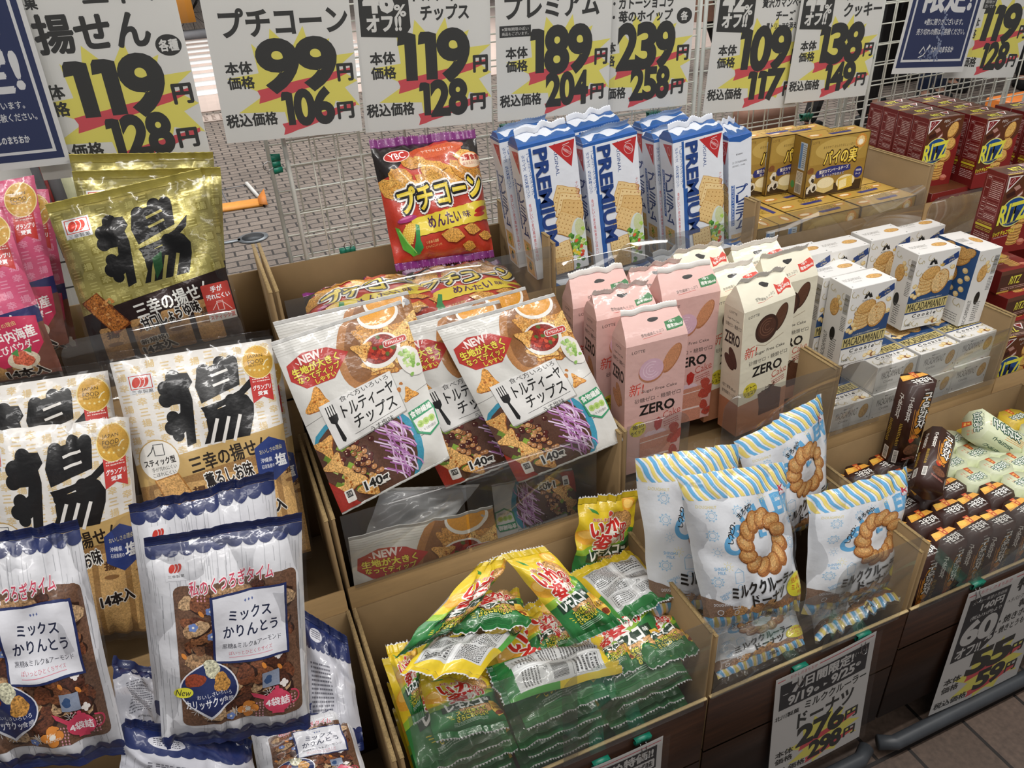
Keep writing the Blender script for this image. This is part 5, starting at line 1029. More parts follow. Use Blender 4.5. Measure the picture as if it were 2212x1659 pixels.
# ---------------------------------------------------------------- the goods
def Rz(yaw, tilt=0, roll=0): return np.array(Matrix.Rotation(math.radians(yaw), 3, 'Z') @ Matrix.Rotation(math.radians(roll), 3, 'Y') @ Matrix.Rotation(math.radians(tilt), 3, 'X'))
def stand(mesh, name, dims, FL, yaw, label, cat, group, mat='card', tilt=0, roll=0, z=None):
    """FL: picture position and depth of the front left top corner, or a point"""
    wd, dp, hh = dims; R = Rz(yaw, tilt, roll); p = at(*FL) if len(FL) == 3 and FL[0] > 20 else np.array(FL, float)
    base = p - R @ np.array([-wd / 2, -dp / 2, hh])
    if z is not None: base[2] = z
    o = mobj(name, mesh, M[mat]); o.matrix_world = Matrix.Translation(Vector([float(a) for a in base])) @ Matrix([list(r) for r in R]).to_4x4()
    return tag(o, label, cat, group)
def behind(o, d, label, k=1):
    c = o.copy(); COL.objects.link(c); R = o.matrix_world.to_3x3(); c.matrix_world = Matrix.Translation(R @ Vector((0, d * k, 0))) @ o.matrix_world; c['label'] = label
    for ch in o.children: q = ch.copy(); COL.objects.link(q); q.parent = c
    return c

# --- red cracker boxes
RW_, RD, RH = .093, .049, .155
m_ritz = box_mesh('ritz', RW_, RD, RH, dict(front=ritz_front(), left=ritz_side(), right=ritz_side(), top=ritz_top()), dict(all='6A1A1A'))
m_ritzl = box_mesh('ritzl', RH, RW_, RD, dict(front=ritz_lie(), top=Art(158, 90, '5A3018', .1)), dict(all='701A1A'))
def red(name, *a, **k): return stand(m_ritz, 'cracker_box', (RW_, RD, RH), *a, **k)
G_ = 'upright red cracker boxes'
b1 = red(0, (2009, 258, 1.26), -7, 'upright red cracker box, front one of the file next to the gold pie boxes', 'cracker box', G_)
for k, w_ in ((1, 'second'), (2, 'third'), (3, 'hindmost')): behind(b1, RD + .001, 'upright red cracker box, %s in the file behind the front left one' % w_, k)
b2 = red(0, (2135, 258, 1.205), -7, 'upright red cracker box standing one step forward at the right, cookies towards the viewer', 'cracker box', G_)
for k, w_ in ((1, 'second'), (2, 'third'), (3, 'fourth'), (4, 'hindmost')): behind(b2, RD + .001, 'upright red cracker box, %s in the right hand file on the rear step' % w_, k)
b3 = red(0, (2262, 253, 1.205), -7, 'upright red cracker box in the rear step, cut by the right picture edge', 'cracker box', G_); behind(b3, RD + .001, 'upright red cracker box behind the one at the right edge', 1); behind(b3, RD + .001, 'upright red cracker box last in the file at the right edge', 2)
b4 = red(0, (2182, 379, 1.06), -7, 'upright red cracker box standing alone on top of flat lying red boxes', 'cracker box', G_); b4.scale = (1.13,) * 3; b4.location.z -= .018
tl = ritz_top()
for i, (x, z, y) in enumerate(((1.505, .866, 1.212), (1.672, .866, 1.212), (1.505, .816, 1.212), (1.672, .816, 1.212))):
    lb = mobj('cracker_box', m_ritzl, M['card'], None, (x + RH / 2, y + RW_ / 2, z)); tag(lb, 'red cracker box lying on its side behind the clear guard, ' + ('upper left', 'upper right', 'lower left', 'lower right')[i] + ' of the four', 'cracker box', 'lying red cracker boxes on the rear step')
m_ritzflat = box_mesh('ritzflat', RW_, RH, RD, dict(top=ritz_front(), front=ritz_top(), left=Art(158, 52, '701A1A'), ), dict(all='701A1A'))
for i, (px, py, Y) in enumerate(((2172, 592, 1.045), (2178, 650, 1.02), (2176, 704, 1.005), (2300, 560, 1.045), (2300, 630, 1.02))):
    p = at(px, py, Y); lb = mobj('cracker_box', m_ritzflat, M['card'], None, p + (.062, .085, -.055)); lb.scale = (1.1, 1.0, 1.1); lb.rotation_euler = (0, 0, math.radians((-4, 0, -3, 3, -3)[i])); tag(lb, 'red cracker box lying flat under the single upright one, ' + ('topmost', 'second from the top', 'third from the top', 'topmost at the picture edge', 'second at the picture edge')[i], 'cracker box', 'flat red cracker boxes on the middle step')
for i, z in enumerate((.505, .555)):
    lb = mobj('cracker_box', m_ritzflat, M['card'], None, (1.60, 1.03, z)); tag(lb, 'red cracker box at the bottom of the flat pile, %s one' % ('lowest', 'second lowest')[i], 'cracker box', 'flat red cracker boxes on the middle step'); lb.scale = (1.1,) * 3
b5 = red(0, (2195, 860, .95), -7, 'upright red cracker box standing low beside the lying white cookie boxes', 'cracker box', G_)
b5.location.z = .50; b5.location.x = 1.55; b5.location.y = .97; b5.scale = (1.1,) * 3

# --- gold pie boxes
PW, PD, PH = .156, .056, .132
m_pie = box_mesh('pie', PW, PD, PH, dict(front=pie_front(), left=pie_side(), right=pie_side(), top=pie_top()), dict(all='8E702E'))
def pie(FL, yaw, label, **k): return stand(m_pie, 'pie_box', (PW, PD, PH), FL, yaw, label, 'pie box', 'gold pie boxes', **k)
pie((1755, 289, 1.315), -4, 'gold pie box standing foremost on the upper layer, cheese picture fully in view', z=.922)
pie((1667, 294, 1.375), -4, 'gold pie box standing behind and left of the foremost one', z=.922)
pie((1615, 300, 1.39), -4, 'gold pie box at the left end, mostly hidden by the white cracker pack', z=.922)
for r_, Y in enumerate((1.213, 1.27, 1.327, 1.384)):
    for c_, x in enumerate((1.142, 1.302)):
        if r_ in (0, 1, 2, 3):
            o = mobj('pie_box', m_pie, M['card'], None, (x + PW / 2, Y + PD / 2, .789)); tag(o, 'gold pie box in the lower layer, %s row, %s column' % (('front', 'second', 'third', 'rear')[r_], ('left', 'right')[c_]), 'pie box', 'gold pie boxes')
for k, x in enumerate((1.026, 1.083)):
    for j, y in enumerate((1.213, 1.372)):
        if j == 1: continue
        o = mobj('pie_box', m_pie, M['card'], None, (x + PD / 2, y + PW / 2, .789)); o.rotation_euler = (0, 0, math.radians(90)); tag(o, 'gold pie box turned sideways at the left of the lower layer, %s one' % ('outer', 'inner')[k], 'pie box', 'gold pie boxes')

# --- soft wrapped packs: a carton body with a folded, crumpled top
def fold_mesh(name, wd, dp, hh, c1, c2, seed, art=None, fin='E8E8E8', ridge=.5):
    """the gathered top of a paper wrap: slopes up from the four edges to a crimped ridge"""
    r = np.random.RandomState(seed); nu, nv = 16, 8; u, v = np.meshgrid(np.linspace(0, 1, nu + 1), np.linspace(0, 1, nv + 1), indexing='ij')
    X = np.zeros((nu + 1, nv + 1, 3)); X[..., 0] = (u - .5) * wd * (1 - .10 * (1 - v)); X[..., 1] = -dp / 2 + (1 - v) * dp * ridge; X[..., 2] = hh * (1 - v) ** .8
    nz = sum(r.uniform(-1, 1) * np.sin(6.28 * (r.uniform(.5, 4) * u + r.uniform(.3, 2) * v) + r.uniform(0, 6)) for _ in range(6)) * .0015 * (np.minimum(1, (1 - v) * 3)); X[..., 2] += nz; X[..., 1] += nz * .8
    m1 = shell_mesh(name + '_front', X, art or Art(10, 10, c1, .15), nu, nv)
    B = X.copy(); B[..., 1] = dp / 2 - (1 - v) * dp * (1 - ridge); B[..., 2] = hh * (1 - v) ** .8 + nz; B = B[::-1]; m2 = shell_mesh(name + '_back', B, Art(10, 10, c2, .15), nu, nv)
    S_ = []; 
    for sx in (-1, 1):
        f, b = (X[0], B[-1]) if sx < 0 else (X[-1], B[0]); V = list(f) + list(b); n = nv + 1; F = [[i, i + 1, n + i + 1, n + i] if sx < 0 else [i + 1, i, n + i, n + i + 1] for i in range(nv)]; S_.append(raw_mesh(name + '_end', V, F, [(*lin(c2), 0)] * nv))
    E_ = X[:, 0]; K = 40; fm = seal_mesh(name + '_fin', resample(E_, K), _n(np.array([r.uniform(-.2, .2), r.uniform(-.8, .2), .8])), .011, fin, .0008, n=(0, -1, 0), ribs=3, bend=r.uniform(-.006, .006))
    return [('folded_top', m1), ('rear_fold', m2), ('side_fold', S_[0]), ('side_fold', S_[1]), ('crimped_fin', fm)]
def pack(mesh, folds, name, dims, FL, yaw, label, cat, group, roll=0, tilt=0, z=None, mat='matte'):
    o = stand(mesh, name, dims, FL, yaw, label, cat, group, mat, tilt, roll, z)
    for n_, m_ in folds:
        if n_ == 'crimped_fin': c = mobj(n_, m_, M[mat], ft); continue
        c = mobj(n_, m_, M[mat], o); c.location = (0, 0, dims[2] - .0004)
        if n_ == 'folded_top': ft = c
    return o
QW, QD, QH = .108, .052, .25
m_pr = box_mesh('prem', QW, QD, QH, dict(front=premium_front(), left=premium_side(), right=premium_side()), dict(all='D8DCE4')); m_pr2 = box_mesh('prem2', QD, QW, QH, dict(front=premium_end(), left=premium_front(), right=premium_front()), dict(all='D8DCE4'))
def ptop():
    a = Art(100, 50, 'D6DAE2', .05); r = a.rng
    a.poly([(0, 50), (0, 20), (16, 34), (30, 12), (52, 36), (66, 24), (100, 30), (100, 50)], '2F5C98'); a.poly([(60, 0), (100, 0), (100, 16), (82, 20)], '2F5C98')
    a.rect(0, 42, 100, 50, '2458A0'); return a
fA = fold_mesh('pf', QW, QD, .014, 'D6DAE2', '3A66A4', 3, ptop(), 'D8DCE4'); fB = fold_mesh('pg', QW, QD, .010, 'D6DAE2', '3A66A4', 9, ptop(), '8FA8CC'); fC = fold_mesh('ph', QD, QW, .012, 'D6DAE2', '2A4F90', 12, ptop(), 'D8DCE4')
def prem(FL, label, f=0, yaw=-3, roll=-5.5): return pack(m_pr, (fA, fB)[f], 'cracker_pack', (QW, QD, QH), FL, yaw, label, 'cracker pack', 'blue and white cracker packs', roll, -2)
prem((1118, 319, 1.24), 'blue and white cracker pack foremost at the left end of its tray')
prem((1077, 303, 1.315), 'blue and white cracker pack leaning at the far left, only its narrow side in view', 1)
prem((1259, 313, 1.245), 'blue and white cracker pack second from the left in the front row', 1)
prem((1453, 304, 1.245), 'blue and white cracker pack third in the front row, next to two narrow sides', 0)
prem((1413, 303, 1.305), 'blue and white cracker pack directly behind the third one, narrow side showing', 1)
pack(m_pr2, fC, 'cracker_pack', (QD, QW, QH), (1574, 299, 1.245), -3, 'blue and white cracker pack turned end on, printed date showing, beside gold boxes', 'cracker pack', 'blue and white cracker packs', -5, -2)
prem((1231, 284, 1.385), 'blue and white cracker pack in the rear row, left one', 0); prem((1388, 280, 1.385), 'blue and white cracker pack in the rear row, right one', 1)
for k in range(4):
    o = pack(m_pr, (fA, fB)[k % 2], 'cracker_pack', (QW, QD, QH), (.568 + k * .11, 1.212, .885), 0, 'blue and white cracker pack in the lower layer, %s from the left' % ('first', 'second', 'third', 'fourth')[k], 'cracker pack', 'blue and white cracker packs')

ZW, ZD, ZH = .117, .052, .268
for pink in (1, 0):
    af, as_, at_ = zero_art(pink), zero_side(pink), zero_top(pink)
    af.H = 200; as_.H = 200
    if pink: af.poly([(24, 163), (70, 163), (70, 200), (24, 200)], 'D09078', .2); af.rect(24, 176, 70, 179, 'EED8D0'); [af.blob(x, y, 7, 'B84A3C', .3) for x, y in ((74, 176), (80, 188), (30, 190))]; af.text('8個', 76, 186, 83, 190, '6A3A34')
    else: af.rect(0, 163, 85, 200, 'B07A5A', .05); as_.rect(0, 163, 48, 200, 'B07A5A', .05); af.rect(38, 160, 76, 178, '5A3626', .3)
    mz = box_mesh('zero%d' % pink, ZW, ZD, ZH, dict(front=af, left=as_, right=as_), dict(all='DDB2AA' if pink else 'E6DFC8')); cc = 'DDB2AA' if pink else 'E9E2CC'
    ff = [fold_mesh('zf%d%d' % (pink, q), ZW, ZD, (.040, .034, .045)[q], cc, cc, 20 + q + 5 * pink, at_, 'EEEAE4', .62) for q in range(3)]
    nm = 'pink' if pink else 'cream'; L = [((1353, 752, .965), 'foremost, whole front in view', -2, 0), ((1289, 694, 1.035), 'second row left, its top bearing a flag', -2, 0), ((1238, 668, 1.10), 'at the far left against the tray wall', -4, 0), ((1431, 655, 1.03), 'right behind the foremost one', -3, 0), ((1368, 640, 1.10), 'in the rear row with crumpled fin', -3, 0)] if pink else \
        [((1608, 677, .965), 'foremost, whole front in view', 4, -3), ((1535, 648, 1.03), 'second row left, half hidden', 0, -2), ((1655, 624, 1.035), 'right hand side behind the foremost one', -2, -2), ((1466, 607, 1.11), 'rear row left, largest flag on its top', 0, 0), ((1592, 592, 1.11), 'rear row right, beside the cookie boxes', -2, -2)]
    for k, (FL, t_, yw, rl) in enumerate(L): pack(mz, ff[k % 3], 'cake_pack', (ZW, ZD, ZH), FL, yw, '%s paper cake pack with a folded top, %s' % (nm, t_), 'cake pack', nm + ' cake packs on the middle step', rl, 0)

# --- white cookie boxes
MW, MD, MH = .106, .062, .170
mf, ms, mk, mt, me = mac_front(), mac_side(), mac_back(), mac_top(), mac_end()
m_mac = box_mesh('mac', MW, MD, MH, dict(front=mf, left=ms, right=ms, top=mt), dict(all='E4E2DE')); m_mac2 = box_mesh('mac2', MD, MW, MH, dict(front=ms, left=mk, top=mt), dict(all='E4E2DE')); m_mac3 = box_mesh('mac3', MW, MH, MD, dict(front=me, top=mf), dict(all='D8D6D2'))
def mac(FL, yaw, label, m=m_mac, d=(MW, MD, MH), roll=0): return stand(m, 'cookie_box', d, FL, yaw, label, 'cookie box', 'white cookie boxes on the middle step', roll=roll)
mac((1842, 625, 1.0), -2, 'white cookie box standing foremost at the left, whole front in view'); mac((1986, 551, 1.03), -4, 'white cookie box standing second from the right, whole front in view', roll=1)
mac((2118, 543, 1.0), -2, 'white cookie box turned sideways with its blue back showing', m_mac2, (MD, MW, MH), roll=2); mac((1780, 602, 1.065), -1, 'white cookie box standing right behind the foremost one')
mac((1703, 563, 1.115), -2, 'white cookie box in the rear row, behind the cream cake packs'); mac((1790, 547, 1.125), -2, 'white cookie box in the rear row, second from the left'); mac((1884, 521, 1.125), -2, 'white cookie box in the rear row, left of the second foremost one'); mac((1962, 503, 1.16), -2, 'white cookie box in the rear row, its top behind the foremost right boxes')
for c_, x in enumerate((1.042, 1.152, 1.262, 1.372)):
    for r_ in range(3):
        if c_ == 0 and r_ == 2: continue
        o = mobj('cookie_box', m_mac3, M['card'], None, (x + MW / 2, .945 + MH / 2 + .004 * r_ + .003 * (c_ % 2), .502 + r_ * (MD + .0008) + (0, .0, .003, .006)[c_])); tag(o, 'white cookie box lying end out behind the guard, %s column, %s layer' % (('first', 'second', 'third', 'fourth')[c_], ('bottom', 'middle', 'top')[r_]), 'cookie box', 'lying white cookie boxes')

# --- octagonal potato stick boxes
def octo(name, kind):
    wd, dp, hh, c = .0585, .0495, .172, .0125; x, y = wd / 2, dp / 2
    P = [(-x + c, -y), (x - c, -y), (x, -y + c), (x, y - c), (x - c, y), (-x + c, y), (-x, y - c), (-x, -y + c)]; bg, ls = gam_art(kind), gam_side(kind); V = [(a, b, 0) for a, b in P] + [(a, b, hh) for a, b in P]; cols = []; F = []
    for i in range(8): F.append([i, (i + 1) % 8, (i + 1) % 8 + 8, i + 8]); cols.append(bg.bg if i % 2 == 0 else ls.bg)
    F += [list(range(7, -1, -1)), list(range(8, 16))]; tp = gam_top(kind); cols += [bg.bg, tp.bg]; V = np.array(V, float); Vs = [V]; o = 16
    def put(art, P0, U, D, N, clip=None):
        nonlocal o
        v, f, cc = art.flat(P0, U, D, N); 
        if clip is not None:       # keep the print inside the eight-sided lid
            for q in range(len(v)):
                ax, ay = abs(v[q][0]), abs(v[q][1]); ex = ax + ay - (x + y - c)
                if ex > 0: v[q][0] -= math.copysign(ex / 2, v[q][0]); v[q][1] -= math.copysign(ex / 2, v[q][1])
        Vs.append(v); F.extend((f + o).tolist()); cols.extend(cc.tolist()); o += len(v)
    put(bg, (-x + c, -y, hh), (wd - 2 * c, 0, 0), (0, 0, -hh), (0, -1, 0)); put(ls, (-x, -y + c, hh), (c, -c, 0), (0, 0, -hh), (-.7071, -.7071, 0)); put(ls, (x - c, -y, hh), (c, c, 0), (0, 0, -hh), (.7071, -.7071, 0)); put(ls, (-x, y - c, hh), (0, -dp + 2 * c, 0), (0, 0, -hh), (-1, 0, 0))
    put(tp, (-x, y, hh), (wd, 0, 0), (0, -dp, 0), (0, 0, 1), 1)
    return raw_mesh(name, np.concatenate(Vs), F, cols)
mo = {k: octo('oct_' + k, k) for k in ('dark', 'pale', 'gold')}
nm_ = dict(dark='dark brown', pale='pale green', gold='yellow')
OD = ('first', 'second', 'third', 'fourth', 'fifth', 'sixth', 'seventh', 'eighth', 'ninth', 'tenth')
for i in range(9):
    for j in range(5):
        x = 1.014 + .0610 * i; y = .668 + .0525 * j; kd = 'dark' if i < 4 or (i == 4 and j < 2) else 'pale'
        if i >= 6 and j >= 4: kd = 'gold'
        if x > 1.53 or (i in (1,) and j == 3): continue
        o = mobj('snack_box', mo[kd], M['card'], None, (x, y, .334 + .004 * ((i * 7 + j * 3) % 3))); o.rotation_euler = (0, 0, math.radians(((i * 5 + j * 11) % 7 - 3) * 1.2)); tag(o, '%s eight-sided potato stick box standing upright, %s row from the guard, %s column' % (nm_[kd], OD[j], OD[i]), 'snack box', 'upright eight-sided snack boxes')
def oct_lie(kd, a, b, nrm, label, s=1.0):
    """a: middle of the base end, b: towards the lid, nrm: where the front faces"""
    z = _n(np.array(b, float) - a); fy = -_n(np.array(nrm, float) - z * np.dot(nrm, z)); fx = np.cross(fy, z); o = mobj('snack_box', mo[kd], M['card']); o.matrix_world = Matrix.Translation(Vector([float(q) for q in a])) @ Matrix(np.stack([fx, fy, z], 1).tolist()).to_4x4() @ Matrix.Scale(s, 4); return tag(o, label, 'snack box', 'eight-sided snack boxes lying on top')
g1 = atz(1938, 988, .512); oct_lie('dark', g1, g1 + (.01, .0, 1), (-.15, -1, 0), 'tall dark brown snack box standing on top of the others by the cardboard wall', 1.08)
g2 = at(2000, 1055, .74); oct_lie('dark', g2, at(2032, 935, .84), (0, -.8, 1), 'dark brown snack box leaning back on the lids, yellow front up', .92)
g3 = at(2088, 905, .86); oct_lie('pale', at(2235, 1000, .80), g3, (-.1, -.75, 1), 'pale green snack box lying slantwise on the lids at the right edge', 1.15)

# --- bags
def q4(*a): return quad(*a[:4], a[4], a[5])
aG, aW, aP = age_art('gold'), age_art('white'), age_art('pink')
def age(kd, P, label, seed, T=.028, wrap=.03, nu=24, nv=28): return bag('rice_cracker_bag', dict(gold=aG, white=aW, pink=aP)[kd], P, T, label, 'rice cracker bag', kd + ' rice cracker bags', 'foil' if kd == 'gold' else 'film', nu, nv, seed, top=(.014, 'A89A48' if kd == 'gold' else 'D8D8D4'), bot=(.012, 'C8C8C4'), back='B8A050' if kd == 'gold' else 'D0C8BC', zig=.0003, tbend=.004, wrap=wrap, ztop='wrap' if kd != 'gold' else 'foil', zbot='wrap', pleat=.005, crease=.0035, ncr=12)
age('gold', q4((104, 462), (438, 384), (528, 722), (212, 790), 1.30, 1.215), 'gold rice cracker bag foremost, big black character on the front', 3)
age('gold', q4((158, 390), (478, 380), (498, 700), (235, 745), 1.345, 1.275), 'gold rice cracker bag second in line, red logo above the front bag', 5, .02)
age('gold', q4((152, 353), (462, 347), (484, 690), (245, 735), 1.40, 1.335), 'gold rice cracker bag hindmost, only its bent top edge in view', 8, .02)
age('pink', q4((-335, 500), (6, 446), (136, 800), (-200, 865), 1.29, 1.215), 'pink rice cracker bag foremost at the left edge, with the shrimp shield', 4)
age('pink', q4((-255, 440), (72, 378), (150, 742), (-180, 805), 1.345, 1.275), 'pink rice cracker bag second in line, gold medal in view', 6, .02)
age('pink', q4((-220, 420), (104, 408), (168, 750), (-160, 800), 1.40, 1.335), 'pink rice cracker bag hindmost, a dark red sliver beside the gold bag', 9, .02)
age('white', q4((236, 784), (585, 732), (655, 1168), (342, 1225), 1.10, .965), 'white rice cracker bag in the middle, big black character and white round badge', 12)
age('white', q4((270, 806), (604, 756), (672, 1190), (372, 1240), 1.145, 1.03), 'white rice cracker bag behind the middle one, only its right edge in view', 14, .018)
age('white', q4((-130, 852), (233, 800), (312, 1240), (-25, 1290), 1.12, 1.01), 'white rice cracker bag at the left edge, rear one of two', 15)
age('white', q4((-92, 938), (278, 900), (326, 1360), (0, 1400), 1.03, .945), 'white rice cracker bag at the left edge, front one with bright reflections', 17)

aC = corn_art()
def corn(P, label, seed, T, **k): return bag('corn_snack_bag', aC, P, T, label, 'snack bag', 'red corn snack bags', 'film', 26, 30, seed, top=(.016, '7A2A72', 4), bot=(.014, '7A2A72', 4), back='C0C0C0', zig=.0016, dots=('C88AC0', 7), pleat=.006, crease=.004, ncr=12, **k)
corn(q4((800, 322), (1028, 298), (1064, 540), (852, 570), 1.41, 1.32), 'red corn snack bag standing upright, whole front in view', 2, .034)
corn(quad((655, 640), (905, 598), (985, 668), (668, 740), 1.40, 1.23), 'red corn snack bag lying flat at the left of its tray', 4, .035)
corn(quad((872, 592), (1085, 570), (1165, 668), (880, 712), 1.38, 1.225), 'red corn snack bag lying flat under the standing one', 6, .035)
aT = tort_art()
def tort(P, label, seed, T=.012, art=aT, **k): return bag('tortilla_chip_pouch', art, P, T, label, 'chip pouch', 'tortilla chip pouches', 'film', 24, 32, seed, top=(.006, 'C8C6C2', 3), bot=(.004, 'B8B6B0', 1), back='A8A8AA', zig=.0002, pleat=.0025, crease=.0032, ncr=11, waist=.0, **k)
tort(q4((587, 748), (868, 656), (970, 985), (738, 1107), 1.07, .945), 'tortilla chip pouch leaning at the left, whole front in view', 2, bow=0)
tort(q4((592, 704), (884, 636), (985, 972), (745, 1082), 1.125, 1.02), 'tortilla chip pouch behind the left one, only its top strip in view', 3)
tort(q4((800, 724), (1080, 655), (1195, 962), (962, 1052), 1.095, .985), 'tortilla chip pouch in the middle, half covered by its neighbours', 4)
tort(q4((880, 696), (1137, 626), (1240, 962), (1000, 1042), 1.14, 1.04), 'tortilla chip pouch behind the middle one, orange bowl corner in view', 5)
tort(q4((944, 714), (1199, 640), (1346, 948), (1120, 1040), 1.06, .94), 'tortilla chip pouch leaning at the right over the guard, fully in view', 7)
tort([at(752, 1166, .955), at(1066, 1100, .955), at(1105, 1400, .945), at(790, 1450, .945)], 'tortilla chip pouch sunk low in the tray behind the guard, red banner in view', 8)
tort(quad((822, 1062), (1032, 1052), (960, 1140), (782, 1178), 1.02, .975), 'plain grey back of a folded chip pouch between tray and left pouch', 9, art=Art(100, 138, 'A4A5A6'))
tort([at(1272, 1262, .985), at(1092, 1300, .985), at(1062, 1052, 1.06), at(1236, 1015, 1.06)], 'tortilla chip pouch upside down in the dark right part of the tray', 10)

aIf, aIb = ika_front(), ika_back()
def ika(P, label, seed, art=aIf, T=.016, nu=18, nv=22, **k):
    f = art is aIf; return bag('squid_snack_bag', art, P, T, label, 'snack bag', 'green and yellow squid snack bags', 'film', nu, nv, seed, top=(.013, 'D4B826', 4), bot=(.011, '1F6A34', 4), back='C4C5C4' if f else '2F7A3E', zig=.0016, edge='C8C8C8', pleat=.005, crease=.0045, ncr=12, **k)
def qy(a, b, c, d, ya, yb, yc, yd): return [at(*a, ya), at(*b, yb), at(*c, yc), at(*d, yd)]
ika(qy((1020, 1232), (1108, 1198), (980, 1352), (862, 1410), .79, .83, .74, .68), 'yellow and green snack bag leaning diagonally at the left of the heap', 2)
ika(qy((1094, 1210), (1187, 1192), (1336, 1336), (1237, 1380), .80, .80, .70, .70), 'squid snack bag sloping down to the right at the centre top of the heap', 3)
ika(q4((1250, 1092), (1378, 1072), (1352, 1236), (1234, 1252), .905, .87), 'squid snack bag standing upright against the rear cardboard', 4)
ika(q4((1240, 1246), (1370, 1196), (1452, 1276), (1334, 1342), .85, .745), 'squid snack bag lying face down with barcode, right of the heap', 5, aIb)
ika(q4((1336, 1346), (1440, 1318), (1515, 1396), (1394, 1436), .765, .665), 'squid snack bag face up by the right tray wall', 6)
ika(q4((1250, 1386), (1338, 1358), (1378, 1432), (1297, 1461), .75, .67), 'squid snack bag tucked under its neighbour left of the right wall', 7)
ika(q4((1000, 1292), (1122, 1280), (1146, 1342), (978, 1360), .81, .735), 'squid snack bag with its wide green bottom seal towards the viewer', 8)
ika(qy((1040, 1452), (874, 1446), (925, 1384), (1120, 1372), .655, .66, .735, .735), 'squid snack bag face down, yellow top seal towards the viewer', 9, aIb)
ika(qy((1289, 1380), (1332, 1452), (1104, 1518), (1062, 1442), .735, .66, .65, .72), 'squid snack bag face down lying crosswise in the middle', 11, aIb, .02)
ika(q4((902, 1468), (1050, 1458), (1094, 1556), (937, 1586), .715, .648), 'squid snack bag face up just behind the tall guard', 12)
ika(q4((836, 1414), (902, 1402), (915, 1530), (888, 1548), .73, .66), 'squid snack bag squeezed along the left tray wall', 13)
ika(q4((1120, 1330), (1210, 1320), (1250, 1400), (1150, 1420), .80, .73), 'squid snack bag mostly buried below the sloping one', 14)
k = 0
for L_, (z, ya) in enumerate(((.505, .70), (.472, .70), (.44, .69), (.408, .685), (.376, .68))):
    for c_, x in enumerate((.075, .225, .375)):
        x += .012 * ((L_ + c_) % 2); z2 = z + .004 * ((c_ * 5 + L_) % 3) - (.012 if c_ == 2 else 0)
        ika([np.array(p) for p in ((x, .815, z2 + .022), (x + .135, .815, z2 + .022), (x + .135, .652, z2 - .008), (x, .652, z2 - .008))], 'squid snack bag lying flat behind the guard, %s layer from the top, %s column' % (OD[L_], OD[c_]), 30 + k, nu=14, nv=16, T=.015); k += 1

aK, aKb = kar_art(), kar_back()
def kar(P, label, seed, art=aK, T=.024, nu=24, nv=30, **k): return bag('karinto_bag', art, P, T, label, 'snack bag', 'white and navy karinto bags', 'film', nu, nv, seed, top=(.013, '202C5C', 4), bot=(.011, '202C5C', 3), back='C4C4CC', zig=.0004, tbend=.006, pleat=.005, crease=.0045, ncr=14, **k)
kar(q4((312, 1184), (652, 1126), (672, 1558), (350, 1604), .745, .665), 'white karinto bag foremost and whole in view, white name plate', 3, wrap=.025)
kar(q4((-150, 1196), (172, 1146), (272, 1612), (-60, 1660), .745, .665), 'white karinto bag at the left edge, cut by the picture', 5, wrap=.025)
kar(q4((280, 1112), (592, 1036), (644, 1480), (335, 1530), .80, .73), 'white karinto bag right behind the foremost one', 7)
kar(qy((655, 1335), (752, 1395), (786, 1600), (668, 1650), .86, .80, .70, .70), 'white and navy karinto bag slumped along the right tray wall, back side out', 8, aKb)
kar(quad((540, 1578), (748, 1520), (800, 1690), (565, 1740), .74, .65), 'karinto bag lying low at the right behind the foremost bag', 9)
kar(quad((270, 1570), (540, 1612), (575, 1740), (240, 1740), .675, .645), 'karinto bag lying low under the foremost bag, date print showing', 10, aKb)
kar(quad((240, 1440), (345, 1470), (350, 1600), (255, 1600), .86, .76), 'navy end of a karinto bag between the two front bags', 11, aKb)

aD = dough_art()
def dn(P, label, seed, T=.032, **k): return bag('doughnut_bag', aD, P, T, label, 'doughnut bag', 'white, blue and yellow doughnut bags', 'film', 24, 28, seed, top=(.016, 'D0D4D8', 4), bot=(.010, 'C8CCD0', 3), back='C8C8CC', zig=.0008, tbend=.005, ztop='wrap', zbot='wrap', pleat=.006, crease=.004, ncr=12, **k)
dn(qy((1462, 1030), (1692, 998), (1729, 1316), (1524, 1362), .745, .745, .66, .66), 'milk doughnut bag foremost, whole ring in view', 3, wrap=.02)
dn(qy((1746, 1072), (1962, 1008), (1926, 1262), (1738, 1330), .735, .76, .69, .665), 'milk doughnut bag at the right, ring turned away', 5, wrap=.02)
dn(q4((1370, 990), (1590, 958), (1625, 1300), (1408, 1330), .83, .745), 'milk doughnut bag behind the foremost one at the left', 7)
dn(qy((1590, 955), (1774, 850), (1786, 1100), (1640, 1200), .85, .91, .86, .79), 'milk doughnut bag leaning at the back, ring half in view', 9)
dn(quad((1500, 1340), (1708, 1262), (1738, 1392), (1550, 1470), .745, .645), 'milk doughnut bag lying low behind the clear guard at the left', 11, T=.022)
dn(quad((1742, 1290), (1950, 1200), (1948, 1290), (1762, 1388), .77, .648), 'milk doughnut bag lying low behind the clear guard at the right', 13, T=.022)
dn(quad((1850, 1196), (1985, 1160), (1985, 1250), (1875, 1290), .87, .79), 'milk doughnut bag lying at the right rear corner of its tray', 15, T=.02)

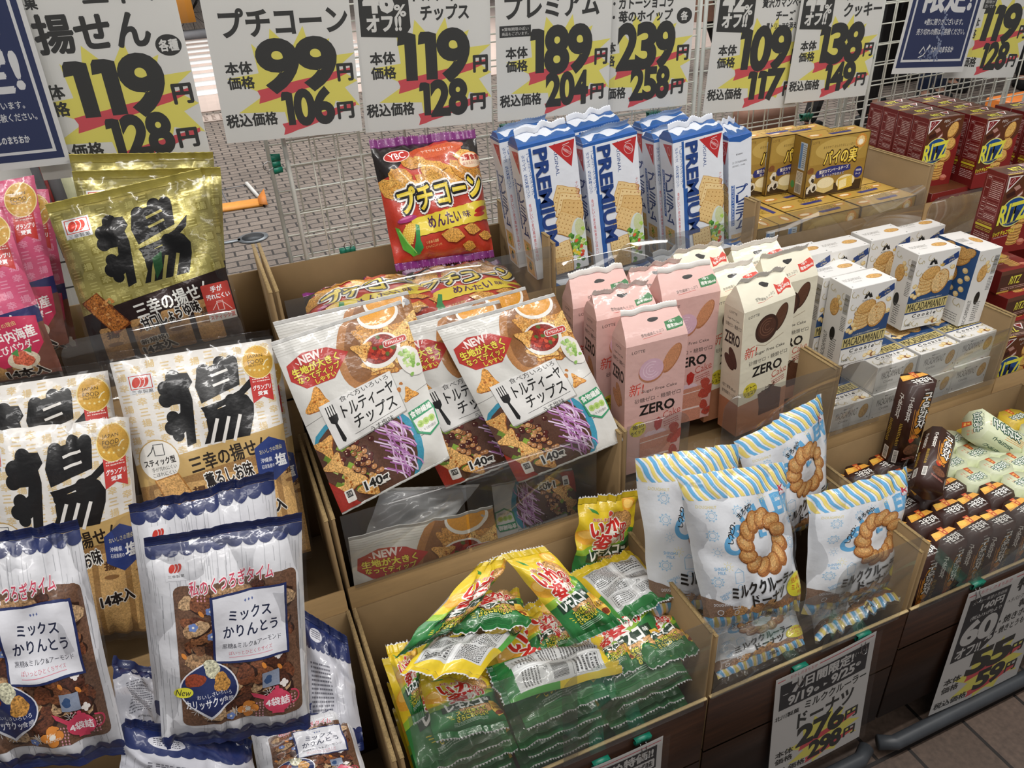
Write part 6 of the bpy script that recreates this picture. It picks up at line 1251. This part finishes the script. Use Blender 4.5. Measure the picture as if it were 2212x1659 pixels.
# ---------------------------------------------------------------- price signs
K1, YEL, RED = '30302E', 'E0D666', 'CE4E56'
def burst(a, cx, cy, k=1.0):
    pts = [(-28, -30), (-18, -17), (-14, -41), (-1, -24), (9, -42), (12, -24), (27, -31), (22, -16), (46, -18), (30, -6), (52, 6), (34, 11), (50, 28), (26, 22), (20, 40), (6, 33), (-10, 44), (-12, 28), (-44, 26), (-24, 12), (-48, -3), (-26, -6)]
    a.poly([(cx + x * k, cy + y * k) for x, y in pts], YEL)
def brush(a, x0, y0, x1, y1, t0, t1):
    n = 11; top = []; bot = []
    for i in range(n + 1):
        t = i / n; x = x0 + (x1 - x0) * t; y = y0 + (y1 - y0) * t; top.append((x, y - .5 - .4 * a.rng.random())); bot.append((x, y + t0 * (1 - t) ** .7 + t1 * t + .6 * a.rng.random()))
    a.poly(top + bot[::-1] + [(x0 + 1.5, y0 + t0 * .4)], RED)
def digits(a, s, x0, y0, x1, y1):
    """heavy figures, each one fitted to its share of the width"""
    n = len(s); wd = [.62 if c == '1' else 1 for c in s]; tot = sum(wd) + .10 * (n - 1); u = (x1 - x0) / tot; x = x0
    for c, k in zip(s, wd):
        if c == '1':
            w1 = u * k; hh = y1 - y0; a.poly([(x + w1 * .12, y0), (x + w1 * .60, y0), (x + w1, y0 + hh * .05), (x + w1, y1), (x + w1 * .34, y1), (x + w1 * .34, y0 + hh * .24), (x - w1 * .06, y0 + hh * .26), (x, y0 + hh * .07)], K1); x += u * (k + .10); continue
        a.text(c, x, y0, x + u * k, y1, K1, b=.045, ol=()); 
        a.text(c, x + u * .015, y0 + .3, x + u * k + .4, y1 - .3, K1, b=.04); x += u * (k + .10)
def price_art(price, tax, title=None, badge=None, extra=None, kaku=None, hgt=174.0, lift=0):
    a = Art(100, hgt, 'DAD9D4'); B = hgt
    burst(a, 56, B - 51, 1.0)
    brush(a, 27, B - 42, 96, B - 56, 10, 2.5); brush(a, 41, B - 12, 97, B - 26, 9, 2)
    digits(a, price, 29 if len(price) > 2 else 32, B - 82, 81 if len(price) > 2 else 84, B - 42); a.text('円', 86, B - 60, 97, B - 46, K1, b=.045)
    digits(a, tax, 43, B - 40, 79, B - 11); a.text('円', 83, B - 27, 94.5, B - 13, K1, b=.045)
    a.text('本体', 8, B - 67, 26, B - 57, K1, b=.035); a.text('価格', 8, B - 55, 26, B - 45, K1, b=.035); a.text('税込価格', 2.5, B - 24, 38, B - 13, K1, b=.035)
    if title:
        for (s, x0, y0, x1, y1) in title: a.text(s, x0, B - y0, x1, B - y1, K1, b=.035)
    if badge:
        a.poly([(0 + 3, B - 120), (38, B - 120), (39, B - 86), (34, B - 78), (3, B - 80)], K1); a.text(badge, 7, B - 118, 27, B - 99, 'DAD9D4', b=.05); a.text('%', 28, B - 104, 36, B - 95, 'DAD9D4', b=.03); a.text('オフ!!', 8, B - 96, 32, B - 84, 'DAD9D4', b=.05)
    if kaku:
        a.ell(90, B - 88, 7.5, 7.5, K1); a.text(kaku, 90 - (5.4 if len(kaku) > 1 else 3.4), B - 92, 90 + (5.4 if len(kaku) > 1 else 3.4), B - 84, 'DAD9D4', b=.04)
    if extra: extra(a, B)
    return a
def sheet(name, art, BL, BR, ltop, rtop, y, label, cat='price sign', group='hanging price signs', ratio=1.41, sleeve=True, name2='printed_sheet', dy=0.004, curl=0.0):
    """BL, BR: bottom corners; ltop/rtop: where the side edges cross the top of the picture"""
    b0, b1 = at(*BL, y), at(*BR, y); u = b1 - b0; W = np.linalg.norm(u); up = _n(_n(at(*ltop, y) - b0) + _n(at(*rtop, y) - b1)); u = _n(u)
    up = _n(up - u * np.dot(up, u)); Hh = W * ratio; n = np.cross(u, up)
    E = empty(name, (b0 + b1) / 2 + up * Hh * 0.0, label, cat, group)
    P = [b0 + up * Hh, b1 + up * Hh, b1, b0]; nu, nv = 14, 18
    uu, vv = np.meshgrid(np.linspace(0, 1, nu + 1), np.linspace(0, 1, nv + 1), indexing='ij'); h = .003 * np.sin(math.pi * uu) + curl * (vv ** 2) + .0012 * np.sin(5 * uu + 3 * vv)
    X, nn = surf(P, h, nu, nv, 0); Xb, _ = surf(P, h - .0004, nu, nv, 0)
    mobj(name2, shell_mesh(name2, X, art, nu, nv, Xb, 'D8D8D2', E.location, 2.2e-5), M['paper'], E)
    if sleeve:
        P2 = [P[0] - u * W * .02, P[1] + u * W * .045, P[2] + u * W * .045 - up * Hh * .04, P[3] - u * W * .02 - up * Hh * .04]
        X2, _ = surf(P2, h + .0022 + .0006 * np.sin(9 * uu + 14 * vv), nu, nv, 0); mobj('clear_sleeve', shell_mesh('clear_sleeve', X2, None, nu, nv, None, origin=E.location), M['sleeve'], E)
    return E
Y0 = YG - .03
sheet('price_sign', price_art('119', '128', [('三幸の', 50, 134, 92, 118), ('揚せん', 20, 113, 81, 88), ('三幸製菓', 0, 126, 26, 117)], kaku='各種', lift=9, extra=lambda a, B: a.rect(0, B - 141, 40, B - 129, K1)), (95, 390), (458, 346), (-12, 0), (353, 0), Y0, 'hanging price sign with a black round badge, over the gold cracker bags')
sheet('price_sign', price_art('99', '106', [('プチコーン', 10, 108, 97, 87)]), (491, 310), (783, 282), (429, 0), (743, 0), Y0 - .004, 'wide hanging price sign reading 99 yen with only two big figures')
sheet('price_sign', price_art('119', '128', [('チップス', 47, 103, 83, 91), ('トルティーヤ', 42, 118, 92, 106)], badge='46', lift=5), (790, 287), (1062, 263), (745, 0), (1029, 0), Y0, 'hanging price sign with a black off badge, just above the standing corn snack bag')
sheet('price_sign', price_art('189', '204', lift=6, title= [('プレミアム', 8, 112, 88, 92)], extra=lambda a, B: (a.rect(3, B - 86, 29, B - 76, K1), a.text('※賞味期限の近い', 5, B - 84.5, 27, B - 81.5, 'DAD9D4', b=.02), a.text('商品もございます。', 5, B - 80.5, 27, B - 77.5, 'DAD9D4', b=.02))), (1075, 263), (1312, 238), (1048, 0), (1292, 0), Y0 - .006, 'hanging price sign reading 189 yen above the left of the blue and white cracker packs')
sheet('price_sign', price_art('239', '258', [('・ガトーショコラ', 22, 107, 78, 97), ('・苺のホイップ', 22, 95, 78, 85)], kaku='各', lift=3), (1262, 248), (1481, 226), (1232, 0), (1478, 0), Y0 + .006, 'hanging price sign reading 239 yen with a small round badge, above the right cracker packs')
sheet('price_sign', price_art('109', '117', [('贅沢カマンベール', 46, 110, 96, 101), ('チーズ', 62, 98, 82, 89), ('〜黒トリュフを添えて〜', 49, 86.5, 94, 80.5)], badge='42', lift=5), (1517, 246), (1716, 230), (1511, 0), (1718, 0), Y0 + .002, 'hanging price sign reading 109 yen, its plastic sleeve peeling, above the left gold pie boxes')
sheet('price_sign', price_art('138', '149', [('クッキー', 52, 104, 98, 90), ('マカダミア', 48, 118, 98, 107)], badge='44', lift=5), (1694, 224), (1868, 206), (1690, 0), (1874, 0), Y0 - .006, 'hanging price sign reading 138 yen above the front gold pie box, beside two clips')
sheet('price_sign', price_art('119', '128', lift=3, title=[('リッツチョコサンド', 30, 99, 98, 91)], extra=lambda a, B: (a.rect(24, B - 88, 40, B - 77, K1), a.text('期限が', 26, B - 86.5, 38.5, B - 83, 'DAD9D4', b=.02), a.text('近いです', 26, B - 82, 38.5, B - 78.5, 'DAD9D4', b=.02))), (2037, 169), (2187, 167), (2048, 0), (2203, 0), Y0 + .01, 'hanging price sign half hidden behind the navy notice over the red cracker boxes')
def navy_art(smudge):
    a = Art(100, 141, 'DAD9D6'); N = '202C56'; W = 'D6D6D6'; a.rect(3.5, 3.5, 96.5, 135.5, N); a.frame(9, 9, 91, 129, 2.2, W)
    a.text('数量', 22, 14, 78, 44, W, b=.04); a.text('限定!', 20, 50, 84, 84, W, b=.04)
    a.text('※数に限りがございます。', 26, 90, 80, 96, W, b=.015); a.text('売り切れの際はご容赦ください。', 19, 99, 86, 105, W, b=.015)
    a.text('おかしのまちおか', 45, 116, 76, 121.5, W, b=.035); a.line([(30, 122), (34, 116), (38, 121), (42, 114)], 1.4, W); a.line([(30, 126), (36, 124), (43, 115)], 1.2, W)
    if smudge:
        for k in range(34): a.blob(53 + a.rng.gauss(0, 2.2), 84 + k * 1.35, .5 + a.rng.random() * 1.3, '7F88A0')
        for k in range(30): a.blob(46 + a.rng.gauss(0, 6), 119 + a.rng.random() * 9, .5 + a.rng.random() * 1.0, '6A7593')
    return a
sheet('notice_sign', navy_art(0), (-152, 385), (155, 352), (-240, 0), (50, 0), Y0 - .02, 'large navy notice with a white double border over the pink bags', 'notice', 'navy limited offer notices')
sheet('notice_sign', navy_art(1), (1925, 160), (2078, 155), (1931, 0), (2083, 0), Y0 - .012, 'navy notice with smudged white writing over the tall red cracker boxes', 'notice', 'navy limited offer notices')
for px, py, w_ in ((600, 297, 95), (822, 283, 110), (1735, 222, 70)):
    p0, p1 = at(px, py, YG - .012), at(px + w_, py - 9, YG - .012); E0 = empty('pink_card', (p0 + p1) / 2, {600: 'pink card peeking out below the two figure price sign', 822: 'pink card peeking out just above the standing corn snack bag', 1735: 'pink card peeking out above the gold pie boxes'}[px], 'card', 'pink cards behind the signs')
    a = Art(100, 60, 'E5A9A0'); a.frame(6, 6, 94, 54, 2, '7A4444'); up = np.array([0, 0, .06]); nu = 2
    MB().slab([p0, p1, p1 + up, p0 + up], .001, (*lin('E5A9A0'), 0)).build('card_body', M['paper'], E0); V, F, C = a.flat(p0 + up, p1 - p0, -up, (0, -1, 0)); mobj('card_print', raw_mesh('card_print', V - np.array(E0.location), F.tolist(), C), M['paper'], E0)

# ---- signs clipped to the front of the lowest trays
def front_art1():
    a = Art(100, 141, 'C9C6C2'); R_ = 'B8505A'; a.line([(2, 5), (9, 4.6)], 1.1, R_); a.line([(42, 4), (98, 4)], 1.1, R_); a.text('おかしのまちおか', 14, 2.5, 40, 6.5, R_, b=.02)
    a.rect(5, 10, 94, 43, '2B2B2E'); W = 'C9C6C2'; a.text('7', 17, 11, 27, 25, W, b=.05); a.text('日間限定!', 30, 12, 78, 25, W, b=.04); a.line([(8, 24), (13, 24)], .8, W); a.text('(・o・)', 80, 15, 92, 20, W, b=.01)
    a.text('9/19', 14, 29, 38, 40, W, b=.04); a.ell(42, 36, 2.6, None, W); a.text('火', 40.3, 34.3, 43.7, 37.7, '2B2B2E', b=.02); a.poly([(49, 33), (53, 35), (49, 37)], W)
    a.text('9/25', 57, 28, 81, 39, W, b=.04); a.ell(85, 31, 2.6, None, W); a.text('月', 83.3, 29.3, 86.7, 32.7, '2B2B2E', b=.02)
    a.text('北川製菓', 2, 50, 26, 56, K1, b=.03); a.text('ミルククルーラー', 32, 46, 96, 56, K1, b=.03); a.text('ドーナツ', 26, 60, 84, 79, K1, b=.035)
    B = 141; burst(a, 55, 106, .8); brush(a, 30, 106, 92, 96, 8, 3); brush(a, 38, 130, 92, 120, 7, 3); digits(a, '276', 28, 80, 76, 106); a.text('円', 79, 90, 92, 103, K1, b=.04); digits(a, '298', 42, 110, 76, 132); a.text('円', 80, 116, 92, 128, K1, b=.04)
    a.text('本体', 6, 102, 24, 110, K1, b=.03); a.text('価格', 6, 112, 24, 120, K1, b=.03); a.text('税込価格', 3, 128, 38, 136, K1, b=.03); return a
def front_art2():
    a = Art(100, 141, 'C9C6C2'); R_ = 'B8505A'; W = 'C9C6C2'; a.line([(2, 5), (9, 4.6)], 1.1, R_); a.line([(50, 4), (98, 4)], 1.1, R_); a.text('おかしのまちおか', 14, 2.5, 46, 6.5, R_, b=.02)
    a.poly([(5, 10), (47, 10), (47, 68), (36, 78), (5, 80)], '2B2B2E'); a.text('メーカー希望小売価格', 9, 13, 44, 17, W, b=.015); a.text('140円', 20, 19, 43, 27, W, b=.04); a.text('(税込151円)より', 12, 30, 44, 35, W, b=.02); a.text('60', 10, 38, 43, 62, W, b=.055); a.text('%', 37, 60, 45, 68, W, b=.03); a.text('オフ!!', 9, 66, 34, 77, W, b=.04)
    a.text('特価!!', 56, 8, 96, 22, K1, b=.05); a.text('ヘテパシフィック', 50, 28, 78, 33, K1, b=.015); a.text('韓国産', 66, 35, 96, 44, K1, b=.03); a.text('・焼きポテト', 48, 47, 92, 56, K1, b=.03); a.text('・焼きとうもろこし', 48, 59, 98, 67, K1, b=.03); a.ell(90, 74, 5, None, K1); a.text('各', 87, 71, 93, 77, W, b=.03)
    burst(a, 55, 108, .82); brush(a, 30, 106, 92, 98, 8, 3); brush(a, 38, 130, 92, 122, 7, 3); digits(a, '55', 30, 80, 76, 106); a.text('円', 79, 92, 92, 104, K1, b=.04); digits(a, '59', 45, 110, 76, 131); a.text('円', 80, 116, 92, 128, K1, b=.04)
    a.text('本体', 6, 100, 24, 108, K1, b=.03); a.text('価格', 6, 110, 24, 118, K1, b=.03); a.text('税込価格', 3, 128, 38, 136, K1, b=.03); return a
def front_art3():
    a = Art(100, 141, 'C9C6C2'); W = 'C9C6C2'; a.line([(2, 5), (98, 5)], 1.1, 'B8505A'); a.rect(5, 9, 94, 42, '2B2B2E'); a.text('まとめ特価!!', 22, 11, 90, 24, W, b=.04); a.rect(30, 27, 92, 40, W, r=2); a.text('いかの姿あげ味', 33, 29, 90, 38, '2B2B2E', b=.03); return a
def front_sheet(art, TL, TR, label, back=.0):
    y = R1 - .007; a0, a1 = at(*TL, y), at(*TR, y); u = a1 - a0; W = np.linalg.norm(u); u = _n(u); up = _n(np.array([.02, .02, 1.0])); up = _n(up - u * np.dot(up, u))
    E = empty('price_sign', (a0 + a1) / 2, label, 'price sign', 'price signs clipped below the lowest trays'); P = [a0, a1, a1 - up * W * 1.41, a0 - up * W * 1.41]; nu, nv = 12, 16
    uu, vv = np.meshgrid(np.linspace(0, 1, nu + 1), np.linspace(0, 1, nv + 1), indexing='ij'); h = .002 * np.sin(math.pi * uu) + .004 * vv ** 2 * uu
    X, _ = surf(P, h + .001, nu, nv, 0); Xb, _ = surf(P, h + .0006, nu, nv, 0); mobj('printed_sheet', shell_mesh('printed_sheet', X, art, nu, nv, Xb, 'D0D0CC', E.location, 2.2e-5), M['paper'], E)
    P2 = [P[0] - u * .004, P[1] + u * .012, P[2] + u * .012 - up * .005, P[3] - u * .004 - up * .005]; X2, _ = surf(P2, h + .0032, nu, nv, 0); mobj('clear_sleeve', shell_mesh('clear_sleeve', X2, None, nu, nv, None, origin=E.location), M['sleeve'], E)
front_sheet(front_art1(), (1676, 1469), (1893, 1362), 'price sign below the doughnut tray reading 276 over 298 yen')
front_sheet(front_art2(), (2092, 1282), (2296, 1192), 'price sign below the potato stick tray reading 60 percent off, 55 over 59 yen')
front_sheet(front_art3(), (1220, 1680), (1432, 1588), 'price sign under the heap of green snack bags, mostly below the picture')

# ---- clips
def lipclip(px, py, label, yaw=0): clip(at(px, py, R1 - .001) + (0, 0, .002), (1, 0, 0), (0, .25, 1), (0, -1, .1), label, 1.15, 'green binder clips on the lowest trays', two=True)
lipclip(1725, 1437, 'green binder clip at the left corner of the 276 yen sign'); lipclip(1862, 1367, 'green binder clip at the right corner of the 276 yen sign')
lipclip(2110, 1257, 'green binder clip holding the 55 yen sign'); lipclip(1386, 1590, 'green binder clip at the right corner of the sign under the green bags'); lipclip(1296, 1640, 'green binder clip at the lower edge of the picture under the green bags')
def gridclip(px, py, label, ax=(0, 0, 1), up=(-1, 0, 0)): clip(at(px, py, YG - .002), ax, up, (0, -1, 0), label, 1.3, 'green binder clips on the wire panels')
gridclip(588, 355, 'green binder clip on the post left of the corn snack tray'); gridclip(1888, 22, 'upper green binder clip on the post beside the 138 yen sign'); gridclip(1877, 112, 'lower green binder clip on the post beside the 138 yen sign')
clip(at(750, 536, YG - .004), (1, 0, 0), (0, 0, 1), (0, -1, 0), 'green binder clip pinning the cardboard flap below the wire panel', 1.2, 'green binder clips on the wire panels')
clip(at(1742, 246, YG + .0), (1, 0, 0), (0, 0, 1), (0, -1, 0), 'green binder clip on the wires above the gold pie boxes', 1.2, 'green binder clips on the wire panels')
clip(at(1096, 268, YG + .0), (1, 0, 0), (0, 0, 1), (0, -1, 0), 'green binder clip on the wires just behind the leftmost cracker packs', 1.2, 'green binder clips on the wire panels')
clip(at(1412, 241, YG + .0), (1, 0, 0), (0, 0, 1), (0, -1, 0), 'green binder clip on the wires behind the middle cracker packs', 1.2, 'green binder clips on the wire panels')

# ---------------------------------------------------------------- people and things in the street behind
def skin_body(name, J, Ed, mat, parent, sub=1):
    m = bpy.data.meshes.new(name); m.from_pydata([j[0] for j in J], Ed, []); m.update(); o = mobj(name, m, mat, parent)
    o.modifiers.new('skin', 'SKIN'); sv = m.skin_vertices[0].data
    for i, j in enumerate(J): sv[i].radius = j[1] if isinstance(j[1], tuple) else (j[1], j[1]); sv[i].use_root = i == 0
    s_ = o.modifiers.new('sub', 'SUBSURF'); s_.levels = sub; s_.render_levels = sub
    for p in m.polygons: p.use_smooth = True
    return o
SKIN = plain('skin', 'B98A72', .5, 0, .04, 20); HAIR = plain('dark_hair', '1C1512', .6, 0, .2, 60)
def person(x, y, yaw, label, top, legs, shoe, stride=.0, h=1.62, skirt=None):
    E = empty('person', (x, y, 0), label, 'person', 'people in the street'); E.rotation_euler = (0, 0, yaw); k = h / 1.68
    Z = lambda *p: tuple(a * k for a in p); s = stride
    J = [(Z(0, 0, .92), .105), (Z(0, 0, 1.12), (.12, .085)), (Z(0, 0, 1.34), (.15, .09)), (Z(0, .0, 1.45), .055), (Z(0, -.01, 1.53), .058), (Z(0, -.01, 1.60), .085), (Z(0, -.005, 1.68), .05),
         (Z(-.17, 0, 1.38), .05), (Z(-.22, .02, 1.12), .038), (Z(-.22, -.05, .90), .028), (Z(.17, 0, 1.38), .05), (Z(.22, .02, 1.12), .038), (Z(.22, -.05, .90), .028),
         (Z(-.09, 0, .84), .085), (Z(-.09, -s * .5, .48), .056), (Z(-.09, -s, .09), .038), (Z(.09, 0, .84), .085), (Z(.09, s * .3, .48), .056), (Z(.09, s, .09), .038), (Z(-.09, -s - .11, .03), .03), (Z(.09, s - .11, .03), .03)]
    Ed = [(0, 1), (1, 2), (2, 3), (3, 4), (4, 5), (5, 6), (2, 7), (7, 8), (8, 9), (2, 10), (10, 11), (11, 12), (0, 13), (13, 14), (14, 15), (0, 16), (16, 17), (17, 18), (15, 19), (18, 20)]
    skin_body('body', J, Ed, SKIN, E)
    g = .012; up = lambda i, e=g: (J[i][0], tuple(a + e for a in J[i][1]) if isinstance(J[i][1], tuple) else J[i][1] + e)
    Jt = [up(0, .02), up(13), up(14, .016), (J[15][0][:2] + (.07 * k,), .055), up(16), up(17, .016), (J[18][0][:2] + (.07 * k,), .055)]; skin_body('trousers', Jt, [(0, 1), (1, 2), (2, 3), (0, 4), (4, 5), (5, 6)], legs, E)
    Jj = [up(0, .03), up(1, .025), up(2, .02), up(7, .02), up(8, .018), up(9, .016), up(10, .02), up(11, .018), up(12, .016)]; skin_body('jacket', Jj, [(0, 1), (1, 2), (2, 3), (3, 4), (4, 5), (2, 6), (6, 7), (7, 8)], top, E)
    for sx, st in ((-.09, -s), (.09, s)): MB().box((sx * k - .042, (st - .17) * k, 0), (sx * k + .042, (st + .07) * k, .075)).build('shoe', shoe, E, (0, 0, 0), bevel=.02)
    hm = MB(); 
    V = []; F = []
    for a in range(7):
        for b in range(12):
            t = math.pi * .62 * a / 6; q = 6.2832 * b / 12; V.append((.098 * k * math.sin(t) * math.cos(q), (.012 + .11 * math.sin(t) * math.sin(q)) * k, (1.60 + .115 * math.cos(t)) * k))
    for a in range(6):
        for b in range(12): F.append([a * 12 + b, a * 12 + (b + 1) % 12, (a + 1) * 12 + (b + 1) % 12, (a + 1) * 12 + b][::-1])
    hm.add(V, F); hm.build('hair', HAIR, E, (0, 0, 0), True)
    if skirt:
        n = 16; V = []; F = []
        for r_, z_ in ((.13, .98), (.20, .75), (.27, .52)):
            V += [(r_ * k * math.cos(6.2832 * i / n), r_ * .8 * k * math.sin(6.2832 * i / n), z_ * k) for i in range(n)]
        for a in range(2):
            for i in range(n): F.append([a * n + i, (a + 1) * n + i, (a + 1) * n + (i + 1) % n, a * n + (i + 1) % n])
        MB().add(V, F).build('skirt', skirt, E, (0, 0, 0), True)
    return E
cb = plain('black_cloth', '141313', .85, 0, .3, 8); cn = plain('navy_denim', '1C2A48', .8, 0, .2, 20); cg = plain('grey_cloth', '6A6660', .85, 0, .2, 10); co = plain('olive_cloth', '4A4432', .85, 0, .2, 10); ct = plain('brown_cloth', '7A5644', .85, 0, .2, 10); cw = plain('pale_cloth', 'B8B2A2', .85, 0, .2, 10)
person(4.46, 4.55, 1.9, 'person in black trousers stepping past behind the gold pie boxes', cb, cb, M['black'], .26)
person(5.15, 4.95, .5, 'person in black with dark sneakers standing behind the mesh beside the navy notice', cg, cb, M['black'], .05)
person(5.72, 4.85, -.3, 'person in navy jeans standing behind the navy notice', cb, cn, M['black'], .04)
person(6.22, 5.1, .2, 'person in olive trousers behind the sign next to the navy notice', cw, co, cb, .04)
person(6.8, 4.8, -.6, 'person in black at the right edge beyond the farthest wire panel', cw, cb, cb, .05)
person(4.98, 7.2, 1.35, 'person walking in brown and black between two hanging signs', ct, cb, cb, .32, skirt=ct)
E0 = empty('handbag', (3.78, 4.55, 0), 'brown leather handbag on the paving behind the cracker packs', 'bag'); MB().box((3.55, 4.42, 0), (4.0, 4.64, .26)).build('bag_body', ct, E0, bevel=.05); MB().tube([(3.75, 4.55, .25), (3.8, 4.55, .38), (4.0, 4.55, .38), (4.05, 4.55, .25)], .012).build('strap', cb, E0)
o = MB().box((5.4, 5.5, 0), (11, 5.9, 2.6)).build('wall_back', M['darkshop']); o['kind'] = 'structure'
op = at(2203, 235, 3.2); E0 = empty('orange_crate', (op[0], op[1], 0), 'orange plastic crate stack glimpsed at the right edge behind the panels', 'crate')
for k in range(2): MB().box((op[0] + .02, op[1] - .1, .002 + k * .2), (op[0] + .4, op[1] + .25, .195 + k * .2)).build('crate_tier', plain('orange_plastic', 'D8782C', .4, 0, .1, 20) if k == 0 else bpy.data.materials['orange_plastic'], E0, bevel=.01)
